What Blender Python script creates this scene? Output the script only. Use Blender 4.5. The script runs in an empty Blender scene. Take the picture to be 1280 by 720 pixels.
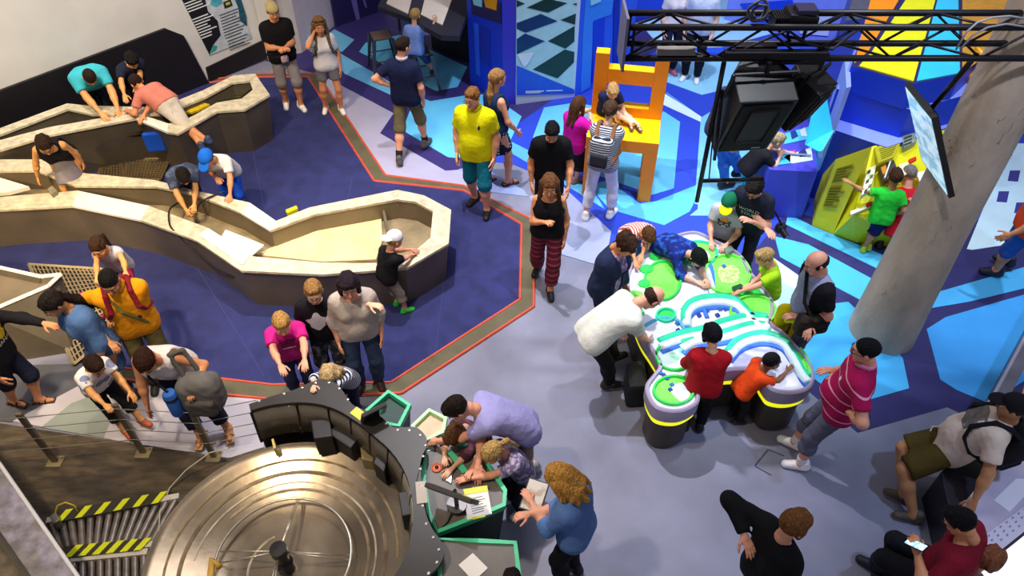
import bpy, bmesh, math, random
import numpy as np
from mathutils import Vector, Matrix

# ------------------------------------------------------------------ camera
CAM_H, PITCH, FPX = 6.2, math.radians(44.5), 940.0
scene = bpy.context.scene
cam_data = bpy.data.cameras.new('camera')
cam_data.sensor_fit = 'HORIZONTAL'
cam_data.sensor_width = 36.0
cam_data.lens = 36.0 * FPX / 1280.0
cam_data.clip_start = 0.05
cam = bpy.data.objects.new('camera', cam_data)
scene.collection.objects.link(cam)
cam.location = (0, 0, CAM_H)
cam.rotation_euler = (math.pi / 2 - PITCH, 0, 0)
scene.camera = cam

# ------------------------------------------------------------------ world, lights, exposure
world = bpy.data.worlds.new('hall_world')
scene.world = world
world.use_nodes = True
bg = world.node_tree.nodes['Background']
bg.inputs[0].default_value = (0.86, 0.86, 1.0, 1)
bg.inputs[1].default_value = 0.24
scene.view_settings.view_transform = 'Standard'
scene.view_settings.look = 'None'
scene.view_settings.gamma = 1.0
scene.view_settings.use_curve_mapping = False
scene.view_settings.exposure = 0.0

def aim(o, tgt):
    d = Vector(tgt) - o.location
    o.rotation_euler = d.to_track_quat('-Z', 'Y').to_euler()

def area_light(name, loc, tgt, size, power, col):
    l = bpy.data.lights.new(name, 'AREA')
    l.shape = 'DISK'
    l.size = size
    l.energy = power
    l.color = col
    o = bpy.data.objects.new(name, l)
    scene.collection.objects.link(o)
    o.location = loc
    aim(o, tgt)
    return o

def spot_light(name, loc, tgt, angle, power, col, blend=0.5, rad=0.12):
    l = bpy.data.lights.new(name, 'SPOT')
    l.spot_size = math.radians(angle)
    l.spot_blend = blend
    l.energy = power
    l.color = col
    l.shadow_soft_size = rad
    o = bpy.data.objects.new(name, l)
    scene.collection.objects.link(o)
    o.location = loc
    aim(o, tgt)
    return o

WARM = (1.0, 0.80, 0.50)
COOL = (0.72, 0.83, 1.0)
NEUT = (1.0, 0.93, 0.86)
area_light('hall_light', (0, 9, 10.5), (0, 8, 0), 5.0, 300, (0.97, 0.95, 1.0))
spot_light('water_spot', (-4.2, 3.2, 9.0), (-6.2, 8.2, 0), 60, 2900, WARM, 0.6, .2)
spot_light('water_spot', (-1.6, 4.2, 9.0), (-3.0, 7.0, 0), 46, 1300, (1, .86, .66), 0.6, .2)
spot_light('wheel_spot', (-3.4, 2.0, 9.0), (-2.2, 4.0, 0), 62, 1500, (1, .84, .62), 0.7, .2)
spot_light('aisle_spot', (-1.2, 7.4, 9.5), (.2, 6.4, 0), 52, 2900, (0.97, .95, 1.0), 0.6, .07)
spot_light('table_spot', (2.6, 5.6, 9.0), (2.2, 6.3, 0.6), 34, 1700, (0.86, .93, 1.0), 0.5, .12)
spot_light('island_spot', (1.5, 8.5, 9.5), (2.5, 10.5, 0), 60, 1900, COOL, 0.6, .2)
spot_light('island_spot', (6.0, 6.5, 9.5), (6.0, 9.5, 0), 66, 1900, COOL, 0.6, .2)
spot_light('gallery_spot', (5.0, 2.2, 8.5), (4.2, 4.6, 0), 60, 900, (0.50, .66, 1.0), 0.7, .2)
spot_light('trough_side_spot', (-6.4, 1.6, 5.0), (-5.9, 6.3, .35), 30, 1700, (1, .74, .36), 0.7, .15)
spot_light('column_fill_spot', (1.2, 2.6, 8.0), (4.4, 5.6, 2.6), 30, 520, (1, .93, .86), 0.7, .15)  # unseen spot added to brighten the column
spot_light('wall_spot', (-5.0, 7.0, 8.5), (-7.5, 11.2, 1.5), 60, 1500, (1.0, .93, .90), 0.7, .2)

# ------------------------------------------------------------------ picture <-> place
CP, SP = math.cos(PITCH), math.sin(PITCH)

def G(u, v, z=0.0):
    """point of the place at height z seen at pixel (u, v) of the 1280x720 photograph"""
    a, b = (u - 640.0) / FPX, (v - 360.0) / FPX
    d = Vector((a, CP - b * SP, -SP - b * CP))
    t = (z - CAM_H) / d.z
    return Vector((d.x * t, d.y * t, z))

def PX(p):
    x, y, z = p[0], p[1], p[2] - CAM_H
    dep = y * CP - z * SP
    return (640 + FPX * x / dep, 360 + FPX * (-(y * SP + z * CP)) / dep)

def GY(u, v, y):
    """point at distance y"""
    a, b = (u - 640.0) / FPX, (v - 360.0) / FPX
    d = Vector((a, CP - b * SP, -SP - b * CP))
    t = y / d.y
    return Vector((d.x * t, y, CAM_H + d.z * t))

# ------------------------------------------------------------------ materials
def lin(c):
    if isinstance(c, str):
        c = c.lstrip('#')
        c = ''.join(x * 2 for x in c) if len(c) == 3 else c
        c = tuple(int(c[i:i + 2], 16) / 255 for i in (0, 2, 4))
    return tuple((x / 12.92 if x <= 0.04045 else ((x + 0.055) / 1.055) ** 2.4) for x in c)

_mats = {}

def mat(col, rough=0.6, metal=0.0, noise=0.08, nscale=9.0, bump=0.0, bscale=60.0, emit=0.0, name=None, spec=0.4,
        col2=None, pattern=None, freq=20.0, axis=1, attr=None, duty=0.5, trans=0.0, detail=4.0, coat=0.0, stretch=None):
    key = (col, rough, metal, noise, nscale, bump, bscale, emit, spec, col2, pattern, freq, axis, attr, duty, trans, detail, coat, stretch)
    if key in _mats:
        return _mats[key]
    m = bpy.data.materials.new(name or 'surface')
    m.use_nodes = True
    nt = m.node_tree
    N, L = nt.nodes, nt.links
    b = N['Principled BSDF']
    b.inputs['Roughness'].default_value = rough
    b.inputs['Metallic'].default_value = metal
    b.inputs['Specular IOR Level'].default_value = spec
    b.inputs['Coat Weight'].default_value = coat
    if trans:
        b.inputs['Transmission Weight'].default_value = trans
    if attr:
        at = N.new('ShaderNodeAttribute')
        at.attribute_name = attr
        vec = at.outputs['Vector']
    else:
        vec = N.new('ShaderNodeTexCoord').outputs['Object']
    nvec = vec
    if stretch:
        mp = N.new('ShaderNodeMapping')
        mp.inputs['Scale'].default_value = stretch
        L.new(vec, mp.inputs['Vector'])
        nvec = mp.outputs['Vector']
    base = lin(col) + (1,)
    src = None

    def rgb(c):
        n = N.new('ShaderNodeRGB')
        n.outputs[0].default_value = lin(c) + (1,)
        return n.outputs[0]

    def mix(f, a, c):
        n = N.new('ShaderNodeMix')
        n.data_type = 'RGBA'
        L.new(f, n.inputs['Factor'])
        L.new(a, n.inputs['A'])
        L.new(c, n.inputs['B'])
        return n.outputs['Result']

    def math_(op, a, v=None, c=None):
        n = N.new('ShaderNodeMath')
        n.operation = op
        L.new(a, n.inputs[0])
        if c is not None:
            L.new(c, n.inputs[1])
        elif v is not None:
            n.inputs[1].default_value = v
        return n.outputs[0]

    if pattern == 'stripe':
        sx = N.new('ShaderNodeSeparateXYZ')
        L.new(vec, sx.inputs[0])
        f = math_('MULTIPLY', sx.outputs[axis], freq)
        f = math_('FRACT', f)
        f = math_('GREATER_THAN', f, duty)
        src = mix(f, rgb(col), rgb(col2))
    elif pattern == 'check':
        sx = N.new('ShaderNodeTexChecker')
        L.new(vec, sx.inputs['Vector'])
        sx.inputs['Scale'].default_value = freq
        sx.inputs['Color1'].default_value = base
        sx.inputs['Color2'].default_value = lin(col2) + (1,)
        src = sx.outputs['Color']
    elif pattern == 'dots':
        vo = N.new('ShaderNodeTexVoronoi')
        L.new(vec, vo.inputs['Vector'])
        vo.inputs['Scale'].default_value = freq
        vo.inputs['Randomness'].default_value = 0.0 if duty < 0.5 else 1.0
        f = math_('LESS_THAN', vo.outputs['Distance'], duty if duty < 0.5 else duty - 0.5)
        src = mix(f, rgb(col), rgb(col2))
    elif pattern == 'blotch':
        no = N.new('ShaderNodeTexNoise')
        L.new(nvec, no.inputs['Vector'])
        no.inputs['Scale'].default_value = freq
        no.inputs['Detail'].default_value = detail
        rp = N.new('ShaderNodeMapRange')
        L.new(no.outputs['Fac'], rp.inputs[0])
        rp.inputs[1].default_value = duty - 0.06
        rp.inputs[2].default_value = duty + 0.06
        src = mix(rp.outputs[0], rgb(col), rgb(col2))
    if noise:
        no = N.new('ShaderNodeTexNoise')
        L.new(nvec, no.inputs['Vector'])
        no.inputs['Scale'].default_value = nscale
        no.inputs['Detail'].default_value = 5
        rp = N.new('ShaderNodeMapRange')
        L.new(no.outputs['Fac'], rp.inputs[0])
        rp.inputs[1].default_value, rp.inputs[2].default_value = 0.3, 0.7
        rp.inputs[3].default_value, rp.inputs[4].default_value = 1 - noise * 1.5, 1 + noise
        mu = N.new('ShaderNodeVectorMath')
        mu.operation = 'SCALE'
        L.new(src if src else rgb(col), mu.inputs[0])
        L.new(rp.outputs[0], mu.inputs['Scale'])
        src = mu.outputs[0]
    if src:
        L.new(src, b.inputs['Base Color'])
    else:
        b.inputs['Base Color'].default_value = base
    if emit:
        if src:
            L.new(src, b.inputs['Emission Color'])
        else:
            b.inputs['Emission Color'].default_value = base
        b.inputs['Emission Strength'].default_value = emit
    if bump:
        no = N.new('ShaderNodeTexNoise')
        L.new(nvec, no.inputs['Vector'])
        no.inputs['Scale'].default_value = bscale
        no.inputs['Detail'].default_value = 3
        bp = N.new('ShaderNodeBump')
        bp.inputs['Strength'].default_value = bump
        bp.inputs['Distance'].default_value = 0.02
        L.new(no.outputs['Fac'], bp.inputs['Height'])
        L.new(bp.outputs[0], b.inputs['Normal'])
    _mats[key] = m
    return m

# ------------------------------------------------------------------ objects
COL = scene.collection

def link(name, me, material=None, parent=None):
    o = bpy.data.objects.new(name, me)
    COL.objects.link(o)
    if material is not None:
        for m in (material if isinstance(material, (list, tuple)) else [material]):
            me.materials.append(m)
    if parent is not None:
        o.parent = parent
    return o

def tag(o, label=None, cat=None, group=None, kind=None):
    if label:
        o['label'] = label
    if cat:
        o['category'] = cat
    if group:
        o['group'] = group
    if kind:
        o['kind'] = kind
    return o

def thing(name, label, cat, loc=(0, 0, 0), rz=0.0, group=None):
    o = bpy.data.objects.new(name, None)
    o.empty_display_size = 0.2
    COL.objects.link(o)
    o.location = loc
    o.rotation_euler = (0, 0, rz)
    return tag(o, label, cat, group)

def copy_tree(o, parent=None):
    c = o.copy()
    COL.objects.link(c)
    c.parent = parent
    for ch in list(o.children):
        copy_tree(ch, c)
    return c

class MB:
    """collects shapes into ONE mesh"""
    def __init__(self):
        self.v, self.f, self.m = [], [], []

    def add(self, vs, fs, m=0):
        n = len(self.v)
        self.v += [tuple(v) for v in vs]
        self.f += [tuple(i + n for i in f) for f in fs]
        self.m += [m] * len(fs)
        return self

    def box(self, c, s, M=None, m=0):
        """centre, full size"""
        x, y, z = s[0] / 2, s[1] / 2, s[2] / 2
        vs = [Vector((sx * x, sy * y, sz * z)) for sz in (-1, 1) for sy in (-1, 1) for sx in (-1, 1)]
        if M is not None:
            vs = [M @ v for v in vs]
        vs = [v + Vector(c) for v in vs]
        return self.add(vs, [(0, 2, 3, 1), (4, 5, 7, 6), (0, 1, 5, 4), (2, 6, 7, 3), (0, 4, 6, 2), (1, 3, 7, 5)], m)

    def prism(self, top, bot, m=0, mside=None, mbot=None):
        """loft between two polygons with the same number of points"""
        n = len(top)
        a = sum((top[i][0] * top[(i + 1) % n][1] - top[(i + 1) % n][0] * top[i][1]) for i in range(n))
        if a < 0:
            top, bot = top[::-1], bot[::-1]
        self.add(list(top) + list(bot), [tuple(range(n))], m)
        k = len(self.v) - 2 * n
        for i in range(n):
            j = (i + 1) % n
            self.f.append((k + i, k + n + i, k + n + j, k + j))
            self.m.append(m if mside is None else mside)
        self.f.append(tuple(k + n + i for i in range(n))[::-1])
        self.m.append(m if mbot is None else mbot)
        return self

    def slab(self, poly, z0, z1, m=0, mside=None):
        return self.prism([(p[0], p[1], z1) for p in poly], [(p[0], p[1], z0) for p in poly], m, mside)

    def tube(self, pts, r, n=8, m=0, caps=True, r2=None, closed=False):
        pts = [Vector(p) for p in pts]
        k = len(pts)
        base = len(self.v)
        up = None
        for i, p in enumerate(pts):
            if closed:
                d = pts[(i + 1) % k] - pts[i - 1]
            else:
                d = pts[min(i + 1, k - 1)] - pts[max(i - 1, 0)]
            d = d.normalized() if d.length > 1e-9 else Vector((0, 0, 1))
            if up is None:
                up = Vector((0, 0, 1)) if abs(d.z) < .9 else Vector((1, 0, 0))
            a = d.cross(up)
            if a.length < 1e-6:
                a = d.orthogonal()
            a.normalize()
            b = a.cross(d).normalized()
            up = b
            rr = r if r2 is None else r + (r2 - r) * i / max(1, k - 1)
            for j in range(n):
                t = 2 * math.pi * j / n
                self.v.append(tuple(p + a * (rr * math.cos(t)) + b * (rr * math.sin(t))))
        for i in range(k if closed else k - 1):
            i2 = (i + 1) % k
            for j in range(n):
                j2 = (j + 1) % n
                self.f.append((base + i * n + j, base + i * n + j2, base + i2 * n + j2, base + i2 * n + j))
                self.m.append(m)
        if caps and not closed:
            self.f.append(tuple(base + j for j in range(n))[::-1])
            self.f.append(tuple(base + (k - 1) * n + j for j in range(n)))
            self.m += [m, m]
        return self

    def lathe(self, prof, n=48, c=(0, 0, 0), m=0, a0=0.0, a1=2 * math.pi):
        full = abs(a1 - a0 - 2 * math.pi) < 1e-6
        base = len(self.v)
        cols = n if full else n + 1
        for i in range(cols):
            t = a0 + (a1 - a0) * i / n
            for (r, z) in prof:
                self.v.append((c[0] + r * math.cos(t), c[1] + r * math.sin(t), c[2] + z))
        k = len(prof)
        for i in range(n):
            i2 = (i + 1) % cols
            for j in range(k - 1):
                self.f.append((base + i * k + j, base + i2 * k + j, base + i2 * k + j + 1, base + i * k + j + 1))
                self.m.append(m)
        return self

    def build(self, name, material, parent=None, smooth=False, bevel=0.0, auto=None):
        me = bpy.data.meshes.new(name)
        me.from_pydata(self.v, [], self.f)
        me.validate()
        mi = self.m
        if len(me.polygons) == len(mi):
            me.polygons.foreach_set('material_index', mi)
        bm = bmesh.new()
        bm.from_mesh(me)
        bmesh.ops.recalc_face_normals(bm, faces=bm.faces)
        if bevel:
            es = [e for e in bm.edges if len(e.link_faces) == 2 and e.calc_face_angle(0) > 0.5]
            bmesh.ops.bevel(bm, geom=es, offset=bevel, segments=2, profile=0.6, affect='EDGES')
        bm.to_mesh(me)
        bm.free()
        if smooth:
            me.polygons.foreach_set('use_smooth', [True] * len(me.polygons))
            if auto:
                me.set_sharp_from_angle(angle=math.radians(auto))
        o = link(name, me, material, parent)
        return o

# ------------------------------------------------------------------ figures: signed distance shapes -> one smooth skin
def V3(*a):
    return np.array(a, float)

def cap(a, b, ra, rb=None, planes=None):
    return ('c', np.asarray(a, float), np.asarray(b, float), ra, ra if rb is None else rb, planes)

def ell(c, r, R=None, planes=None):
    return ('e', np.asarray(c, float), np.asarray(r, float), R, None, planes)

def rbox(c, h, rr, R=None, planes=None):
    return ('b', np.asarray(c, float), np.asarray(h, float), R, rr, planes)

def sdf(p, P):
    if p[0] == 'c':
        _, a, b, ra, rb, pl = p
        ba = b - a
        pa = P - a
        h = np.clip((pa @ ba) / max(ba @ ba, 1e-12), 0, 1)
        q = pa - h[..., None] * ba
        d = np.sqrt((q * q).sum(-1)) - (ra + (rb - ra) * h)
    elif p[0] == 'e':
        _, c, r, R, _, pl = p
        q = P - c
        if R is not None:
            q = q @ R
        k0 = np.sqrt(((q / r) ** 2).sum(-1))
        k1 = np.sqrt(((q / (r * r)) ** 2).sum(-1)) + 1e-9
        d = k0 * (k0 - 1) / k1
        d = np.where(k0 < 1e-3, -r.min(), d)
    else:
        _, c, h, R, rr, pl = p
        q = P - c
        if R is not None:
            q = q @ R
        q = np.abs(q) - (h - rr)
        d = np.sqrt((np.maximum(q, 0) ** 2).sum(-1)) + np.minimum(q.max(-1), 0) - rr
    if pl:
        for (pt, n) in pl:
            d = np.maximum(d, (P - pt) @ n)
    return d

def prim_box(p):
    if p[0] == 'c':
        r = max(p[3], p[4])
        return np.minimum(p[1], p[2]) - r, np.maximum(p[1], p[2]) + r
    ext = p[2] if p[3] is None else np.abs(p[3]) @ p[2]
    return p[1] - ext, p[1] + ext

def smin(a, b, k):
    if k <= 0:
        return np.minimum(a, b)
    h = np.maximum(k - np.abs(a - b), 0) / k
    return np.minimum(a, b) - h * h * k * 0.25

_E = [(0, 1), (2, 3), (4, 5), (6, 7), (0, 2), (1, 3), (4, 6), (5, 7), (0, 4), (1, 5), (2, 6), (3, 7)]
_C = np.array([(i & 1, (i >> 1) & 1, (i >> 2) & 1) for i in range(8)])

def polygonise(prims, vox, k=0.03, subs=(), planes=(), wob=None):
    """prims joined smoothly, subs cut away -> (verts, quads)"""
    los, his = zip(*[prim_box(p) for p in prims])
    pad = k * .5 + 2 * vox
    lo, hi = np.min(los, 0) - pad, np.max(his, 0) + pad
    n = np.maximum(np.ceil((hi - lo) / vox).astype(int) + 1, 3)
    F = np.full(tuple(n), 5.0, np.float32)
    ax = [lo[i] + vox * np.arange(n[i]) for i in range(3)]

    def sub(p, ex):
        a, b = prim_box(p)
        i0 = np.clip(np.floor((a - ex - lo) / vox).astype(int), 0, n)
        i1 = np.clip(np.ceil((b + ex - lo) / vox).astype(int) + 1, 0, n)
        if (i1 <= i0).any():
            return None, None
        sl = tuple(slice(i0[i], i1[i]) for i in range(3))
        P = np.stack(np.meshgrid(ax[0][sl[0]], ax[1][sl[1]], ax[2][sl[2]], indexing='ij'), -1)
        return sl, P
    for p in prims:
        sl, P = sub(p, k + 2 * vox)
        if sl is None:
            continue
        F[sl] = smin(F[sl], sdf(p, P), k)
    for p in subs:
        sl, P = sub(p, 2 * vox)
        if sl is None:
            continue
        F[sl] = np.maximum(F[sl], -sdf(p, P))
    if planes or wob:
        P = np.stack(np.meshgrid(*ax, indexing='ij'), -1)
        if wob:
            F = F + wob(P)
        for (pt, nn) in planes:
            F = np.maximum(F, (P - pt) @ nn)
    F[0], F[-1], F[:, 0], F[:, -1], F[:, :, 0], F[:, :, -1] = 5, 5, 5, 5, 5, 5
    s = F < 0
    cnt = np.zeros(tuple(n - 1), np.int8)
    for (i, j, l) in _C:
        cnt += s[i:n[0] - 1 + i, j:n[1] - 1 + j, l:n[2] - 1 + l]
    cells = np.argwhere((cnt > 0) & (cnt < 8))
    if len(cells) == 0:
        return np.zeros((0, 3)), np.zeros((0, 4), int)
    val = np.stack([F[cells[:, 0] + c[0], cells[:, 1] + c[1], cells[:, 2] + c[2]] for c in _C], 1)
    acc = np.zeros((len(cells), 3))
    num = np.zeros(len(cells))
    for a, b in _E:
        va, vb = val[:, a], val[:, b]
        m = (va < 0) != (vb < 0)
        t = np.where(m, va / np.where(m, va - vb, 1), 0)
        acc += m[:, None] * (_C[a] + t[:, None] * (_C[b] - _C[a]))
        num += m
    verts = lo + vox * (cells + acc / num[:, None])
    idx = np.full(tuple(n - 1), -1, np.int64)
    idx[tuple(cells.T)] = np.arange(len(cells))
    quads = []
    for axn in range(3):
        sh = [slice(None)] * 3
        sh2 = [slice(None)] * 3
        sh[axn], sh2[axn] = slice(0, -1), slice(1, None)
        x = s[tuple(sh)] != s[tuple(sh2)]
        e = np.argwhere(x)
        b, c = [(1, 2), (2, 0), (0, 1)][axn]
        ins = s[tuple(e.T)]
        db, dc = np.zeros(3, int), np.zeros(3, int)
        db[b], dc[c] = 1, 1
        q = np.stack([idx[tuple((e - db - dc).T)], idx[tuple((e - dc).T)], idx[tuple(e.T)], idx[tuple((e - db).T)]], 1)
        q[~ins] = q[~ins][:, ::-1]
        quads.append(q)
    return verts, np.concatenate(quads)

def np_mesh(name, verts, quads, mats, midx=None, parent=None, pc=None):
    me = bpy.data.meshes.new(name)
    nv, nf = len(verts), len(quads)
    me.vertices.add(nv)
    me.vertices.foreach_set('co', np.asarray(verts, np.float32).ravel())
    me.loops.add(nf * 4)
    me.loops.foreach_set('vertex_index', np.asarray(quads, np.int32).ravel())
    me.polygons.add(nf)
    me.polygons.foreach_set('loop_start', np.arange(0, nf * 4, 4, dtype=np.int32))
    me.polygons.foreach_set('use_smooth', np.ones(nf, bool))
    if midx is not None:
        me.polygons.foreach_set('material_index', np.asarray(midx, np.int32))
    if pc is not None:
        at = me.attributes.new('pc', 'FLOAT_VECTOR', 'POINT')
        at.data.foreach_set('vector', np.asarray(pc, np.float32).ravel())
    me.update(calc_edges=True)
    return link(name, me, mats, parent)

def unit(v):
    v = np.asarray(v, float)
    return v / max(np.linalg.norm(v), 1e-9)

def rotx(a):
    c, s = math.cos(a), math.sin(a)
    return np.array([[1, 0, 0], [0, c, -s], [0, s, c]])

def roty(a):
    c, s = math.cos(a), math.sin(a)
    return np.array([[c, 0, s], [0, 1, 0], [-s, 0, c]])

def rotz(a):
    c, s = math.cos(a), math.sin(a)
    return np.array([[c, -s, 0], [s, c, 0], [0, 0, 1]])

# --- shared pieces in their own frames, made once
_cache = {}

def hand_mesh(curl):
    key = ('hand', curl)
    if key in _cache:
        return _cache[key]
    pr = [cap((-.020, .0, 0), (-.026, .075, 0), .014, .0125), cap((-.007, .0, 0), (-.009, .082, 0), .015, .0125),
          cap((.007, .0, 0), (.010, .079, 0), .015, .0125), cap((.018, .0, 0), (.027, .070, 0), .013, .0115),
          cap((0, -.03, 0), (0, .02, 0), .024, .022)]
    for x, y, L, sp in ((-.0275, .078, .070, -.10), (-.009, .085, .078, -.03), (.0105, .082, .072, .04), (.0285, .072, .056, .12)):
        p = V3(x, y, 0)
        ang = 0.0
        for i, (fr, r) in enumerate(((.46, .0092), (.31, .0085), (.23, .0078))):
            ang += curl * (0.75 if i == 0 else 1.0)
            d = V3(math.sin(sp) * math.cos(ang), math.cos(ang), -math.sin(ang))
            q = p + d * L * fr
            pr.append(cap(p, q, r, r * .93))
            p = q
    p = V3(-.022, .012, -.004)
    for L, dx, r in ((.042, (-.72, .62, -.25), .0135), (.034, (-.45, .85, -.25 - curl * .4), .0105), (.024, (-.2, .93, -.3 - curl * .6), .0092)):
        q = p + unit(dx) * L
        pr.append(cap(p, q, r, r * .92))
        p = q
    _cache[key] = polygonise(pr, .0066, .006)
    return _cache[key]

def head_mesh(kind):
    key = ('head', kind)
    if key in _cache:
        return _cache[key]
    ch = kind == 'c'
    jw = .050 if kind == 'f' else (.052 if ch else .058)
    jz = -.042 if ch else -.052
    cz = -.082 if ch else (-.094 if kind == 'f' else -.099)
    pr = [ell((0, -.012, .026), (.076 + .003 * ch, .096, .088 + .003 * ch)), ell((0, .030, jz), (jw, .060, .064)),
          cap((-.018, .066, cz), (.018, .066, cz), .019), ell((.034, .060, -.03), (.028, .028, .028)),
          ell((-.034, .060, -.03), (.028, .028, .028)), cap((-.034, .078, .026), (.034, .078, .026), .0115),
          cap((0, -.012, -.05), (0, -.036, -.15), .052 if kind == 'm' else .043)]
    sub = [ell((.031, .103, .004), (.017, .022, .013)), ell((-.031, .103, .004), (.017, .022, .013))]
    v, q = polygonise(pr, .0095, .022, sub)
    v2, q2 = polygonise([cap((0, .088, .012), (0, .108 - .006 * ch, -.022), .0085, .0125),
                         cap((-.011, .094, -.027), (.011, .094, -.027), .0095),
                         ell((.078, -.008, -.008), (.011, .021, .031), rotz(.35)), ell((-.078, -.008, -.008), (.011, .021, .031), rotz(-.35))], .0062, .012)
    v3, q3 = polygonise([cap((-.021, .087, -.060), (0, .0935, -.058), .006, .0075), cap((.021, .087, -.060), (0, .0935, -.058), .006, .0075),
                         cap((-.015, .088, -.067), (.015, .088, -.067), .007)], .005, .006)
    ev, eq = polygonise([ell((.031, .0795, .004), (.013, .0135, .0115)), ell((-.031, .0795, .004), (.013, .0135, .0115))], .005, 0)
    iv, iq = polygonise([ell((.031, .090, .003), (.0065, .0055, .0065)), ell((-.031, .090, .003), (.0065, .0055, .0065))], .0032, 0)
    vs, qs, ms, off = [], [], [], 0
    for (a, b, m) in ((v, q, 0), (v2, q2, 0), (v3, q3, 1), (ev, eq, 2), (iv, iq, 3)):
        vs.append(a)
        qs.append(b + off)
        ms += [m] * len(b)
        off += len(a)
    _cache[key] = (np.concatenate(vs), np.concatenate(qs), np.array(ms))
    return _cache[key]

def hair_mesh(style):
    key = ('hair', style)
    if key in _cache:
        return _cache[key]
    fr = [(V3(0, .085, .066), unit((0, .78, -.62)))]
    low = [(V3(0, 0, -.066), V3(0, 0, -1))]
    base = lambda t=0.0: ell((0, -.016, .034), (.084 + t, .104 + t, .091 + t), None, fr + low)
    brow = [cap((-.048, .086, .030), (-.018, .092, .030), .0048), cap((.048, .086, .030), (.018, .092, .030), .0048)]
    amp, k, vox = .0035, .02, .0112
    pr = []
    if style == 'buzz':
        pr, amp = [base(-.003)], .001
    elif style == 'short':
        pr = [base(.002), ell((0, .035, .092), (.062, .050, .032), None, [(V3(0, .08, .05), unit((0, .95, -.3)))])]
    elif style == 'messy':
        pr, amp = [base(.009), ell((.015, .04, .095), (.060, .050, .036)), ell((0, -.06, .06), (.07, .06, .06))], .006
    elif style == 'fringe':
        pr = [base(.005), ell((0, .036, .074), (.074, .054, .040), None, [(V3(0, 0, .050), V3(0, 0, -1))]),
              cap((.078, .0, .02), (.076, -.005, -.045), .020), cap((-.078, .0, .02), (-.076, -.005, -.045), .020)]
    elif style == 'balding':
        pr, amp = [ell((0, -.018, .0), (.084, .104, .075), None, [(V3(0, .035, 0), V3(0, 1, 0)), (V3(0, 0, -.06), V3(0, 0, -1)), (V3(0, 0, .055), unit((0, .75, .66)))])], .002
    elif style == 'bob':
        pr, amp = [base(.010), cap((.078, -.0, .03), (.080, .01, -.10), .030, .026), cap((-.078, .0, .03), (-.080, .01, -.10), .030, .026),
                   cap((0, -.08, .0), (0, -.075, -.10), .052, .046), ell((.02, .05, .082), (.06, .042, .034))], .005
    elif style == 'long':
        pr, amp = [base(.008), cap((.080, -.02, .03), (.098, .015, -.20), .028, .022), cap((-.080, -.02, .03), (-.098, .015, -.20), .028, .022),
                   cap((.03, -.085, .0), (.04, -.105, -.27), .052, .034), cap((-.03, -.085, .0), (-.04, -.105, -.27), .052, .034)], .006
    elif style == 'wavy':
        pr = [base(.010), cap((.080, -.02, .03), (.098, .0, -.10), .032, .030), cap((-.080, -.02, .03), (-.098, .0, -.10), .032, .030),
                   cap((.098, .0, -.10), (.088, .01, -.19), .028, .012), cap((-.098, .0, -.10), (-.088, .01, -.19), .028, .012)]
        for i in range(7):
            x = -.078 + i * .026
            pr += [cap((x * .8, -.092 + abs(x) * .3, .02), (x * 1.15, -.105 + abs(x) * .4, -.12), .034, .030), cap((x * 1.15, -.105 + abs(x) * .4, -.12), (x * 1.3 + .012 * (-1) ** i, -.10 + abs(x) * .3, -.235 + abs(x) * .4), .028, .011)]
        amp = .007
    elif style == 'tail':
        pr, amp = [base(.003), cap((0, -.112, .01), (0, -.150, -.03), .020, .026), cap((0, -.150, -.03), (0.01, -.135, -.25), .030, .014)], .004
    elif style == 'lowtail':
        pr, amp = [base(.006), cap((0, -.10, -.05), (.02, -.115, -.18), .036, .044), cap((.02, -.115, -.18), (.045, -.105, -.36), .050, .030)], .006
    elif style == 'bun':
        pr, amp = [base(.010), ell((0, -.085, .085), (.055, .050, .048)), ell((.03, .045, .075), (.05, .045, .04))], .011
    elif style == 'curly':
        pr, amp = [base(.022), ell((0, .02, .09), (.075, .07, .05))], .014
    elif style == 'updo':
        pr, amp = [base(.004), ell((0, -.10, -.005), (.040, .034, .044))], .004
    ws = 70 if style in ('wavy', 'curly', 'bun') else 95

    def wob(P):
        x, y, z = P[..., 0], P[..., 1], P[..., 2]
        return amp * (np.sin(ws * x + 22 * z + 9 * y) * .6 + np.sin(ws * 1.4 * y + 31 * x + 3) * np.cos(26 * z + 40 * x) * .6)
    v, q = polygonise(pr, vox, k, (), (), wob)
    b, bq = polygonise(brow, .0048, .004)
    _cache[key] = (np.concatenate([v, b]), np.concatenate([q, bq + len(v)]))
    return _cache[key]

def cap_mesh(style):
    key = ('hat', style)
    if key in _cache:
        return _cache[key]
    dome = ell((0, -.012, .040), (.090, .110, .098), None, [(V3(0, 0, .034), unit((0, .12, -1)))])
    s = -1 if style == 'back' else 1
    brim = ell((0, s * .112 - .004, .040), (.074, .078, .016), rotx(-.16 * s))
    v, q = polygonise([dome], .0085, 0)
    b, bq = polygonise([brim, ], .0062, 0)
    _cache[key] = (v, q, b, bq)
    return _cache[key]

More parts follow.
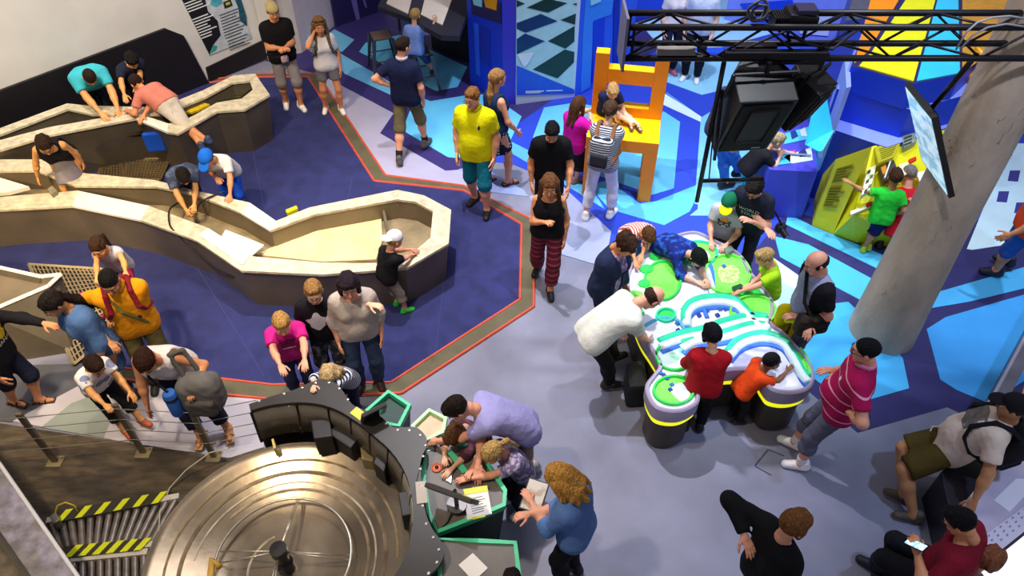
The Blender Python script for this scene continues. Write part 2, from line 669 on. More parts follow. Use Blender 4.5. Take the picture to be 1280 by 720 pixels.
def shoe_mesh(kind):
    key = ('shoe', kind)
    if key in _cache:
        return _cache[key]
    fl = [(V3(0, 0, 0), V3(0, 0, -1))]
    if kind == 'shoe':
        v, q = polygonise([cap((0, -.055, .040), (0.003, .125, .030), .044, .040), cap((0, -.035, .06), (0, -.035, .105), .047, .044), cap((0, .0, .075), (0, .07, .05), .038, .030)],
                          .0098, .03, (), fl)
    else:
        v, q = polygonise([rbox((0, .035, .010), (.043, .125, .010), .008), cap((-.045, .07, .02), (-.02, .075, .062), .009), cap((-.02, .075, .062), (.03, .07, .058), .009),
                           cap((.03, .07, .058), (.046, .06, .02), .009), cap((-.042, .0, .03), (-.03, .01, .085), .009), cap((-.03, .01, .088), (.03, .01, .088), .009),
                           cap((.042, .0, .03), (.03, .01, .085), .009), cap((-.042, -.03, .045), (.0, -.085, .055), .008), cap((.042, -.03, .045), (.0, -.085, .055), .008)],
                          .0085, .006, (), fl)
    _cache[key] = (v, q)
    return _cache[key]

def ik(a, t, l1, l2, hint):
    a, t = np.asarray(a, float), np.asarray(t, float)
    d = t - a
    L = np.linalg.norm(d)
    m = (l1 + l2) * .995
    if L > m:
        t = a + d / L * m
        L = m
    L = max(L, abs(l1 - l2) + .02)
    u = unit(d)
    x = (l1 * l1 - l2 * l2 + L * L) / (2 * L)
    h = math.sqrt(max(l1 * l1 - x * x, 0))
    hint = np.asarray(hint, float)
    pv = hint - (hint @ u) * u
    if np.linalg.norm(pv) < 1e-4:
        pv = np.cross(u, V3(1, 0, 0))
    return a + u * x + unit(pv) * h, a + u * L

SKINS = {'fair': '#e6b192', 'rosy': '#e39f80', 'tan': '#d68f62', 'gold': '#e0a062', 'olive': '#b98258', 'brown': '#8a5a3c'}
FIGS = {}

def cloth(spec):
    """spec: colour string or dict for mat()"""
    if isinstance(spec, str):
        spec = dict(col=spec)
    d = dict(rough=.85, noise=.10, nscale=7, bump=.35, bscale=22, attr='pc', name='cloth', spec=.2)
    d.update(spec)
    return mat(**d)

def person(label, head, H=1.75, yaw=180, kind='m', lean=0, side=0, twist=0, hp=5, hy=0, skin='fair', hair='short', haircol='#3a2a1e',
           top='#222', sleeve='short', hem=-.10, neck=0, bottom='#333', leg='long', shoe='shoe', shoecol='#eee', solecol=None, fat=1.0,
           belly=0.0, ph=None, py=0.0, feet=None, arms=('down', 'down'), curl=(.28, .28), hat=None, hatcol='#222', brimcol=None,
           glasses=None, jacket=None, loose=0.0, group=None, legw=1.0, elbow=(None, None), knees=None, anchor='head', vox=None, sock=None, handdir=(None, None), sleevecol=None, collar=None):
    ad = H > 1.5
    if vox is None:
        vox = .0152 if head[1] > 300 else (.0178 if head[1] > 120 else .020)
    hh = .235 if ad else .20 + max(0, min(1, (H - .95) / .55)) * .030
    k = (H - hh) / 1.525
    hs = hh / .235
    w = (k if ad else k * 1.07) * fat
    wf = w * (.90 if kind == 'f' else 1.0)
    hipw = w * (1.06 if kind == 'f' else 1.0)
    L = math.radians(lean)
    sd = math.radians(side)
    pz = (.93 * k if ph is None else ph)
    P = V3(0, py - math.sin(L) * .10 * k, pz)
    Rl = roty(sd)
    up1 = Rl @ rotx(-L * .75) @ V3(0, 0, 1)
    R2 = Rl @ rotx(-L * 1.1)
    up2 = R2 @ V3(0, 0, 1)
    Rt = R2 @ rotz(-math.radians(twist))
    lat, fwd = Rt @ V3(1, 0, 0), Rt @ V3(0, 1, 0)
    pl = V3(1, 0, 0)
    Rp = Rl @ rotx(-L * .55)
    plf = Rp @ V3(0, 1, 0)
    W = P + up1 * .17 * k
    C = W + up2 * .17 * k
    SH = W + up2 * .295 * k
    N0 = W + up2 * .345 * k
    ndir = unit(up2 * .7 + V3(0, .10, .3))
    J = N0 + ndir * .075 * k
    Rh = rotz(-math.radians(hy)) @ rotx(-math.radians(hp))
    Hc = J + Rh @ V3(0, .030, .098) * hs
    # place the figure so that its head is where the photograph shows it
    u, v = head
    hw = G(u, v, Hc[2])
    yaw = yaw + math.degrees(math.atan2(hw.x, hw.y))  # yaw is given as seen from the gallery
    Rw = rotz(-math.radians(yaw))
    base = np.array(hw) - Rw @ Hc
    base[2] = 0

    def loc(t):
        if isinstance(t[0], str):
            g = np.array(G(t[1], t[2], t[3]))
            q = Rw.T @ (g - base)
            return q
        return np.asarray(t, float)
    sw = .168 * wf
    SL, SR = SH - lat * sw - up2 * .028 * k, SH + lat * sw - up2 * .028 * k
    ua, fa = .285 * k, .250 * k
    arm = []
    for i, (S, sgn) in enumerate(((SL, -1), (SR, 1))):
        a = arms[i]
        hint = V3(sgn * .55, -.75, -.35)
        nrm = None
        if a == 'down':
            t = S + V3(sgn * .05, .05, -.515 * k)
        elif a == 'swing':
            t = S + V3(sgn * .05, .20, -.47 * k)
        elif a == 'back':
            t = S + V3(sgn * .06, -.16, -.49 * k)
        elif a == 'hip':
            t = P + V3(sgn * .17 * w, -.02, .13 * k)
            hint = V3(sgn * 1, -.45, -.1)
        elif a == 'clasp':
            t = W + up2 * .02 + V3(sgn * .035, .26 * k, .02)
        elif a == 'chest':
            t = W + up2 * .12 + V3(sgn * .04, .24 * k, 0)
        elif a == 'ear':
            t = Hc + Rh @ V3(sgn * .10, .05, -.08)
            hint = V3(sgn * .6, .3, -1)
        elif a == 'fold':
            t = C + V3(-sgn * .08, .20 * k, -.10)
        elif a == 'phone':
            t = W + V3(sgn * .06, .33 * k, .12 * k)
        else:
            t = loc(a)
        if elbow[i] is not None:
            hint = V3(*elbow[i])
        e, wr = ik(S, t, ua, fa, hint)
        arm.append((S, e, wr, sgn))
    tl, sl_ = .425 * k, .42 * k
    legs = []
    for i, sgn in enumerate((-1, 1)):
        hip = P + V3(sgn * .085 * hipw, 0, -.02 * k)
        if feet is None:
            t = V3(sgn * .10 * k, 0, .085 * k)
        else:
            t = loc(feet[i]) + V3(0, 0, .085 * k)
        hint = V3(sgn * .18, 1, .15) if knees is None else V3(*knees[i])
        kn, an = ik(hip, t, tl, sl_, hint)
        legs.append((hip, kn, an, sgn))
    # ---- body
    b = .055 * fat
    pr = [cap(P - pl * .070 * hipw, P + pl * .070 * hipw, .105 * hipw), cap(P + up1 * .06 * k - pl * .05 * w, P + up1 * .06 * k + pl * .05 * w, .098 * w),
          cap(W - lat * .050 * wf, W + lat * .050 * wf, .092 * w), cap(C - lat * .075 * wf, C + lat * .075 * wf, .100 * w),
          cap(SH - lat * .105 * wf - up2 * .035 * k, SH + lat * .105 * wf - up2 * .035 * k, .064 * w), cap(SH - lat * .06 * wf, SH + lat * .06 * wf, .056 * w), cap(N0 - up2 * .04, J + Rh @ V3(0, 0, .02), .053 * (1 if kind == 'm' else .85) * hs)]
    torso = []
    if belly:
        torso.append(ell(P + up1 * .12 * k + plf * (.05 + belly * .5), V3(.125 * w, .085 + belly, .13 * k)))
    if kind == 'f' and ad:
        for s in (-1, 1):
            torso.append(ell(C + lat * s * .072 * w + fwd * .085 * w - up2 * .015, V3(.062, .058, .062) * w))
    pr += torso
    am = .9 if kind == 'f' else 1.0
    for (S, e, wr, sgn) in arm:
        pr += [cap(S, e, .050 * w * am, .040 * w * am), cap(e, e + (wr - e) * .35, .041 * w * am, .040 * w * am), cap(e + (wr - e) * .35, wr, .040 * w * am, .026 * (k if ad else k * 1.05))]
    fd = []
    for (hip, kn, an, sgn) in legs:
        pr += [cap(hip, kn, .083 * w * legw, .056 * w * legw), cap(kn, kn + (an - kn) * .35, .054 * w, .057 * w), cap(kn + (an - kn) * .35, an, .056 * w, .036 * k)]
        d = (kn - hip)[:2] + V3(sgn * .06, .30)
        d = unit(V3(d[0] * .5 + sgn * .04, max(d[1], .12), 0))
        z0 = an[2] - .085 * k
        foot_s = (.27 * k if ad else .29 * k) / .27
        Rf = np.stack([V3(d[1], -d[0], 0), d, V3(0, 0, 1)], 1)
        o = V3(an[0], an[1], z0)
        fd.append((o, Rf, foot_s))
        pr += [cap(o + Rf @ V3(0, -.05, .035) * foot_s, o + Rf @ V3(0, .13, .028) * foot_s, .031 * foot_s, .024 * foot_s), cap(an, o + Rf @ V3(0, .06, .04) * foot_s, .036 * k, .026 * k)]
    v, q = polygonise(pr, vox * (k ** .5), .035 * k)
    vs, qs, ms = [v], [q], [np.zeros(len(q), int)]
    off = len(v)
    hv, hq, hm = head_mesh('c' if not ad else kind)
    vs.append((hv * hs) @ Rh.T + Hc)
    qs.append(hq + off)
    ms.append(hm)
    off += len(hv)
    for i, (S, e, wr, sgn) in enumerate(arm):
        hv, hq = hand_mesh(curl[i])
        hv = hv * V3(1, 1, 1)
        if sgn < 0:
            hv = hv * V3(-1, 1, 1)
            hq = hq[:, ::-1]
        Y = unit(wr - e)
        if handdir[i] is not None:
            Y = unit(Y * .4 + unit(handdir[i]))
        inw = V3(-sgn, .15, 0)
        a = min(1, abs(Y[2]) ** 2)
        nn = inw * a + V3(0, 0, -1) * (1 - a) + V3(0, 0, -.05)
        nn = unit(nn - (nn @ Y) * Y)
        Z = -nn
        X = np.cross(Y, Z)
        sc = (k if ad else k * 1.08) * (.93 if kind == 'f' else 1.0)
        vs.append((hv * sc) @ np.stack([X, Y, Z], 1).T + wr + Y * .012)
        qs.append(hq + off)
        ms.append(np.zeros(len(hq), int))
        off += len(hv)
    sk = SKINS.get(skin, skin)
    smat = mat(sk, rough=.5, noise=.05, nscale=14, name='skin', spec=.35)
    lipc = {'brown': '#6e3a30', 'olive': '#9a5a4a'}.get(skin, '#b8625a')
    body = np_mesh('person', np.concatenate(vs), np.concatenate(qs), [smat, mat(lipc, rough=.4, noise=0, name='lips'), mat('#efeae4', rough=.2, noise=0, name='eye_white'),
                   mat('#2a1a12', rough=.15, noise=0, name='iris')], np.concatenate(ms))
    body.location = base
    body.rotation_euler = (0, 0, -math.radians(yaw))
    tag(body, label, 'person', group)

    B = np.stack([pl, np.cross(up1, pl), up1], 1)

    def part(name, vv, qq, m, midx=None):
        pc = (vv - P) @ B
        return np_mesh(name, vv, qq, m, midx, body, pc)
    cv = vox * (k ** .5)
    seed = (sum(map(ord, label)) % 97) * .1

    def folds(a):
        def f(Pp):
            x, y, z = Pp[..., 0], Pp[..., 1], Pp[..., 2]
            w_ = 9 * np.sin(7 * x + 11 * z + seed)
            return a * (np.sin(48 * x + 60 * z + .3 * w_ + seed) * np.sin(52 * y - 31 * z + 2 * seed) + .7 * np.sin(78 * z + 40 * np.abs(x) - 30 * y + .25 * w_ + seed))
        return f
    # ---- bottoms
    if leg:
        o = .012 + loose * .5
        pb = [cap(P - pl * .070 * hipw, P + pl * .070 * hipw, .105 * hipw + o), cap(P + up1 * .06 * k - pl * .05 * w, P + up1 * .06 * k + pl * .05 * w, .098 * w + o)]
        waist = [(P + up1 * .10 * k, up1)]
        if leg in ('skirt', 'dress'):
            mid = (legs[0][1] + legs[1][1]) / 2
            pb += [cap(P - V3(0, 0, .02), P + (mid - P) * .95, .125 * hipw, .175 * hipw, [(P + (mid - P) * .82, unit(mid - P))])]
        else:
            f = {'long': 1.0, 'crop': .75, 'shorts': .16, 'mini': -.42, 'capri': .45}[leg] if isinstance(leg, str) else leg
            ext = (.022 if leg in ('shorts',) else .012) + loose
            for (hip, kn, an, sgn) in legs:
                dt, ds = unit(kn - hip), unit(an - kn)
                if f < 0:
                    e = hip + (kn - hip) * (1 + f)
                    pb.append(cap(hip, kn, .083 * w * legw + o, .083 * w * legw + ext, [(e, dt)]))
                else:
                    e = kn + (an - kn) * min(f, .94)
                    pb.append(cap(hip, kn, .083 * w * legw + o, .058 * w * legw + ext))
                    rr = .057 * w + ext
                    m_ = kn + (an - kn) * .38
                    pb.append(cap(kn, m_, rr, .059 * w + ext, [(e, ds)]))
                    pb.append(cap(m_, an, .059 * w + ext, max(.044 * k + ext, (.046 * w if leg == 'long' else .056 * w) + ext), [(e, ds)]))
        vb, qb = polygonise(pb, cv, .035 * k, (), waist, folds(.0016))
        part('skirt' if leg in ('skirt', 'dress') else ('trousers' if leg in ('long', 'crop', 'capri') else 'shorts'), vb, qb, cloth(bottom))
    # ---- top
    out = {}
    if sleeve is not None:
        def top_prims(o, sleeve, hemz):
            pt = [cap(P - pl * .070 * hipw, P + pl * .070 * hipw, .107 * hipw + o + .006), cap(P + up1 * .06 * k - pl * .05 * w, P + up1 * .06 * k + pl * .05 * w, .100 * w + o),
                  cap(W - lat * .050 * wf, W + lat * .050 * wf, .094 * w + o + (.006 if kind != 'f' else 0)), cap(C - lat * .075 * wf, C + lat * .075 * wf, .101 * w + o),
                  cap(SH - lat * .105 * wf - up2 * .035 * k, SH + lat * .105 * wf - up2 * .035 * k, .064 * w + o * .9), cap(SH - lat * .06 * wf, SH + lat * .06 * wf, .056 * w + o * .7)]
            pt += [cap((P + up1 * .06 * k + W) / 2 - lat * .058 * w, (P + up1 * .06 * k + W) / 2 + lat * .058 * w, .098 * w + o), cap((C + W) / 2 - lat * .064 * wf, (C + W) / 2 + lat * .064 * wf, .098 * w + o),
                   cap((C + SH) / 2 - lat * .10 * wf, (C + SH) / 2 + lat * .10 * wf, .086 * w + o)]
            if kind != 'f':
                for s_ in (-1, 1):
                    pt.append(cap(C + lat * s_ * .062 * w, P - up1 * .12 * k + pl * s_ * .078 * w, .098 * w + o, .104 * w + o))
            for t in torso:
                pt.append(('e', t[1], t[2] + o, None, None, None))
            for (S, e, wr, sgn) in arm:
                du, df = unit(e - S), unit(wr - e)
                if sleeve == 'short':
                    pt.append(cap(S, e, .053 * w * am + o, .050 * w * am + o + .008, [(S + (e - S) * .66, du)]))
                elif sleeve == 'cap':
                    pt.append(cap(S, e, .053 * w * am + o, .052 * w * am + o, [(S + (e - S) * .28, du)]))
                elif sleeve == 'long':
                    pt += [cap(S, e, .053 * w * am + o, .043 * w * am + o), cap(e, wr, .043 * w * am + o, .030 * k + o, [(e + (wr - e) * .97, df)])]
                elif sleeve == 'half':
                    pt += [cap(S, e, .053 * w * am + o, .045 * w * am + o), cap(e, wr, .045 * w * am + o, .036 * k + o, [(e + (wr - e) * .35, df)])]
            return pt
        o = .013 + loose * .4
        nr = {0: .068, 1: .095, 2: .12}[neck] * hs
        subs = [ell(N0 + up2 * .035 + fwd * (.02 + .03 * neck), V3(nr, nr * 1.05, nr * .9))]
        if sleeve == 'none':
            for (S, e, wr, sgn) in arm:
                subs.append(ell(S + lat * sgn * .035 * w, V3(.075, .085, .105) * w))
        hp_ = [(P + up1 * hem * k, -up1)] if leg not in ('dress',) else [(P + up1 * 0.0, -up1)]
        vt, qt = polygonise(top_prims(o, sleeve, hem), cv, .055 * k, subs, hp_, folds(.0014))
        mi, ms_ = None, cloth(top)
        if sleevecol:
            cx = (vt[qt].mean(1) - P) @ lat
            mi = (np.abs(cx) > .128 * w).astype(int)
            ms_ = [cloth(top), cloth(sleevecol)]
        so = part('dress_bodice' if leg == 'dress' else ('tank_top' if sleeve == 'none' else 'shirt'), vt, qt, ms_, mi)
        out['shirt'] = so
        if collar:
            nx = np.cross(up2, fwd)
            cn = N0 + up2 * .030 * k + fwd * .012
            rg = [cn + (nx * math.cos(a) * .068 + fwd * math.sin(a) * .072) * hs + up2 * (-.030 * max(0, math.sin(a)) ** 2) for a in np.linspace(0, 2 * math.pi, 17)]
            vc, qc = polygonise([cap(rg[i] + up2 * h_, rg[i + 1] + up2 * h_, .0125) for i in range(16) if i != 3 and i != 4 for h_ in (0, .014)], .0095, .006)
            part('collar', vc, qc, cloth(collar))
        if jacket:
            vj, qj = polygonise(top_prims(o + .014, 'long', hem), cv, .055 * k,
                                [ell(N0 + up2 * .02 + fwd * .05, V3(.085, .10, .09)), rbox(W + fwd * .2 + up2 * .05, V3(.055, .17, .40), .01, np.stack([lat, fwd, up2], 1))],
                                [(P + up1 * (hem + .02) * k, -up1)], folds(.0018))
            out['jacket'] = part('jacket', vj, qj, cloth(jacket))
    # ---- shoes
    if shoe:
        for (oo, Rf, fs) in fd:
            vv, qq = shoe_mesh(shoe)
            vv2 = (vv * fs) @ Rf.T + oo
            mi = None
            ml = [mat(shoecol, rough=.6, noise=.06, nscale=20, name='shoe')]
            if solecol:
                mi = (vv[qq][:, :, 2].mean(1) < .022).astype(int)
                ml.append(mat(solecol, rough=.6, noise=0, name='sole'))
            np_mesh('shoe' if shoe == 'shoe' else 'sandal', vv2, qq, ml, mi, body)
    if sock:
        for (hip, kn, an, sgn) in legs:
            vv, qq = polygonise([cap(an + (kn - an) * .02, an + (kn - an) * .28, .044 * k, .050 * k, [(an + (kn - an) * .26, unit(kn - an))])], .013, 0)
            part('sock', vv, qq, cloth(sock))
    # ---- hair, hat, glasses
    X = lambda a: (np.asarray(a) * hs) @ Rh.T + Hc
    if hair:
        vv, qq = hair_mesh(hair)
        if hat:
            keep = ~((vv[qq][:, :, 2].mean(1) > .075))
            qq = qq[keep]
        np_mesh('hair', X(vv), qq, mat(haircol, rough=.62, noise=.35, nscale=26, bump=.9, bscale=34, name='hair', spec=.15, stretch=(2.6, 2.6, .5)), None, body)
    if hat:
        v1, q1, v2, q2 = cap_mesh(hat)
        c = np_mesh('cap', X(v1), q1, cloth(dict(col=hatcol, attr=None)), None, body)
        nb = v2[:, 2] < .12
        np_mesh('brim', X(v2), q2[nb[q2[:, 0]]], cloth(dict(col=brimcol or hatcol, attr=None)), None, c)
        out['cap'] = c
    if glasses:
        mb = MB()
        for s in (-1, 1):
            pts = [X(V3(s * .031 + .025 * math.cos(t), .104 - abs(.025 * math.cos(t)) * .2, .002 + .019 * math.sin(t))) for t in np.linspace(0, 2 * math.pi, 12, endpoint=False)]
            mb.tube(pts, .0028, 5, closed=True)
            mb.tube([X(V3(s * .055, .098, .005)), X(V3(s * .079, .03, .004)), X(V3(s * .081, -.02, .002))], .0025, 5)
        mb.tube([X(V3(-.007, .106, .006)), X(V3(.007, .106, .006))], .0025, 5)
        mb.build('glasses', mat(glasses, rough=.3, noise=0, name='spectacle_frame'), body, True)
    out.update(dict(body=body, P=P, W=W, C=C, SH=SH, N0=N0, up1=up1, up2=up2, lat=lat, fwd=fwd, arm=arm, legs=legs, Hc=Hc, Rh=Rh, hs=hs, k=k, w=w, B=B, base=base, Rw=Rw, X=X))
    FIGS[label] = (out, PX(Vector(base + Rw @ ((legs[0][2] + legs[1][2]) / 2 * V3(1, 1, 0)))), [PX(Vector(base + Rw @ a[2])) for a in arm])
    return out

def w2l(f, p):
    return f['Rw'].T @ (np.asarray(p, float) - f['base'])

def l2w(f, p):
    return Vector(f['base'] + f['Rw'] @ np.asarray(p, float))

def print_on(f, part, text, at, size, col, up=None, w=None, font_dir=1, right=None, align='CENTER', stretch=1.0):
    """lettering wrapped on a garment: laid in the chest plane, pushed on to the cloth"""
    cu = bpy.data.curves.new('lettering', 'FONT')
    cu.body = text
    cu.size = size
    cu.align_x = align
    cu.align_y = 'CENTER'
    cu.resolution_u = 2
    tmp = bpy.data.objects.new('lettering', cu)
    COL.objects.link(tmp)
    dg = bpy.context.evaluated_depsgraph_get()
    me = bpy.data.meshes.new_from_object(tmp.evaluated_get(dg))
    bpy.data.objects.remove(tmp)
    vs = np.array([v.co[:] for v in me.vertices])
    vs[:, 0] *= stretch
    fs = [tuple(p.vertices) for p in me.polygons]
    return wrap_on(f, part, 'lettering', vs, fs, at, mat(col, rough=.8, noise=0, name='print'))

def wrap_on(f, part, name, vs, fs, at, material, lift=.004, back=False):
    """at = (side, along the torso from the waist, ) in metres; shape lies flat in x,y"""
    o = f[part]
    rt, up, fw = -f['lat'], f['up2'], f['fwd']
    if back:
        rt, fw = -rt, -fw
    # writing faces the front of the wearer: x runs to the wearer's left
    org = f['W'] + up * at[1] + rt * at[0] + fw * .5
    out = []
    for x, y, *_ in vs:
        s = org + rt * x + up * y
        hit, loc, nor, _i = o.ray_cast(Vector(s), Vector(-fw))
        out.append(np.array(loc) + fw * lift if hit else s - fw * .36)
    mb = MB()
    mb.add(out, fs)
    return mb.build(name, material, f['body'])

def blob2d(pts, seg=0):
    n = len(pts)
    c = (sum(p[0] for p in pts) / n, sum(p[1] for p in pts) / n)
    vs = [(c[0], c[1])]
    rings = 3
    for r in range(1, rings + 1):
        for p in pts:
            vs.append((c[0] + (p[0] - c[0]) * r / rings, c[1] + (p[1] - c[1]) * r / rings))
    fs = [(0, 1 + i, 1 + (i + 1) % n) for i in range(n)]
    for r in range(rings - 1):
        for i in range(n):
            a, b_ = 1 + r * n + i, 1 + r * n + (i + 1) % n
            fs.append((a, a + n, b_ + n, b_))
    return vs, fs

def backpack(f, col, label, col2=None, size=(.15, .09, .21), one_shoulder=None, front=False, low=0.0, straps=True, own=False, strapcol=None):
    """worn rucksack: a thing of its own with bag, pocket and straps"""
    lat, up, fw = f['lat'], f['up2'], f['fwd'] * (-1 if front else 1)
    k = f['k']
    c = f['C'] - fw * (.10 * f['w'] + size[1] + .015) - up * low
    R = np.stack([lat, np.cross(up, lat), up], 1)
    t = thing('backpack', label, 'backpack', f['body'].location, f['body'].rotation_euler[2])
    m = cloth(dict(col=col, attr=None, bump=.4)) if isinstance(col, str) else cloth(dict(col, attr=None))
    v, q = polygonise([rbox(c, V3(*size), .06, R)], .016, 0, (), (), lambda P: .004 * np.sin(40 * P[..., 0] + 30 * P[..., 2]) * np.sin(37 * P[..., 1] + 25 * P[..., 2]))
    np_mesh('bag', v, q, m, None, t)
    v, q = polygonise([rbox(c - fw * (size[1] + .01) - up * size[2] * .35, V3(size[0] * .75, .035, size[2] * .45), .03, R)], .014, 0)
    m2 = cloth(dict(col=col2 or (col if isinstance(col, str) else col['col']), attr=None))
    np_mesh('pocket', v, q, m2, None, t)
    if straps:
        sm = cloth(dict(col=strapcol or col2 or (col if isinstance(col, str) else '#222222'), attr=None))
        for s in ((-1, 1) if one_shoulder is None else (one_shoulder,)):
            x = lat * s * .10 * f['w']
            pts = [c + x + up * size[2] * .8 + fw * size[1] * .6, f['SH'] + x + up * (.062 * f['w'] + .022) - fw * .03, f['SH'] + x + up * .045 * k + fw * .088 * k,
                   f['C'] + x * 1.15 + fw * .142 * f['w'], f['C'] + lat * s * .15 * f['w'] - up * .10 + fw * .10 * f['w'], f['C'] + lat * s * .19 * f['w'] - up * .15, c + lat * s * size[0] * .9 - up * size[2] * .7]
            pr = [cap(pts[i] + lat * d_, pts[i + 1] + lat * d_, .0125) for i in range(len(pts) - 1) for d_ in (-.014, .0, .014)]
            v, q = polygonise(pr, .012, .01)
            np_mesh('strap', v, q, sm, None, t)
    return t

def bag_blob(name, label, cat, prims, col, parent=None, vox=.014, k=.02, part='bag', wob=.003, group=None):
    """soft bag given in world co-ordinates -> thing"""
    m = cloth(dict(dict(col=col) if isinstance(col, str) else col, attr=None))
    v, q = polygonise(prims, vox, k, (), (), (lambda P: wob * np.sin(41 * P[..., 0] + 33 * P[..., 2]) * np.sin(37 * P[..., 1] + 29 * P[..., 2])) if wob else None)
    if parent is not None:
        return np_mesh(part, v, q, m, None, parent)
    c = v.mean(0)
    o = np_mesh(name, v - c, q, m)
    o.location = c
    return tag(o, label, cat, group)

def strap_tube(name, pts, r, col, parent):
    v, q = polygonise([cap(pts[i], pts[i + 1], r) for i in range(len(pts) - 1)], max(.006, r * .6), r * .5)
    return np_mesh(name, v, q, cloth(dict(col=col, attr=None)), None, parent)

# ------------------------------------------------------------------ the hall
def poly(pts, z=0.0):
    return [G(u, v, z) for (u, v) in pts]

NAVY, NAVYB = '#2a2560', '#1f2f9a'
M_FLOOR = mat('#7e7f94', rough=.55, noise=.14, nscale=1.6, bump=.08, bscale=30, name='floor_lino')
mb = MB()
mb.slab([(-12, 0.3), (16, .3), (16, 20), (-12, 20)], -.2, 0)
floor = mb.build('floor', M_FLOOR)
floor['kind'] = 'structure'

_inl = 0

def inlay(pts, col, z=.004, name='floor_inlay', rough=.5, noise=.05, **kw):
    m = mat(col, rough=rough, noise=noise, nscale=3, name='lino_inlay', **kw) if isinstance(col, str) else col
    global _inl
    _inl += 1
    b = MB()
    b.slab(poly(pts), -.01, z + _inl * .00015)
    return b.build(name, m, floor)

LB, CY, WH, LAV = '#62c0ea', '#3fb2ee', '#cfe6f4', '#a7acc9'
BLU = '#2348cf'
# dark blue ground of the pattern, left, middle, right; middle brightened to paint in blue light
inlay([(332, 76), (345, 68), (425, -8), (900, -8), (900, 60), (640, 160), (600, 205), (604, 240), (578, 234), (482, 221), (395, 92)], '#352d6c', .003)
inlay([(593, 200), (640, 160), (690, 125), (830, 60), (1290, -8), (1400, -8), (1400, 360), (1290, 360), (990, 320), (880, 350), (760, 310), (704, 232), (640, 205)], '#2a45c4', .0035)
inlay([(985, 262), (1100, 300), (1400, 240), (1400, 560), (1240, 535), (1184, 509), (1072, 541), (1000, 480), (930, 330)], '#2c2a62', .004)
for p, c in [
    ([(418, 37), (443, 50), (428, 65), (386, 62)], '#6fb9e2'),
    ([(425, 67), (500, 110), (497, 123), (430, 92)], '#6cb8e4'),
    ([(386, 63), (426, 67), (431, 91), (412, 82)], '#6a9fce'),
    ([(395, 92), (413, 100), (492, 142), (475, 167), (557, 214), (582, 212), (600, 238), (578, 234), (482, 220)], '#a9a6c2'),
    ([(449, 65), (457, 54), (500, 44), (545, 66), (584, 84), (572, 109), (545, 114), (515, 99)], '#5fbbe6'),
    ([(520, 120), (538, 127), (580, 120), (612, 118), (652, 146), (638, 176), (573, 198), (560, 197), (503, 163)], '#66c4ec'),
    ([(573, 212), (600, 207), (655, 238), (660, 246), (610, 240)], '#8f9fd2'),
    ([(628, 180), (640, 178), (668, 192), (742, 240), (756, 262), (720, 240), (636, 190)], '#5eb4e6'),
    ([(666, 172), (680, 135), (717, 129), (744, 133), (830, 140), (850, 153), (842, 236), (815, 244), (735, 215), (690, 188)], '#66bfe6'),
    ([(735, 232), (760, 226), (800, 255), (820, 252), (880, 228), (862, 265), (830, 282), (762, 262)], '#58b4e4'),
    ([(833, 77), (887, 78), (960, 60), (960, 100), (877, 119), (833, 103)], '#8ecdf0'),
    ([(833, 117), (876, 147), (868, 255), (895, 262), (900, 130), (960, 105), (960, 125), (903, 131), (877, 147), (833, 116)], '#7cc6ee'),
    ([(900, 132), (880, 150), (872, 262), (862, 270), (905, 270), (925, 250), (960, 160), (960, 118)], '#7cc6ee'),
    ([(850, 300), (866, 293), (895, 305), (880, 320)], '#86d4ee'),
    ([(830, 117), (876, 146), (876, 153), (828, 131)], '#d8eef8'),
    ([(800, 30), (880, 0), (1000, -6), (1010, 30), (900, 60), (835, 70)], '#9fd2f2'),
    ([(820, 45), (865, 38), (900, 58), (850, 70)], '#d6ecf8'),
    ([(703, 233), (764, 290), (760, 312), (860, 345), (740, 330), (640, 300), (668, 262), (662, 246)], '#9da4c6'),
    # right of the table
    ([(985, 268), (1015, 283), (1105, 320), (1110, 345), (1100, 338), (982, 281)], '#4fb9e6'),
    ([(968, 296), (1010, 306), (1095, 352), (1085, 380), (1072, 374), (975, 322)], '#4ab2e6'),
    ([(965, 322), (1005, 350), (1012, 372), (1000, 415), (965, 400), (950, 340)], '#c3e6ee'),
    ([(1000, 385), (1060, 378), (1078, 395), (1128, 448), (1136, 486), (1087, 500), (1030, 484), (1000, 460), (985, 425)], '#3faae4'),
    ([(1182, 397), (1290, 366), (1290, 470), (1236, 505), (1195, 488), (1175, 475), (1158, 412)], '#3ca0e8'),
    ([(1150, 372), (1400, 300), (1400, 332), (1210, 378), (1150, 388)], '#49b2ea'),
    ([(1208, 312), (1262, 180), (1300, 180), (1300, 300), (1215, 313)], '#cfeaf6'),
]:
    inlay(p, c, .0065)
inlay([(828, 60), (1000, 60), (1000, 75), (935, 72)], '#2a58e0', .008)
# white and navy squares behind the column
for u, v in ((1254, 248), (1268, 222), (1246, 205), (1276, 262)):
    inlay([(u - 6, v - 8), (u + 7, v - 8), (u + 4, v + 6), (u - 9, v + 5)], '#3b3a8a', .009)
# grey brown scuffed floor by the rollers and pale strip by the cables
M_DARK = mat('#5a4c3a', rough=.55, col2='#443a2e', pattern='blotch', freq=2.2, noise=.3, nscale=6, duty=.5, bump=.15, bscale=40, stretch=(1, 3, 1), name='scuffed_floor')
inlay([(-80, 528), (0, 530), (150, 553), (285, 574), (330, 560), (420, 800), (-200, 800)], M_DARK, .010)
inlay([(15, 527), (105, 476), (128, 474), (270, 496), (330, 500), (330, 566), (285, 573), (150, 552)], '#b9b3bd', .006)
inlay([(52, 535), (90, 505), (125, 492), (142, 520), (130, 548)], '#8b9490', .009)
inlay([(-80, 450), (0, 458), (110, 455), (108, 478), (15, 528), (-80, 520)], '#55555e', .006)
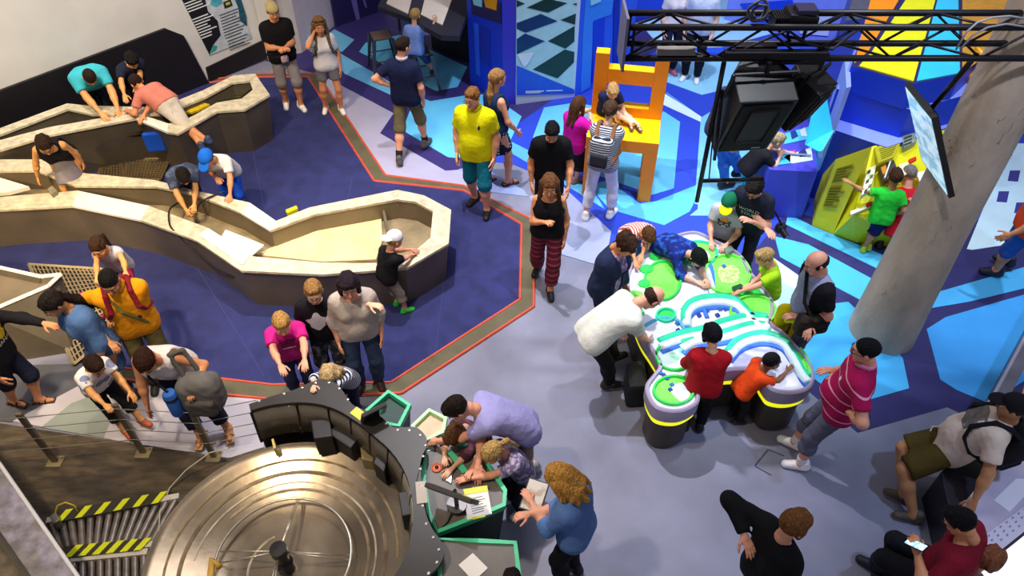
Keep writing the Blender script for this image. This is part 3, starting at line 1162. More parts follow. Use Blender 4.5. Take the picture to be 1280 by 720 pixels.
# access hatch lines
for a, b_ in (((944, 583), (964, 594)), ((944, 582), (960, 562)), ((960, 562), (980, 570))):
    mbx = MB()
    mbx.tube([G(*a), G(*b_)], .008, 4)
    mbx.build('floor_seam', mat('#4e5268', noise=0), floor)

# dark blue ribbed mat with olive edging and red piping
M_MAT = mat('#282d66', rough=.8, noise=.18, nscale=5, bump=.5, bscale=150, name='ribbed_mat')
INN = [(262, 104), (327, 97), (385, 97), (468, 227), (580, 239), (652, 281), (650, 375), (489, 479), (341, 482), (153, 461), (100, 455), (60, 420), (-90, 380), (-90, 190), (200, 120)]
mb = MB()
mb.slab(poly(INN), 0, .012)
mt = mb.build('floor_mat', M_MAT)
tag(mt, 'dark blue ribbed floor mat spread under the water troughs', 'mat')
OUT = [(256, 101), (327, 93), (397, 93), (482, 220), (579, 233), (668, 277), (667, 384), (502, 492), (340, 500), (270, 493), (150, 474)]
INB = [(262, 104), (327, 97), (385, 97), (468, 227), (580, 239), (652, 281), (650, 375), (489, 479), (341, 482), (272, 474), (153, 461)]
M_OL = mat('#5c5640', rough=.7, noise=.12, nscale=5, name='mat_edging')
M_RED = mat('#c8503a', rough=.6, noise=.05, name='red_piping')
Oa, Ia = poly(OUT), poly(INB)
for i in range(len(OUT) - 1):
    b = MB()
    b.slab([Oa[i], Oa[i + 1], Ia[i + 1], Ia[i]], 0, .016)
    b.build('edging', M_OL, mt)
for line in (Oa, Ia):
    for i in range(len(line) - 1):
        b = MB()
        b.tube([line[i] + Vector((0, 0, .012)), line[i + 1] + Vector((0, 0, .012))], .017, 6)
        b.build('piping', M_RED, mt)
for (a, c) in (((440, 225), (390, 455)), ((200, 260), (330, 470)), ((300, 110), (330, 260)), ((560, 300), (545, 440))):
    b = MB()
    b.tube([G(*a, .012), G(*c, .012)], .004, 4)
    b.build('mat_seam', mat('#45467c', noise=0), mt)

# ---- wall with dark panel and poster
A, B_ = G(-260, 306.7), G(340, 72)
wd = (B_ - A).normalized()
wn = Vector((wd.y, -wd.x, 0))

def wallpt(u, v, off=0.0):
    a, b = (u - 640.0) / FPX, (v - 360.0) / FPX
    d = Vector((a, CP - b * SP, -SP - b * CP))
    o = Vector((0, 0, CAM_H))
    t = (A + wn * off - o).dot(wn) / d.dot(wn)
    return o + d * t

def wall_slab(name, pix, off, th, m, parent=None, kind=None):
    f_ = [wallpt(u, v, off + th) for u, v in pix]
    back = [p - wn * th for p in f_]
    b = MB()
    b.prism([tuple(p) for p in f_], [tuple(p) for p in back])
    o = b.build(name, m, parent)
    if kind:
        o['kind'] = kind
    return o
M_WALL = mat('#d9d6d2', rough=.8, noise=.05, nscale=2, bump=.06, bscale=50, name='white_plaster')

def upright(name, p, q, z0, z1, th, m, kind='structure', parent=None, side=1):
    """vertical slab on the ground line p -> q, thickness to the back"""
    d = (q - p).normalized()
    n = Vector((-d.y, d.x, 0)) * th * side
    b = MB()
    b.slab([p, q, q + n, p + n], z0, z1)
    o = b.build(name, m, parent)
    if kind:
        o['kind'] = kind
    return o
wl = upright('wall_left', A, B_, 0, 7, .2, M_WALL)
c1, c2, c3 = G(334, 76), G(378, 66), G(421, 30)
upright('wall_corner', B_, c1 + (B_ - c1) * .2, 0, 7, .3, M_WALL)
upright('wall_back', c1 + Vector((.05, .05, 0)), c2, 0, 7, .3, mat('#c9c3c4', rough=.8, noise=.04, name='white_plaster'))
upright('wall_end', c2, c3, 0, 7, .3, mat('#d4c8d6', rough=.8, noise=.04, name='white_plaster'))
M_BLK = mat('#17141a', rough=.55, noise=.1, name='black_board')
wall_slab('wall_panel', [(-120, 159), (0, 114), (207, 36), (230, 45), (258, 98), (262, 104), (0, 206), (-120, 252)], 0, .05, M_BLK, wl)
bb = wall_slab('baseboard_left', [(258, 85), (335, 48), (340, 71), (262, 103)], 0, .03, M_BLK, None, 'structure')
# poster
PQ = [(226, -3), (262, 69), (315, 48), (299, -6), (296, -40), (206, -40)]
po = thing('exhibit_poster', 'tall printed information poster in black, white and teal on the white wall', 'poster', tuple(wallpt(262, 69)))
def wchild(name, pix, off, th, m):
    f_ = [wallpt(u, v, off + th) - wallpt(262, 69) for u, v in pix]
    back = [p - wn * th for p in f_]
    b = MB()
    b.prism([tuple(p) for p in f_], [tuple(p) for p in back])
    return b.build(name, m, po)
wchild('sheet', PQ, 0, .012, mat('#c3ccd2', rough=.4, col2='#3f8f9c', pattern='blotch', freq=1.6, duty=.62, noise=.1, name='print_ground'))
wchild('dark_field', [(206, -40), (226, -3), (262, 69), (266, 57), (276, 44), (272, 26), (260, 14), (257, 2), (250, -40)], .0125, .003, mat('#1a171c', rough=.4, noise=0, name='print_black'))
wchild('badge', [(279, 3), (288, -1), (291, 7), (281, 11)], .0125, .004, mat('#2c2a1c', rough=.4, noise=0))
wchild('badge_text', [(282, 4), (287, 2), (288, 5), (283, 7)], .017, .002, mat('#c8b640', rough=.4, noise=0))
wchild('swirl', [(264, -2), (276, -5), (278, 4), (270, 9), (263, 6)], .0125, .003, mat('#4fa8bb', rough=.4, noise=.2))
wchild('swirl', [(292, -4), (300, -5), (308, 20), (309, 33), (300, 26), (298, 10)], .0125, .003, mat('#23586e', rough=.4, noise=.3, nscale=20))
wchild('swirl', [(262, 67), (266, 56), (272, 58), (270, 63)], .0125, .003, mat('#3fa6a0', rough=.4, noise=.2))
M_TX1, M_TX2 = mat('#e8e8e8', noise=0, name='type'), mat('#4a4f58', noise=0, name='type')
for i in range(22):
    y = -14 + i * 3.3
    x0 = 221 + max(0, (y + 8)) * .50 + 4
    x1 = 250 + (y + 10) * .33 + 5 * math.sin(i * 1.7) - (4 if i % 5 == 0 else 0)
    if i in (4, 9, 10) or x1 - x0 < 5 or y > 48:
        continue
    wchild('text_line', [(x0, y + 2), (x1, y + 2 - (x1 - x0) * .38), (x1 + .6, y + 3.2 - (x1 - x0) * .38), (x0 + .6, y + 3.2)], .016, .002, M_TX1)
for i in range(13):
    y = 13 + i * 3.6
    x0, x1 = 274 + i * .9 + (0 if i < 9 else 2), 299 + i * 1.1 - (i % 3) * 3
    wchild('text_line', [(x0, y + 6), (x1, y + 6 - (x1 - x0) * .38), (x1 + .5, y + 7 - (x1 - x0) * .38), (x0 + .5, y + 7)], .0155, .002, M_TX2)

# ------------------------------------------------------------------ water troughs
M_STEEL = mat('#857763', rough=.36, metal=.45, noise=.15, nscale=2.2, bump=.05, bscale=20, name='brushed_steel')
M_STEELD = mat('#655c50', rough=.40, metal=.4, noise=.15, nscale=3, name='brushed_steel')
M_RIM = mat('#d3c7ac', rough=.5, metal=.0, noise=.2, nscale=12, bump=.3, bscale=60, name='worn_rim', detail=8)
M_RIMW = mat('#efe9dd', rough=.5, noise=.05, nscale=6, name='white_rim')
M_SAND = mat('#8f7f60', rough=.7, noise=.25, nscale=4, bump=.2, bscale=18, name='basin_floor')  # darkened to paint in the shade of the channel

def trough(name, label, outer, inner, z=.75, bed=.45, white=(), wall=M_STEEL, bedm=M_SAND, skip=(), rim=M_RIM, foot=.09, closed=True):
    O, I = poly(outer, z), poly(inner, z)
    n = len(O)
    c = sum(O, Vector()) / n
    t = thing(name, label, 'water trough', (c.x, c.y, 0))
    off = Vector((c.x, c.y, 0))
    L = lambda p, zz: (p.x - off.x, p.y - off.y, zz)
    ins = []
    for i in range(n):
        d = (O[i] - O[i - 1]).normalized() + (O[(i + 1) % n] - O[i]).normalized()
        nn = Vector((-d.y, d.x, 0)).normalized()
        if nn.dot(I[i] - O[i]) < 0:
            nn = -nn
        ins.append(nn)
    for i in range(n if closed else n - 1):
        j = (i + 1) % n
        if i in skip:
            continue
        b = MB()
        b.slab([L(O[i], 0)[:2], L(O[j], 0)[:2], L(I[j], 0)[:2], L(I[i], 0)[:2]], z - .035, z)
        b.build('rim_plate', M_RIMW if i in white else rim, t, bevel=.004)
        for (P0, P1, f0, zlo, nm, sgn) in ((O[i], O[j], foot, 0.0, 'side_panel', 1), (I[i], I[j], -.02, bed - .02, 'inner_panel', -1)):
            a0, a1 = P0 + ins[i] * .02 * sgn, P1 + ins[j] * .02 * sgn
            g0, g1 = P0 + ins[i] * (.02 + f0) * sgn, P1 + ins[j] * (.02 + f0) * sgn
            th0, th1 = ins[i] * .02 * sgn, ins[j] * .02 * sgn
            b = MB()
            b.prism([L(a0, z - .034), L(a1, z - .034), L(a1 + th1, z - .034), L(a0 + th0, z - .034)],
                    [L(g0, zlo), L(g1, zlo), L(g1 + th1, zlo), L(g0 + th0, zlo)])
            b.build(nm, wall, t)
    b = MB()
    b.slab([L(p + ins[i] * -.0, 0)[:2] for i, p in enumerate(I)], bed - .04, bed)
    b.build('bed', bedm, t)
    return t, off

OA = [(-70, 186), (0, 160), (84, 129), (112, 132), (200, 134), (253, 113), (292, 94), (319, 92), (337, 118), (305, 137), (271, 139), (222, 167), (209, 165), (169, 148), (60, 169), (0, 187), (-70, 211)]
IA = [(-70, 195), (0, 168), (84, 136), (115, 143), (203, 143), (257, 121), (290, 103), (312, 101), (316, 112), (302, 123), (271, 128), (224, 154), (210, 154), (168, 140), (60, 159), (0, 175), (-70, 200)]
trA, offA = trough('water_trough', 'long angular steel water trough along the white wall, with a pool at its end', OA, IA, .75, .52, white=(12,), wall=M_STEELD, bedm=mat('#6b6250', rough=.5, noise=.2, name='trough_bed'))
OB = [(-70, 199), (53, 199), (104, 216), (194, 225), (253, 240), (312, 253), (345, 276), (387, 259), (497, 237), (530, 244), (564, 262), (561, 304), (508, 335), (402, 343), (301, 338), (245, 300), (176, 275), (90, 257), (0, 262), (-70, 268)]
IB = [(-70, 214), (45, 213), (93, 232), (194, 233), (241, 242), (300, 265), (338, 288), (392, 268), (497, 249), (519, 252), (541, 264), (538, 297), (500, 329), (402, 328), (312, 320), (258, 284), (186, 257), (97, 238), (0, 246), (-70, 252)]
trB, offB = trough('water_trough', 'larger steel water trough in the middle of the mat, ending in a wide many-sided basin', OB, IB, .62, .33, white=(5, 16), foot=.06)
# white panels lying across the channel near the basin, and the weir board
def flat_pan(name, pix, z, th, m, parent, off):
    b = MB()
    b.slab([(G(u, v, z) - off)[:2] for u, v in pix], z - th, z)
    return b.build(name, m, parent)
flat_pan('channel_board', [(248, 293), (260, 285), (313, 318), (303, 331)], .635, .014, M_RIMW, trB, offB)
flat_pan('channel_board', [(276, 297), (282, 287), (330, 306), (312, 322)], .50, .015, M_RIMW, trB, offB)
flat_pan('spillway', [(-70, 216), (0, 222), (36, 233), (10, 240), (-70, 246)], .54, .05, M_RIMW, trB, offB)
flat_pan('lit_sand_shelf', [(320, 318), (395, 284), (476, 262), (478, 300), (470, 324), (402, 327)], .37, .03, mat('#d8c796', rough=.6, noise=.12, nscale=4, name='painted_lit_bed'), trB, offB)  # paler bed colour paints in the light on this part
b = MB()
b.box(G(482, 277, .41) - offB, (.03, .62, .16), Matrix.Rotation(.25, 3, 'Z'))
b.build('weir_board', M_STEEL, trB)
# pool water in the far trough
water = mat('#3a3826', rough=.06, noise=.15, nscale=4, name='still_water', spec=.6)
flat_pan('water_surface', [(233, 136), (257, 123), (290, 105), (311, 103), (314, 111), (301, 121), (271, 126), (245, 142)], .62, .02, water, trA, offA)
b = MB()
pts = [(232, 140), (240, 133), (252, 128), (262, 130), (250, 136), (240, 140)]
b.slab([G(u, v, .66)[:2] for u, v in pts], .63, .66)
yb = b.build('water_toy', mat('#d8b81e', rough=.4, noise=.2, nscale=20))
tag(yb, 'yellow plastic toy lying in the pool at the end of the far trough', 'toy')
# hoses
def hose(pix, r, col, label, cat='hose', name='hose'):
    b = MB()
    P = [G(*p) if len(p) == 3 else G(p[0], p[1], .78) for p in pix]
    Q = []
    for i in range(len(P) - 1):
        p0, p1, p2, p3 = P[max(i - 1, 0)], P[i], P[i + 1], P[min(i + 2, len(P) - 1)]
        for t in np.linspace(0, 1, 7)[:-1]:
            Q.append(.5 * ((2 * p1) + (p2 - p0) * t + (2 * p0 - 5 * p1 + 4 * p2 - p3) * t * t + (3 * p1 - p0 - 3 * p2 + p3) * t ** 3))
    Q.append(P[-1])
    b.tube(Q, r, 6)
    o = b.build(name, mat(col, rough=.5, noise=0), None, True)
    return tag(o, label, cat)
hose([(282, 239, .64), (268, 244, .64), (252, 252, .64), (246, 262, .48)], .010, '#1c1a18', 'short black hose hanging over the back rim of the middle trough')
hose([(225, 252, .50), (212, 262, .64), (212, 280, .64), (220, 291, .60), (238, 308, .42), (272, 336, .33), (320, 354, .30), (380, 360, .30)], .010, '#1c1a18', 'long black hose draped over the front rim of the middle trough', )
# small things on the rims
b = MB()
b.slab([G(u, v, .68)[:2] for u, v in ((59, 236), (65, 232), (71, 238), (64, 243))], .62, .68)
tag(b.build('stone_block', mat('#8d8670', rough=.7, noise=.2)), 'small grey block resting on the front rim of the middle trough', 'block')
b = MB()
p0_, p1_ = G(187, 187, .34), G(210, 185, .34)
b.slab([(p0_.x, p0_.y), (p1_.x, p1_.y), (p1_.x, p1_.y - .07), (p0_.x, p0_.y - .07)], .34, .62)
tag(b.build('blue_bin', mat('#1c4fc0', rough=.4, noise=.05), None, bevel=.02), 'small bright blue bin set against the front of the far trough', 'bin')
b = MB()
b.slab([G(u, v, .3)[:2] for u, v in ((374, 357), (390, 352), (392, 358), (377, 363))], .30, .46)
tag(b.build('red_bucket', mat('#b02020', rough=.4, noise=.05), None, bevel=.02), 'small red bucket in front of the basin', 'bucket')
b = MB()
b.slab([G(u, v, .02)[:2] for u, v in ((358, 268), (372, 262), (374, 266), (360, 272))], .012, .1)
tag(b.build('yellow_float', mat('#d8d020', rough=.4, noise=.05), None, bevel=.015), 'yellow float lying on the mat behind the basin', 'float')

# third trough in the left corner, near the visitors
OC = [(-120, 322), (0, 331), (55, 345), (76, 343), (97, 372), (70, 384), (-120, 384)]
b = MB()
def box_trough(name, label, top, bot, z, m_side, m_top):
    t = thing(name, label, 'water trough', tuple(G(*bot[0])))
    off = G(*bot[0])
    T = [G(u, v, z) - off for u, v in top]
    Bm = [G(u, v, 0) - off for u, v in bot]
    n = len(T)
    for i in range(n):
        j = (i + 1) % n
        b = MB()
        cn = sum(T, Vector()) / n
        ii, ij = (cn - T[i]).normalized() * .03, (cn - T[j]).normalized() * .03
        b.prism([tuple(T[i]), tuple(T[j]), tuple(T[j] + ij), tuple(T[i] + ii)], [tuple(Bm[i]), tuple(Bm[j]), tuple(Bm[j] + ij), tuple(Bm[i] + ii)])
        b.build('side_panel', m_side, t)
    b = MB()
    b.slab([tuple((t_ + ((sum(T, Vector()) / n) - t_) * .03))[:2] for t_ in T], z - .10, z - .06)
    b.build('bed', m_top, t)
    for i in range(n):
        j = (i + 1) % n
        b = MB()
        b.tube([T[i], T[j]], .022, 6)
        b.build('rim_edge', M_RIMW, t)
    return t
box_trough('water_trough', 'low steel water trough at the left edge, beside the woman in denim blue', [(-160, 318), (-20, 330), (52, 346), (76, 343), (60, 358), (-20, 392), (-160, 420)],
           [(-140, 400), (0, 415), (60, 428), (100, 408), (92, 440), (0, 455), (-140, 470)], .62, M_STEELD, M_STEEL)
# grates
def grate(pix, label, z, n, m, m2=None, name='floor_grate'):
    P = [G(u, v, z) for u, v in pix]
    c = sum(P, Vector()) / 4
    t = thing(name, label, 'grate', (c.x, c.y, 0))
    for i in range(4):
        b = MB()
        b.tube([P[i] - Vector((c.x, c.y, 0)), P[(i + 1) % 4] - Vector((c.x, c.y, 0))], .02, 4)
        b.build('frame_bar', m, t)
    for (a, b1, c1, d, nm) in ((P[0], P[1], P[3], P[2], 'slat'), (P[0], P[3], P[1], P[2], 'cross_bar')):
        for i in range(1, n):
            f_ = i / n
            b = MB()
            p, q = a.lerp(b1, f_) - Vector((c.x, c.y, 0)), c1.lerp(d, f_) - Vector((c.x, c.y, 0))
            b.tube([p, q], .009 if nm == 'slat' else .006, 4, caps=False)
            b.build(nm, m, t)
    b = MB()
    b.slab([(p - Vector((c.x, c.y, 0)))[:2] for p in P], .013, .02)
    b.build('dark_sheet', mat('#1c1812', noise=0), t)  # flat dark sheet under the bars
    return t
M_GR = mat('#6e5c40', rough=.5, metal=.3, noise=.1, name='grate_steel')
M_GR2 = mat('#a8977a', rough=.5, metal=.3, noise=.1, name='grate_steel')
grate([(128, 200), (152, 200), (154, 222), (122, 220)], 'small brown drain grate by the woman in the black tank top', .06, 8, M_GR)
grate([(158, 199), (212, 198), (200, 225), (156, 223)], 'larger brown drain grate between the two long troughs', .06, 12, M_GR)
grate([(36, 330), (128, 336), (165, 395), (92, 455)], 'pale metal grate on the floor behind the man in the orange polo shirt', .05, 18, M_GR2)

# corner trough rim close to the viewer, bottom left
t = thing('water_trough', 'pale stone-topped trough corner at the bottom left, nearest the viewer', 'water trough', tuple(G(60, 690, 0)))
off = G(60, 690, 0)
def cor(name, pix, z0, z1, m):
    b = MB()
    b.slab([(G(u, v, z1) - off)[:2] for u, v in pix], z0, z1)
    return b.build(name, m, t, bevel=.005)
cor('rim_top', [(-90, 470), (2, 586), (96, 722), (140, 790), (70, 800), (40, 722), (0, 664), (-90, 560)], .82, .86, mat('#a39aa6', rough=.45, col2='#8a8280', pattern='blotch', freq=5, noise=.25, nscale=12, name='wet_stone'))
cor('basin_floor', [(0, 655), (44, 722), (80, 800), (-120, 800), (-120, 540)], .74, .78, mat('#6e604a', rough=.6, noise=.35, nscale=9, bump=.3, bscale=20, name='wet_sand'))
b = MB()
b.tube([G(-90, 466, .86) - off, G(1, 582, .86) - off, G(98, 722, .86) - off, G(142, 790, .86) - off], .016, 8)
b.build('rim_edge', mat('#e8e4e2', rough=.4, noise=0), t, True)
cor('side_panel', [(-60, 530), (4, 592), (92, 722), (120, 790), (80, 790), (-90, 560)], 0.0, .82, M_STEELD)

# ------------------------------------------------------------------ back of the hall: blue exhibits
M_BLUE = mat('#123cd4', rough=.4, noise=.03, nscale=2, name='blue_laminate')
M_BLUE2 = mat('#2f62ea', rough=.4, noise=.03, nscale=2, name='light_blue_laminate')
M_BLUED = mat('#1230b0', rough=.4, noise=.03, nscale=2, name='deep_blue_laminate')
M_VIO = mat('#3f37c4', rough=.4, noise=.03, nscale=2, name='violet_laminate')
M_NAV = mat('#252058', rough=.5, noise=.05, nscale=2, name='navy_laminate')
M_LAVL = mat('#8fa0ee', rough=.4, noise=.03, name='pale_ledge')
M_TURQ = mat('#2fc0e6', rough=.35, noise=.06, nscale=3, name='turquoise_laminate')
M_YEL = mat('#e3dc10', rough=.45, noise=.03, name='yellow_laminate')
M_YEL2 = mat('#b9b012', rough=.45, noise=.03, name='olive_yellow_laminate')
M_ORA = mat('#f08a08', rough=.45, noise=.03, name='orange_laminate')
M_WHITE = mat('#eef2f4', rough=.4, noise=.02, name='white_laminate')

class VP:
    """upright board standing on the ground line p -> q (pixels); patches are given in pixels on its face"""
    def __init__(self, name, label, cat, p, q, H, th, m):
        self.A, self.B = G(*p), G(*q)
        d = (self.B - self.A).normalized()
        self.d, self.n = d, Vector((d.y, -d.x, 0))
        if self.n.y > 0:
            self.n = -self.n
        self.t = thing(name, label, cat, tuple(self.A))
        b = MB()
        b.slab([(0, 0), tuple(self.B - self.A)[:2], tuple(self.B - self.A - self.n * th)[:2], tuple(-self.n * th)[:2]], 0, H)
        b.build('board', m, self.t)

    def at(self, u, v, off):
        a, b = (u - 640.0) / FPX, (v - 360.0) / FPX
        d = Vector((a, CP - b * SP, -SP - b * CP))
        o = Vector((0, 0, CAM_H))
        t = (self.A + self.n * off - o).dot(self.n) / d.dot(self.n)
        return o + d * t - self.A

    def patch(self, name, pix, off, th, m):
        f_ = [self.at(u, v, off + th) for u, v in pix]
        b = MB()
        b.prism([tuple(p) for p in f_], [tuple(p - self.n * th) for p in f_])
        return b.build(name, m, self.t)

# dark partition top left of centre
v1 = VP('partition', 'dark navy partition with a pale violet stripe behind the drawing desk', 'partition', (421, 34), (482, 12), 3.0, .5, M_NAV)
v1.patch('stripe', [(438, -4), (445, -4), (450, 24), (446, 26)], .0, .01, mat('#6f66b8', noise=0))
v1.patch('stripe', [(452, -4), (455, -4), (459, 9), (457, 10)], .0, .01, mat('#6f66b8', noise=0))
# plain black box behind the stools
v2 = VP('black_box', 'plain black box between the drawing desk and the blue board', 'exhibit', (540, 60), (588, 80), 2.2, .8, mat('#0f0c14', rough=.6, noise=.05))
# blue board with windows
v3 = VP('exhibit_board', 'tall blue exhibit board with a dark slot and small yellow window', 'exhibit board', (588, 108), (629, 129), 3.2, .3, M_BLUE)
v3.patch('recess', [(588, -6), (626, 4), (626, 30), (590, 18)], 0, .012, M_NAV)
v3.patch('window', [(590, -4), (602, 0), (602, 9), (592, 6)], .012, .01, mat('#8fd8ea', rough=.3, noise=0))
v3.patch('window', [(604, -4), (621, 0), (620, 13), (607, 9)], .012, .01, mat('#f3a212', rough=.3, noise=0))
v3.patch('slot', [(599, 31), (612, 38), (613, 86), (600, 75)], 0, .012, M_BLUED)
v3.patch('slot_edge', [(592, 29), (598, 31), (600, 96), (595, 92)], 0, .014, M_BLUE2)
v3b = VP('exhibit_board', 'violet blue narrow end board left of the checkered board', 'exhibit board', (629, 130), (645, 130), 3.2, .3, M_VIO)
# checkered board
v4 = VP('checkered_board', 'tall board printed with a green and white checker floor picture', 'exhibit board', (645, 131), (718, 121), 3.2, .12, mat('#d5dde8', rough=.3, noise=.02))
M_CG, M_CW = mat('#16352e', rough=.3, noise=.1), mat('#bfe3e2', rough=.3, noise=.05)
M_CN = mat('#123a6a', rough=.3, noise=.1)
v4.patch('picture', [(646, -4), (720, -4), (717, 112), (645, 82)], 0, .006, M_CW)
e1, e2 = (23.5, -11.5), (20.5, 10.8)
o0 = (650.5, 20)
for i in range(-4, 5):
    for j in range(-4, 7):
        if (i + j) % 2:
            continue
        k = 1 + max(0, j) * .04
        c = (648 + i * 11.5 * k + j * 10.5 * k + 2, 31 - i * 5.8 * k + j * 6.0 * k + 6)
        q = []
        for (a, b_) in ((0, 0), (1, 0), (1, 1), (0, 1)):
            q.append((c[0] + (a * 11.7 + b_ * 10.7) * k * 1.0, c[1] + (-a * 5.9 + b_ * 6.1) * k * 1.0))
for (q, mm) in [
    ([(646, 9), (656, 4.5), (650, 2), (646, 0)], M_CG), ([(659, 9.5), (683, -2), (709, 4), (685, 16)], M_CG), ([(646, 29), (676, 17.5), (697, 26.5), (657, 41), (646, 36)], M_CN),
    ([(701, 25), (720, 17), (719, 31)], M_CG), ([(646, 49), (656.5, 42), (681, 51.5), (646, 68)], M_CN), ([(685, 51.5), (718.5, 32.5), (718, 52), (707, 61)], M_CG), ([(666, 87), (706, 62), (718, 65), (717.5, 78), (697, 98)], M_CG),
    ([(716, 5), (721, 4), (721, 7)], M_CG)]:
    v4.patch('checker_tile', q, .006, .004, mm)
v4.patch('blue_field', [(646, 82), (718, 112), (718, 117), (646, 119)], .006, .006, mat('#2a5ad8', rough=.3, noise=.05))
v4.patch('white_field', [(646, 68), (668, 66), (660, 80), (655, 84)], .011, .004, M_WHITE)
for (x0, x1, y) in ((657, 680, 114), (657, 676, 115.8), (683, 703, 113.2)):
    v4.patch('text_line', [(x0, y), (x1, y - .6), (x1, y + .4), (x0, y + 1)], .013, .003, M_WHITE)
# blue board to the right of it, with nested angular shapes
v5 = VP('exhibit_board', 'bright blue board with nested angular arches right of the checkered board', 'exhibit board', (718, 121), (786, 92), 3.2, .25, M_BLUE2)
v5.patch('arch', [(733, -4), (768, -4), (764, 18), (742, 26), (738, 108), (726, 116), (729, 40)], 0, .012, mat('#3c8cf2', rough=.4, noise=.03))
v5.patch('arch', [(742, 28), (756, 22), (754, 90), (740, 104)], .012, .012, M_BLUE)
v5.patch('window', [(738, -3), (752, -5), (751, 2), (739, 7)], .013, .012, mat('#9fe0f4', rough=.3, noise=0))
v5.patch('panel_edge', [(768, -4), (775, -4), (772, 96), (766, 98)], 0, .02, M_BLUED)
# far structure behind the truss
v6 = VP('exhibit_board', 'low blue exhibit front far behind the truss', 'exhibit board', (790, 28), (905, -2), 1.2, .8, M_BLUE)
v7 = VP('exhibit_board', 'pale violet and blue angular wall beyond the truss', 'exhibit board', (905, 25), (1040, 60), 1.5, .5, mat('#7d8df0', rough=.4, noise=.03))
v7.patch('facet', [(925, 5), (990, 0), (1000, 30), (940, 28)], 0, .02, M_BLUE)
v7.patch('facet', [(995, 15), (1040, 20), (1035, 45), (1000, 42)], 0, .02, mat('#c6d2fa', rough=.4, noise=.03))

# drawing desk, stools
def wbox(b, c, s, rz=0, m=0):
    return b.box(c, s, Matrix.Rotation(rz, 3, 'Z'), m)
dk = thing('drawing_desk', 'black framed double drawing desk with two tilted beige boards', 'desk', tuple(G(520, 52)))
dc = G(520, 52)
M_DKF = mat('#2c2a36', rough=.5, noise=.05, name='desk_frame')
for nm, pix, z0, z1, mm in (('desk_frame', [(472, 8), (486, -22), (600, -30), (574, 45), (551, 44), (530, 33), (523, 26)], 1.05, 1.13, M_DKF),):
    b = MB()
    b.slab([(G(u, v, z1) - dc)[:2] for u, v in pix], z0, z1)
    b.build(nm, mm, dk)
for pix in ([(483, 4), (494, -20), (520, -22), (510, 17)], [(526, 18), (536, -22), (574, -26), (553, 31)]):
    b = MB()
    b.slab([(G(u, v, 1.145) - dc)[:2] for u, v in pix], 1.13, 1.145)
    b.build('drawing_board', mat('#e8d6c4', rough=.5, noise=.04), dk)
for u, v in ((500, 38), (511, 22), (544, 58), (556, 62), (520, 5), (570, 30)):
    g = G(u, v) - dc
    b = MB()
    b.tube([(g.x, g.y, 0), (g.x, g.y, 1.06)], .025, 8)
    b.build('leg', M_DKF, dk)
def stool(u, v, label, z=.62):
    # u, v: middle of the seat
    c = G(u, v, z)
    t = thing('metal_stool', label, 'stool', (c.x, c.y, 0), .35)
    M = mat('#57555c', rough=.35, metal=.7, noise=.1, name='gunmetal')
    b = MB()
    b.slab([(-.15, -.15), (.15, -.15), (.15, .15), (-.15, .15)], z - .035, z)
    b.build('seat', mat('#6a564e', rough=.5, noise=.15), t, bevel=.012)
    b = MB()
    for s in (-1, 1):
        b.tube([(s * .19, -.19, z * .4), (s * .19, .19, z * .4)], .01, 6)
        b.tube([(-.19, s * .19, z * .4), (.19, s * .19, z * .4)], .01, 6)
    b.build('brace', M, t)
    for sx in (-1, 1):
        for sy in (-1, 1):
            b = MB()
            b.prism([(sx * .15 + x, sy * .15 + y, z - .03) for x, y in ((-.03, -.03), (.03, -.03), (.03, .03), (-.03, .03))], [(sx * .23 + x, sy * .23 + y, 0) for x, y in ((-.015, -.015), (.015, -.015), (.015, .015), (-.015, .015))])
            b.build('leg', M, t)
    return t
stool(476, 43, 'empty gunmetal stool left of the boy at the drawing desk')
stool(524, 63, 'gunmetal stool that the boy in pale blue sits on')

# giant chair
gc = thing('giant_chair', 'oversized orange and yellow block chair that a boy sits on', 'chair', (1.4, 8.1, 0))
SZ = .92
S = [G(743, 135, SZ), G(829, 141, SZ), G(824, 180, SZ), G(733, 171, SZ)]
ox = Vector((1.4, 8.1, 0))
Lx = lambda p, z: (p.x - ox.x, p.y - ox.y, z)
dx = (S[2] - S[3]).normalized()
dy = Vector((-dx.y, dx.x, 0))
O3 = S[3]
Wd, Dp = (S[2] - S[3]).length, (S[0] - S[3]).dot(dy)
def gpart(name, x0, x1, y0, y1, z0, z1, mtop=M_YEL):
    b = MB()
    P = [O3 + dx * x + dy * y for x, y in ((x0, y0), (x1, y0), (x1, y1), (x0, y1))]
    T, Bm = [Lx(p, z1) for p in P], [Lx(p, z0) for p in P]
    b.prism(T, Bm, 1, 0, 0)
    return b.build(name, [M_ORA, mat('#f5c800', rough=.45, noise=.02)], gc, bevel=.006)
lw = .17
gpart('seat', 0, Wd, 0, Dp, SZ - .17, SZ)
for x in (0, Wd - lw):
    for y in (0, Dp - lw):
        gpart('leg', x, x + lw, y, y + lw, 0, SZ - .17)
BT = 1.78
for x in (0, Wd - lw):
    gpart('back_post', x, x + lw, Dp - .15, Dp, SZ, BT)
gpart('back_rail', lw, Wd - lw, Dp - .15, Dp, 1.38, 1.58)
gpart('back_rail', lw, Wd - lw, Dp - .15, Dp, SZ, SZ + .14)

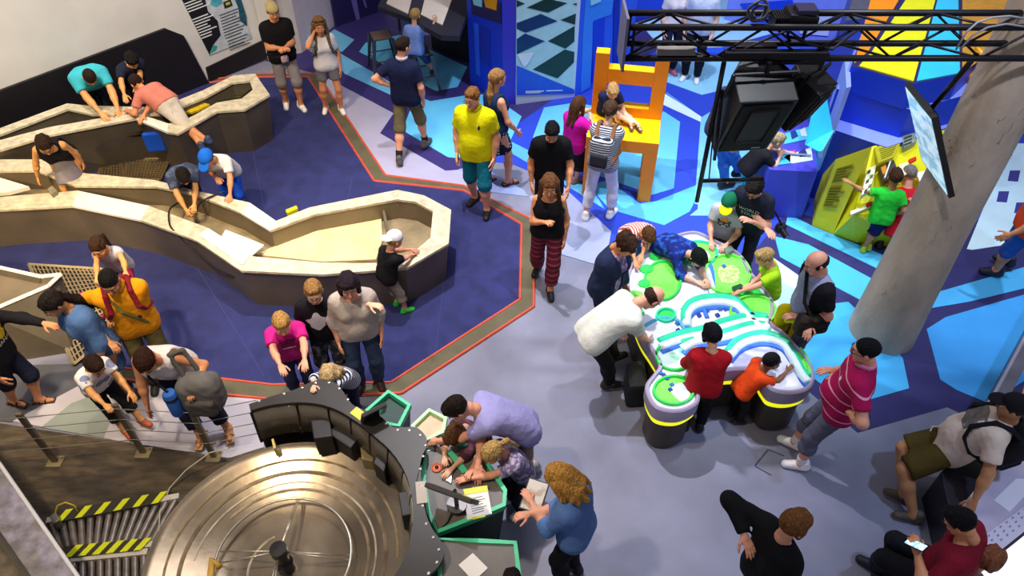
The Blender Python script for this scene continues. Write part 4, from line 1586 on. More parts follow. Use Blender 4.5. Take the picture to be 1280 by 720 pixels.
# stepped blue island with coloured sectors
hx = thing('island_exhibit', 'large stepped blue exhibit island with yellow, orange and turquoise sectors on top', 'exhibit', tuple(G(1010, 275)))
ho = G(1010, 275)
def tier(name, pix, zt, zb, m, mt=None, tk=None):
    b = MB()
    P = [G(u, v, zt) - ho for u, v in pix]
    b.prism([(p.x, p.y, zt) for p in P], [(p.x, p.y, zb) for p in P], 1 if mt else 0, 0)
    return b.build(name, [m, mt] if mt else m, hx)
tier('lower_tier', [(1036, 160), (1108, 184), (1235, 143), (1340, 60), (1180, 40), (1075, 60)], 1.06, 0, M_BLUED, M_LAVL)
tier('middle_tier', [(1046, 111), (1138, 137), (1210, 118), (1300, 40), (1180, 10), (1078, 40)], 1.45, 1.06, M_BLUE, M_LAVL)
tier('upper_tier', [(1064, 82), (1141, 105), (1201, 93), (1280, 20), (1180, -30), (1098, -12)], 1.78, 1.45, M_BLUE, M_NAV)
for nm, pix, mm in (('sector', [(1068, 79), (1086, 63), (1150, -45), (1120, -50), (1092, -15)], M_ORA), ('sector', [(1074, 82), (1090, 64), (1158, -40), (1180, -40), (1142, 101)], M_YEL),
                    ('sector', [(1146, 101), (1182, -40), (1197, -40), (1200, 91)], M_TURQ), ('sector', [(1203, 90), (1203, -30), (1260, 0), (1262, 50)], mat('#c58a2c', rough=.5, noise=.1))):
    tier(nm, pix, 1.795, 1.781, mm)
tier('sector_fin', [(1056, 72), (1062, 72), (1064, 108), (1058, 110)], 1.7, 1.06, M_LAVL)
# turquoise sail and the card table alcove on its left
al = thing('card_table', 'low alcove table with blue and white picture cards under the turquoise sail', 'exhibit', tuple(G(1000, 225)))
ao = G(1000, 225)
def ap(name, pts, th, m):
    P = [Vector(p) - ao for p in pts]
    n = (P[1] - P[0]).cross(P[2] - P[0]).normalized() * th
    b = MB()
    b.prism([tuple(p + n) for p in P], [tuple(p) for p in P])
    return b.build(name, m, al)
P1 = GY(1028, 92, 8.5)
ap('sail', [G(1028, 92, 1.9), G(1041, 163, 1.35), G(1026, 189, 1.25), G(1009, 180, 1.2)], .03, M_TURQ)
ap('sail', [G(1041, 163, 1.35), G(1022, 214, .75), G(1018, 190, .95), G(1026, 189, 1.25)], .03, mat('#57a8ea', rough=.4, noise=.04))
b = MB()
b.slab([(G(u, v, .74) - ao)[:2] for u, v in ((962, 212), (1022, 215), (1016, 168), (1005, 140), (970, 150), (952, 190))], 0, .74)
b.build('table_block', mat('#4a48c8', rough=.4, noise=.03), al)
for i, (pix, mm) in enumerate([([(976, 168), (1012, 158), (1013, 173), (980, 180)], '#58c8ee'), ([(979, 196), (1014, 184), (1016, 200), (990, 204)], '#cfe4f0'), ([(971, 192), (988, 192), (988, 204), (972, 206)], '#49c2ea'),
                               ([(972, 152), (985, 147), (990, 155), (976, 160)], '#7fd0f2')]):
    b = MB()
    b.slab([(G(u, v, .755) - ao)[:2] for u, v in pix], .741, .755)
    b.build('picture_card', mat(mm, rough=.4, noise=.03), al)
for pix, c in (([(988, 165), (994, 162), (998, 170), (990, 174)], '#1f3a8a'), ([(1000, 163), (1006, 159), (1009, 170), (1002, 170)], '#e6eef4'), ([(988, 189), (994, 187), (996, 192), (989, 193)], '#d0308a'), ([(998, 190), (1006, 185), (1010, 194), (1000, 196)], '#23366e')):
    b = MB()
    b.slab([(G(u, v, .760) - ao)[:2] for u, v in pix], .7555, .760)
    b.build('card_figure', mat(c, rough=.4, noise=0), al)
b = MB()
b.tube([G(970, 191, .78) - ao, G(1014, 194, .78) - ao], .012, 6)
b.build('pointer_bar', mat('#8d97b8', noise=0), al)
# inscription on the blue fin
b = MB()

# yellow console
yc = thing('yellow_console', 'bright yellow angular exhibit console with printed text, trays and knobs', 'exhibit console', tuple(G(1040, 293)))
yo = G(1040, 293)
def yp(name, top, bot, m, th=None):
    b = MB()
    b.prism([tuple(Vector(p) - yo) for p in top], [tuple(Vector(p) - yo) for p in bot])
    return b.build(name, m, yc)
ZT = 1.04
tA, tB = G(1045, 199, ZT), G(1090, 183, ZT)
bA, bB = G(1015, 282), G(1041, 293)
_n = (bB - bA).cross(tA - bA)
_o = Vector((0, 0, CAM_H))
_d = (tB - _o).normalized()
tB = _o + _d * ((bA - _o).dot(_n) / _d.dot(_n))
# text wing: slanted front
yp('text_wing', [tA, tB, tB + Vector((.03, .07, -.06)), tA + Vector((.03, .07, -.06))], [bA, bB, bB + Vector((.3, .9, 0)), bA + Vector((.3, .9, 0))], M_YEL)
# inner slope with trays
yp('tray_bed', [G(1090, 183, ZT), G(1196, 158, ZT), G(1198, 172, .97), G(1172, 262, .62), G(1068, 268, .62)], [G(1041, 293), G(1190, 255), G(1190, 268), G(1165, 316), G(1068, 303)], M_YEL)
yp('kneeboard', [G(1062, 266, .56), G(1091, 273, .56), G(1100, 262, .56), G(1075, 254, .56)], [G(1058, 287), G(1071, 304), G(1095, 290), G(1080, 275)], M_YEL)
# text on the wing: thin dark lines on its slanted face
nW = (bB - bA).cross(tA - bA).normalized()
if nW.y > 0:
    nW = -nW
def on_wing(s, t):
    a = bA.lerp(bB, s)
    c = tA.lerp(tB, s)
    return a.lerp(c, t) - yo
for i in range(15):
    if i == 6:
        continue
    t0 = .86 - i * .037
    b = MB()
    e = .62 + .12 * math.sin(i * 2.3)
    q = [on_wing(.16, t0), on_wing(e, t0), on_wing(e, t0 - .016), on_wing(.16, t0 - .016)]
    b.prism([tuple(p + nW * .02) for p in q], [tuple(p) for p in q])
    b.build('text_line', mat('#8a8610', noise=0), yc)
def on_bed(name, pix, z0, z1, m):
    b = MB()
    b.prism([tuple(G(u, v, z1) - yo) for u, v in pix], [tuple(G(u, v, z1) - yo - Vector((0, 0, z1 - z0))) for u, v in pix])
    return b.build(name, m, yc, bevel=.004)
M_TRAY = mat('#f2f2c8', rough=.4, noise=.05)
on_bed('text_panel', [(1093, 184), (1128, 174), (1117, 196), (1098, 204)], 1.0, 1.05, M_YEL2)
for i in range(6):
    on_bed('text_line', [(1099 + i * .6, 186 + i * 2.4), (1122 - i * 1.2, 179 + i * 2.6), (1122 - i * 1.2, 180 + i * 2.6), (1099 + i * .6, 187 + i * 2.4)], 1.05, 1.054, mat('#6d6a10', noise=0))
on_bed('tray', [(1084, 212), (1096, 205), (1088, 236), (1077, 244)], .88, .95, M_TRAY)
for i in range(5):
    on_bed('sample_card', [(1085 + i % 2 * 4 - i, 213 + i * 6), (1089 + i % 2 * 4 - i, 211 + i * 6), (1088 + i % 2 * 4 - i, 215 + i * 6), (1084 + i % 2 * 4 - i, 217 + i * 6)], .95, .965, mat(('#3b4a2a', '#6a7a58')[i % 2], noise=.1))
on_bed('tray', [(1100, 210), (1117, 199), (1124, 216), (1106, 226)], .90, .97, mat('#4f4436', rough=.5, noise=.2))
on_bed('tray_tile', [(1101, 209), (1107, 205), (1109, 214), (1104, 218)], .97, .98, mat('#d88a1a', noise=.1))
on_bed('rod', [(1113, 199), (1115, 199), (1107, 222), (1105, 222)], .98, 1.0, mat('#e8eee8', noise=0))
on_bed('pale_pad', [(1123, 206), (1134, 202), (1142, 212), (1130, 219)], .94, .965, mat('#fff6c0', rough=.4, noise=.02))  # pale pad, plain surface colour
on_bed('pale_pad', [(1144, 216), (1160, 212), (1172, 228), (1155, 236)], .88, .905, mat('#fbf6dc', rough=.4, noise=.05))
on_bed('red_knob', [(1136, 199), (1145, 195), (1146, 199), (1138, 203)], .97, 1.0, mat('#d82818', noise=0))
on_bed('red_knob', [(1083, 254), (1091, 251), (1091, 255), (1084, 258)], .68, .71, mat('#d82818', noise=0))
on_bed('tray_edge', [(1063, 264), (1098, 250), (1100, 253), (1064, 268)], .66, .69, mat('#f0ecc8', noise=0))
on_bed('tray', [(1128, 170), (1142, 162), (1146, 176), (1130, 184)], 1.0, 1.07, mat('#8d9a86', rough=.5, noise=.2))
for i in range(3):
    on_bed('sample_card', [(1130, 172 + i * 4), (1140, 168 + i * 4), (1140, 170 + i * 4), (1130, 174 + i * 4)], 1.07, 1.08, mat('#2f3a30', noise=0))
on_bed('red_knob', [(1181, 173), (1187, 172), (1187, 177), (1182, 178)], 1.0, 1.03, mat('#c01818', noise=0))
on_bed('pale_pad', [(1182, 180), (1190, 172), (1184, 200), (1176, 212)], 1.0, 1.02, M_TRAY)

# gold crumpled sculpture behind the column
b = MB()
v, q = polygonise([ell(G(1225, 110, 1.3), (.42, .3, .5)), ell(G(1216, 85, 1.5), (.34, .3, .34)), ell(G(1212, 138, 1.0), (.16, .2, .3)), ell(G(1238, 90, 1.0), (.3, .3, .9))], .035, .1, (), (),
                  lambda P: .035 * np.sin(19 * P[..., 0] + 12 * P[..., 2]) * np.sin(17 * P[..., 1] - 14 * P[..., 2]) + .02 * np.sin(40 * P[..., 2] + 22 * P[..., 0]))
c = v.mean(0)
gs = np_mesh('gold_sculpture', v - c, q, mat('#d89a12', rough=.35, metal=.2, noise=.25, nscale=6, bump=.4, bscale=12, name='gold_foil'))
gs.location = c
tag(gs, 'crumpled golden foil sculpture half hidden behind the concrete column', 'sculpture')

# ------------------------------------------------------------------ concrete column
b = MB()
CC = Vector((4.10, 5.62, 0))
b.lathe([(.35, 0), (.325, .6), (.298, 1.4), (.272, 3.4), (.25, 7.2)], 48)
col = b.build('column', mat('#b3a28f', rough=.75, noise=.18, nscale=3, bump=.25, bscale=25, detail=8, stretch=(1, 1, .5), name='concrete'), None, True)
col.location = CC
col['kind'] = 'structure'
for i in range(26):
    rnd = random.Random(i)
    a, z = rnd.uniform(math.pi * .95, math.pi * 1.75), rnd.uniform(.4, 3.4)
    rr_ = np.interp(z, [0, .6, 1.4, 3.4, 7.2], [.351, .326, .299, .273, .25])
    pts = [(rr_ * math.cos(a + t * .012 * rnd.uniform(.5, 3)), rr_ * math.sin(a + t * .012 * rnd.uniform(.5, 3)), z + t * rnd.uniform(.004, .03)) for t in range(6)]
    bb_ = MB()
    bb_.tube(pts, .0016, 4)
    bb_.build('scratch', mat('#887868', noise=0), col)

# ------------------------------------------------------------------ truss, loudspeakers, screen
M_TB = mat('#17141a', rough=.4, metal=.3, noise=.05, name='black_steel')
M_TBG = mat('#161314', rough=.4, metal=.1, noise=.05, name='black_plastic')
tr = thing('lighting_truss', 'black four-chord lighting truss spanning to the concrete column', 'truss', (2.5, 5.4, 3.45))
X0, X1 = .85 - 2.5, 5.9 - 2.5
ys, zs = (-.12, .12), (0, .245)
for y in ys:
    for z in zs:
        b = MB()
        b.tube([(X0, y, z), (X1, y, z)], .025, 10)
        b.build('chord', M_TB, tr, True)
n = 15
dxx = (X1 - X0) / n
for i in range(n):
    a, c = X0 + i * dxx, X0 + (i + 1) * dxx
    up = i % 2
    for (p, q) in (((-.12, 0), (-.12, .245)), ((.12, 0), (.12, .245)), ((-.12, .245), (.12, .245)), ((-.12, 0), (.12, 0))):
        if up:
            p, q = q, p
        b = MB()
        b.tube([(a, p[0], p[1]), (c, q[0], q[1])], .010, 6)
        b.build('brace', M_TB, tr, True)
for y in ys:
    b = MB()
    b.tube([(X0 + .05, y, 0), (X0 + .05, y, .245)], .012, 6)
    b.build('brace', M_TB, tr)
b = MB()
b.box((X0 - .01, 0, .1225), (.02, .34, .42))
b.build('end_plate', mat('#7d7a92', rough=.4, metal=.5, noise=.05), tr)
b = MB()
b.box((4.2 - 2.5 + .18, .0, .12), (.6, .34, .3))
b.build('column_clamp', M_TB, tr, bevel=.02)
b = MB()
b.box((X0 + .38, -.12, .06), (.28, .056, .05))
b.build('pale_sleeve', mat('#7a7370', noise=.1), tr)
# lamp bracket frame hanging in front of the speakers
def at_y(u, v, y):
    return GY(u, v, y)
fr = thing('hanging_bracket', 'thin black metal frame hanging from the truss beside the loudspeakers', 'frame', tuple(at_y(905, 75, 5.28)))
fo = at_y(905, 75, 5.28)
for (a, c, r) in (((905, 78), (871, 252), .020), ((903, 112), (893, 200), .014), ((878, 226), (955, 224), .018), ((893, 150), (886, 226), .006)):
    b = MB()
    b.tube([at_y(*a, 5.28) - fo, at_y(*c, 5.20) - fo], r, 8)
    b.build('bar', M_TB, fr, True)
def speaker(label, cx, cy, w, h, d, yaw, tilt, y):
    c = GY(cx, cy, y)
    t = thing('loudspeaker', label, 'loudspeaker', tuple(c))
    t.rotation_euler = (tilt, 0, yaw)
    b = MB()
    f_ = [(-w / 2, -d / 2), (w / 2, -d / 2), (w / 2, d * .15), (w * .28, d / 2), (-w * .28, d / 2), (-w / 2, d * .15)]
    b.slab(f_, -h / 2, h / 2)
    b.build('cabinet', M_TBG, t, bevel=.012)
    b = MB()
    b.box((0, -d / 2 - .008, 0), (w * .86, .014, h * .90))
    b.build('grille', mat('#151211', rough=.8, noise=.15, nscale=40, bump=.6, bscale=300, name='grille_cloth'), t, bevel=.006)
    b = MB()
    b.box((0, -d / 2 - .018, h * .06), (w * .5, .012, h * .62))
    b.build('horn_panel', mat('#201a17', rough=.6, noise=.08), t, bevel=.02)
    b = MB()
    b.box((w * .22, -d / 2 - .018, -h * .39), (w * .16, .006, .014))
    b.build('badge', mat('#8d8d8d', rough=.3, metal=.5, noise=0), t)
    for s in (-1, 1):
        b = MB()
        b.tube([(s * w * .54, 0, h * .2), (s * w * .54, 0, h / 2 + .06)], .014, 6)
        b.build('yoke_arm', M_TB, t)
    b = MB()
    b.tube([(-w * .54, 0, h / 2 + .06), (w * .54, 0, h / 2 + .06)], .014, 6)
    b.tube([(0, 0, h / 2 + .06), (0, .04, h / 2 + .14)], .02, 6)
    b.build('yoke', M_TB, t)
    return t
speaker('big black loudspeaker hung from the truss, left of the pair', 936, 132, .46, .70, .42, .10, .42, 5.35)
speaker('smaller black loudspeaker hung from the truss, right of the pair', 997, 118, .28, .46, .32, .75, .42, 5.45)
kit_b = MB()
for (u0, u1, v_, y_) in ((905, 1035, 68, 5.26), (918, 970, 60, 5.4), (975, 1030, 74, 5.34)):
    p0, p1 = GY(u0, v_, y_), GY(u1, v_, y_)
    kit_b = MB()
    kit_b.box((0, 0, 0), ((p1 - p0).length, .07, .06))
    o_ = kit_b.build('mounting_bar', M_TB, None, bevel=.008)
    o_.location = (p0 + p1) / 2
    tag(o_, {905: 'long black mounting bar carrying both loudspeakers under the truss', 918: 'upper short black mounting bar over the big loudspeaker', 975: 'lower short black mounting bar over the smaller loudspeaker'}[u0], 'bar', 'mounting bars')
# moving lamp and cable coil on the truss
lp = thing('stage_lamp', 'black stage lamp with ribbed housing sitting on the truss', 'lamp', tuple(GY(1000, 22, 5.4)))
b = MB()
b.box((0, 0, 0), (.22, .2, .11), Matrix.Rotation(.1, 3, 'Y'))
b.build('lamp_body', M_TB, lp, bevel=.02)
b = MB()
for i in range(6):
    b.box((-.2 + i * .018, 0, -.02), (.008, .16, .10))
b.build('cooling_fins', M_TBG, lp)
b = MB()
b.box((.02, -.02, .075), (.15, .14, .04))
b.build('control_box', mat('#2a2440', rough=.3, noise=0), lp, bevel=.01)
b = MB()
b.tube([(-.05, .02, -.05), (-.05, .02, -.16), (.06, -.02, -.16), (.06, -.02, -.05)], .018, 8)
b.build('yoke', M_TB, lp)
for i, (u, v, r) in enumerate(((948, 12, .07), (951, 15, .055), (946, 15, .062))):
    b = MB()
    c = GY(u, v, 5.3)
    b.tube([c + Vector((r * math.cos(a), .02 * math.sin(2 * a + i), r * math.sin(a))) for a in np.linspace(0, 2 * math.pi, 20, endpoint=False)], .010, 6, closed=True)
    tag(b.build('cable_coil', mat('#4b4850', rough=.5, noise=0), None, True), ('largest', 'smallest', 'middle sized')[i] + ' of three grey cable loops coiled on the truss by the stage lamp', 'cable', 'cable coils on the truss')
b = MB()
pr_ = [(930, 62, 5.3), (955, 50, 5.35), (985, 38, 5.3), (1010, 55, 5.28), (1040, 62, 5.3), (1075, 35, 5.4)]
b.tube([GY(*p) for p in pr_], .010, 6)
tag(b.build('cable', mat('#1a181c', noise=0), None, True), 'black cable sagging through the truss beneath the stage lamp', 'cable')
b = MB()
b.tube([GY(u, v, 5.25) for u, v in ((1195, 62), (1208, 40), (1222, 28), (1240, 22), (1262, 20), (1285, 24))], .008, 6)
b.tube([GY(u, v, 5.25) for u, v in ((1200, 62), (1215, 45), (1235, 34), (1258, 30), (1285, 34))], .008, 6)
tag(b.build('cable', mat('#8a8890', noise=0), None, True), 'pale grey cables looped over the truss end by the column', 'cable')
# hanging screen
TL, TR_ = G(1129, 103, 2.83), G(1166, 150, 2.83)
BR, BL = G(1186, 246, 2.2), G(1152, 202, 2.2)
tv = thing('hanging_screen', 'flat screen monitor hanging from the truss in front of the column', 'screen', tuple((TL + TR_) / 2))
to = (TL + TR_) / 2
xax = (TR_ - TL).normalized()
yax = ((BL + BR) / 2 - (TL + TR_) / 2)
hh_ = yax.length
yax.normalize()
nrm = xax.cross(yax).normalized()
if nrm.x > 0:
    nrm = -nrm
ww = ((TR_ - TL).length + (BR - BL).length) / 2
def tvq(x0, x1, y0, y1, o0, o1, nm, m):
    c = (TL + TR_) / 2 - to
    P = [c + xax * x + yax * y for x, y in ((x0, y0), (x1, y0), (x1, y1), (x0, y1))]
    b = MB()
    b.prism([tuple(p + nrm * o1) for p in P], [tuple(p + nrm * o0) for p in P])
    return b.build(nm, m, tv)
tvq(-ww / 2, ww / 2, 0, hh_, -.05, 0, 'housing', M_TBG)
tvq(-ww / 2 + .02, ww / 2 - .02, .02, hh_ - .02, 0, .004, 'display', mat('#cfe6ee', rough=.2, col2='#8fbccc', pattern='blotch', freq=6, duty=.5, noise=.05, nscale=8, emit=.75, name='screen_picture', stretch=(1, 1, 3)))
tvq(-.12, .12, .1, .3, -.10, -.05, 'mount', M_TB)
b = MB()
b.tube([GY(1221, 68, 5.4) - to, (TL + TR_) / 2 - to - nrm * .08 + yax * .12], .022, 8)
b.build('hanger_pole', M_TB, tv, True)

# ------------------------------------------------------------------ light table with pods, channels and projected light painted as colours
TZ = .66
def smooth_loop(pix, z, sub=5):
    P = [G(u, v, z) for u, v in pix]
    n = len(P)
    out = []
    for i in range(n):
        p0, p1, p2, p3 = P[i - 1], P[i], P[(i + 1) % n], P[(i + 2) % n]
        for t in np.linspace(0, 1, sub, endpoint=False):
            out.append(.5 * ((2 * p1) + (p2 - p0) * t + (2 * p0 - 5 * p1 + 4 * p2 - p3) * t * t + (3 * p1 - p0 - 3 * p2 + p3) * t ** 3))
    return out
def smooth_line(pix, z, sub=6):
    P = [G(u, v, z) for u, v in pix]
    out = []
    for i in range(len(P) - 1):
        p0, p1, p2, p3 = P[max(i - 1, 0)], P[i], P[i + 1], P[min(i + 2, len(P) - 1)]
        for t in np.linspace(0, 1, sub, endpoint=False):
            out.append(.5 * ((2 * p1) + (p2 - p0) * t + (2 * p0 - 5 * p1 + 4 * p2 - p3) * t * t + (3 * p1 - p0 - 3 * p2 + p3) * t ** 3))
    out.append(P[-1])
    return out
lt = thing('light_table', 'large lobed white interactive table painted with green and turquoise projected light, with raised curved channels', 'table', tuple(G(900, 430)))
lo_ = G(900, 430)
OUTL = [(806, 486), (815, 470), (823, 458), (814, 440), (800, 418), (790, 392), (783, 368), (784, 340), (800, 318), (830, 300), (866, 290), (896, 302), (925, 318), (940, 342), (958, 362), (968, 384), (965, 404), (980, 416), (1002, 440), (1017, 464), (1013, 486), (990, 494), (964, 490), (952, 476), (945, 465), (925, 464), (905, 466), (887, 474), (876, 488), (872, 506), (848, 517), (818, 511)]
LO = [p - lo_ for p in smooth_loop(OUTL, TZ)]
cT = sum(LO, Vector()) / len(LO)
def inset(P, d):
    n = len(P)
    out = []
    area = sum(P[i].x * P[(i + 1) % n].y - P[(i + 1) % n].x * P[i].y for i in range(n))
    s = 1 if area > 0 else -1
    for i in range(n):
        t = (P[(i + 1) % n] - P[i - 1]).normalized()
        out.append(P[i] + Vector((-t.y, t.x, 0)) * d * s)
    return out
def ring(name, levels, m, parent, top=True, bottom=False, smooth=True):
    """stack of (polygon, z)"""
    b = MB()
    n = len(levels[0][0])
    for P, z in levels:
        b.v += [(p.x, p.y, z) for p in P]
    for k in range(len(levels) - 1):
        for i in range(n):
            j = (i + 1) % n
            b.f.append((k * n + i, k * n + j, (k + 1) * n + j, (k + 1) * n + i))
            b.m.append(0)
    if top:
        b.f.append(tuple((len(levels) - 1) * n + i for i in range(n)))
        b.m.append(0)
    return b.build(name, m, parent, smooth, auto=40)
M_TW = mat('#e6e6f4', rough=.35, noise=.03, nscale=6, name='white_table_skin')
M_TRIM = mat('#a69ab4', rough=.4, noise=.05, name='mauve_rim')
M_GL = mat('#ecec14', rough=.4, noise=0, emit=.9, name='yellow_light_strip')
M_TB2 = mat('#3b332e', rough=.5, noise=.1, name='dark_plinth')
I4, I8, I12 = inset(LO, .015), inset(LO, .06), inset(LO, .10)
ring('rim', [(I4, TZ - .16), (LO, TZ - .12), (LO, TZ + .015), (I4, TZ + .03), (inset(LO, .035), TZ + .03), (inset(LO, .045), TZ)], M_TRIM, lt, top=False)
ring('skin', [(inset(LO, .03), TZ - .02), (inset(LO, .03), TZ)], M_TW, lt)
ring('light_strip', [(inset(LO, .035), TZ - .24), (inset(LO, .018), TZ - .20), (inset(LO, .03), TZ - .16)], M_GL, lt, top=False)
ring('plinth', [(inset(LO, .10), 0), (inset(LO, .05), .05), (inset(LO, .05), TZ - .22)], M_TB2, lt, top=False)
GRN = mat('#35e05a', rough=.45, noise=.05, nscale=8, name='painted_green_projection')  # projector light on the table is painted in as these surface colours
GRN2 = mat('#7ff05a', rough=.45, noise=.10, nscale=30, name='painted_lime_projection')
TUR = mat('#35dfae', rough=.4, noise=.04, name='turquoise_ridge')
BLS = mat('#3f7be0', rough=.4, noise=.04, name='painted_blue_light_shade')
WHC = mat('#eafcff', rough=.35, noise=.02, name='white_channel')
def pad(name, pix, z0, z1, m, parent=None, sub=5):
    P = [p - lo_ for p in smooth_loop(pix, TZ + z1, sub)]
    return ring(name, [(P, TZ + z0), (P, TZ + z1)], m, parent or lt, smooth=False)
def ellipse(cx, cy, rx, ry, n=12, rot=0):
    c, s = math.cos(rot), math.sin(rot)
    return [(cx + rx * math.cos(t) * c - ry * math.sin(t) * s, cy + rx * math.cos(t) * s + ry * math.sin(t) * c) for t in np.linspace(0, 2 * math.pi, n, endpoint=False)]
def basin(pix_el, m, rimm, rise=.03, fill=None):
    n = 40
    E = [G(u, v, TZ) - lo_ for u, v in ellipse(*pix_el, n=n)]
    o = ring('basin_rim', [(E, TZ - .0), (inset(E, .004), TZ + rise), (inset(E, .022), TZ + rise), (inset(E, .03), TZ + .004)], rimm, lt, top=False)
    ring('basin', [(inset(E, .02), TZ + .001), (inset(E, .021), TZ + .006)], m, lt)
    return o
basin((842, 489, 27, 19), GRN2, GRN)
basin((843, 445, 25, 20), mat('#d8f6f4', rough=.4, noise=.05, col2='#5fe0a0', pattern='blotch', freq=7, duty=.6, name='painted_splash_projection'), GRN)
basin((909, 344, 30, 25), GRN2, GRN2)
basin((828, 352, 24, 25), GRN2, GRN)
basin((872, 318, 26, 16), GRN2, TUR)
basin((941, 390, 30, 20), GRN2, GRN2)
basin((832, 395, 13, 9), GRN, TUR)
for i, (u, v, r) in enumerate(((793, 372, 13), (805, 355, 8), (808, 337, 9), (819, 321, 8), (834, 313, 7), (799, 392, 7))):
    E = [G(a, c, TZ) - lo_ for a, c in ellipse(u, v, r, r * .62, 20)]
    ring('round_button', [(E, TZ), (inset(E, .006), TZ + .02)], GRN if i else GRN2, lt)
def ridge(pix, r, m, z=.0, name='channel', sq=1.0):
    P = [p - lo_ for p in smooth_line(pix, TZ + z)]
    b = MB()
    b.tube(P, r, 10)
    return b.build(name, m, lt, True)
# raised curved channels: turquoise outer ridge, white trough, blue shadow painted as a third ridge
for line in ([(857, 402), (858, 386), (870, 376), (895, 372), (918, 376), (935, 392), (950, 404), (958, 402)],
             [(824, 428), (852, 418), (880, 412), (905, 403), (935, 396), (958, 397)],
             [(851, 430), (868, 422), (905, 416), (930, 408), (950, 404)],
             [(910, 440), (925, 425), (950, 418), (975, 424), (988, 440), (1000, 462), (1008, 472)]):
    ridge(line, .050, TUR)
    q = [(u + 1.5, v + 6.5) for u, v in line]
    ridge(q, .048, WHC, .006)
    q = [(u + 2, v + 13.5) for u, v in line]
    ridge(q, .036, BLS, -.010)
ridge([(878, 374), (880, 386), (884, 398)], .024, BLS)
ridge([(853, 386), (856, 394), (855, 404)], .022, TUR)
ridge([(805, 408), (825, 398), (845, 400), (856, 412)], .020, mat('#4fb4d8', noise=0, rough=.4))
ridge([(1000, 440), (1010, 455), (1013, 470)], .03, GRN2)
pad('lilac_field', [(915, 452), (925, 437), (945, 431), (965, 434), (972, 442), (960, 462), (940, 462), (925, 462)], .001, .004, mat('#c9c9ee', rough=.35, noise=.03))
pad('painted_green_glow', [(1001, 434), (1012, 450), (1015, 464), (1005, 462), (995, 446)], .001, .006, GRN2)
pad('painted_green_glow', [(920, 362), (940, 356), (958, 372), (962, 390), (945, 388), (930, 378)], .0015, .0035, GRN)  # projected green glow painted as a thin coloured patch
for i, (u, v) in enumerate(((874, 393), (884, 387), (900, 385), (897, 393), (907, 385), (847, 403), (908, 416), (934, 412), (840, 480), (838, 486), (858, 479), (858, 440), (848, 412), (852, 414), (826, 465), (830, 468), (834, 472), (905, 332), (888, 425))):
    s = 3.2 if i != 10 else 4.5
    pad('painted_light_tile', [(u - s, v - s * .2), (u + s * .2, v - s * .75), (u + s, v + s * .3), (u - s * .2, v + s * .8)], .004, .022, mat('#7a2a5a' if i == 10 else ('#2a3a9c', '#3556b4', '#2f6ab0')[i % 3], rough=.4, noise=0), sub=1)  # projected blue squares painted as small raised chips
pad('painted_speckle_glow', [(898, 335), (915, 331), (925, 340), (920, 352), (902, 352)], .006, .010, mat('#9cf26a', rough=.5, col2='#d6ff9a', pattern='blotch', freq=30, duty=.52, noise=.1))  # projected speckle painted over the lime basin
pad('painted_splash_glow', [(838, 486), (852, 478), (862, 490), (858, 504), (846, 498)], .006, .010, mat('#d8f4ee', rough=.5, noise=.1))
pad('painted_splash_glow', [(862, 318), (880, 312), (888, 322), (872, 328)], .006, .010, mat('#c8f8d0', rough=.5, noise=.1))
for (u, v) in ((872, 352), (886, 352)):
    pad('painted_beam_patch', [(u - 8, v - 14), (u, v - 18), (u + 8, v + 10), (u + 2, v + 16)], .004, .008, mat('#e6eefc', rough=.4, noise=.05))
pad('painted_blue_glow', [(878, 335), (890, 330), (894, 356), (886, 366)], .003, .007, BLS)  # blue from the projection painted as a flat patch

# ------------------------------------------------------------------ the big steel dish with its ring counter
WC = Vector((-1.80, 2.72, 0))
wh = thing('steel_dish', 'huge round brushed steel dish on the floor with a wire wheel turning over it', 'dish', tuple(WC))
M_DISH = mat('#a08e76', rough=.24, metal=.8, noise=.3, nscale=2.0, bump=.06, bscale=10, name='spun_steel')
# concentric brushing: use stretched noise through a radial attribute is not needed; rings are modelled
prof = [(1.05, 0), (1.06, .58), (1.045, .60), (1.02, .595)]
for i in range(26):
    t = i / 25
    prof.append((1.02 - t * .98, .595 - .20 * math.sin(min(1, t * 1.25) * math.pi / 2) + .0007 * math.sin(i * 2.1)))
b = MB()
b.lathe(prof, 96)
b.build('bowl', M_DISH, wh, True, auto=50)
for r, w, c in ((.90, .010, '#8a7654'), (.80, .016, '#7c6a50'), (.72, .008, '#b5a68c'), (.66, .012, '#87755c'), (.30, .01, '#8f8068')):
    b = MB()
    zz = np.interp(r, [p[0] for p in prof[::-1][:-4]], [p[1] for p in prof[::-1][:-4]])
    a0 = r * 7
    b.lathe([(r + w, zz + .004 + w * .2), (r, zz + .003), (r - w, zz + .004 - w * .2)], 64, (0, 0, 0), 0, a0, a0 + 2.2 + r * 3)
    b.build('worn_ring', mat(c, rough=.35, metal=.6, noise=.3, nscale=9), wh, True)
M_WIRE = mat('#d2c8b4', rough=.25, metal=.8, noise=0, name='bright_rod')
WZ = .60
b = MB()
b.tube([(.53 * math.cos(a), .53 * math.sin(a), WZ - .06) for a in np.linspace(0, 2 * math.pi, 56, endpoint=False)], .011, 8, closed=True)
b.build('wheel_rim', M_WIRE, wh, True)
for a in (1.52, 1.56, -.02, .06, 3.02, 3.22, 4.60, 4.72):
    b = MB()
    b.tube([(.04 * math.cos(a), .04 * math.sin(a), WZ + .06), (.53 * math.cos(a), .53 * math.sin(a), WZ - .06)], .007, 6)
    b.build('spoke', M_WIRE, wh, True)
b = MB()
b.lathe([(0, .40), (.07, .40), (.07, .48), (.048, .50), (.048, .64), (.065, .645), (.065, .72), (0, .725)], 28)
b.build('hub', mat('#211d1c', rough=.4, noise=.05), wh, True, auto=40)
b = MB()
b.tube([(-.45, -.10, .62), (-.53, -.02, .60), (-.50, -.22, .58), (-.46, -.40, .56)], .028, 8)
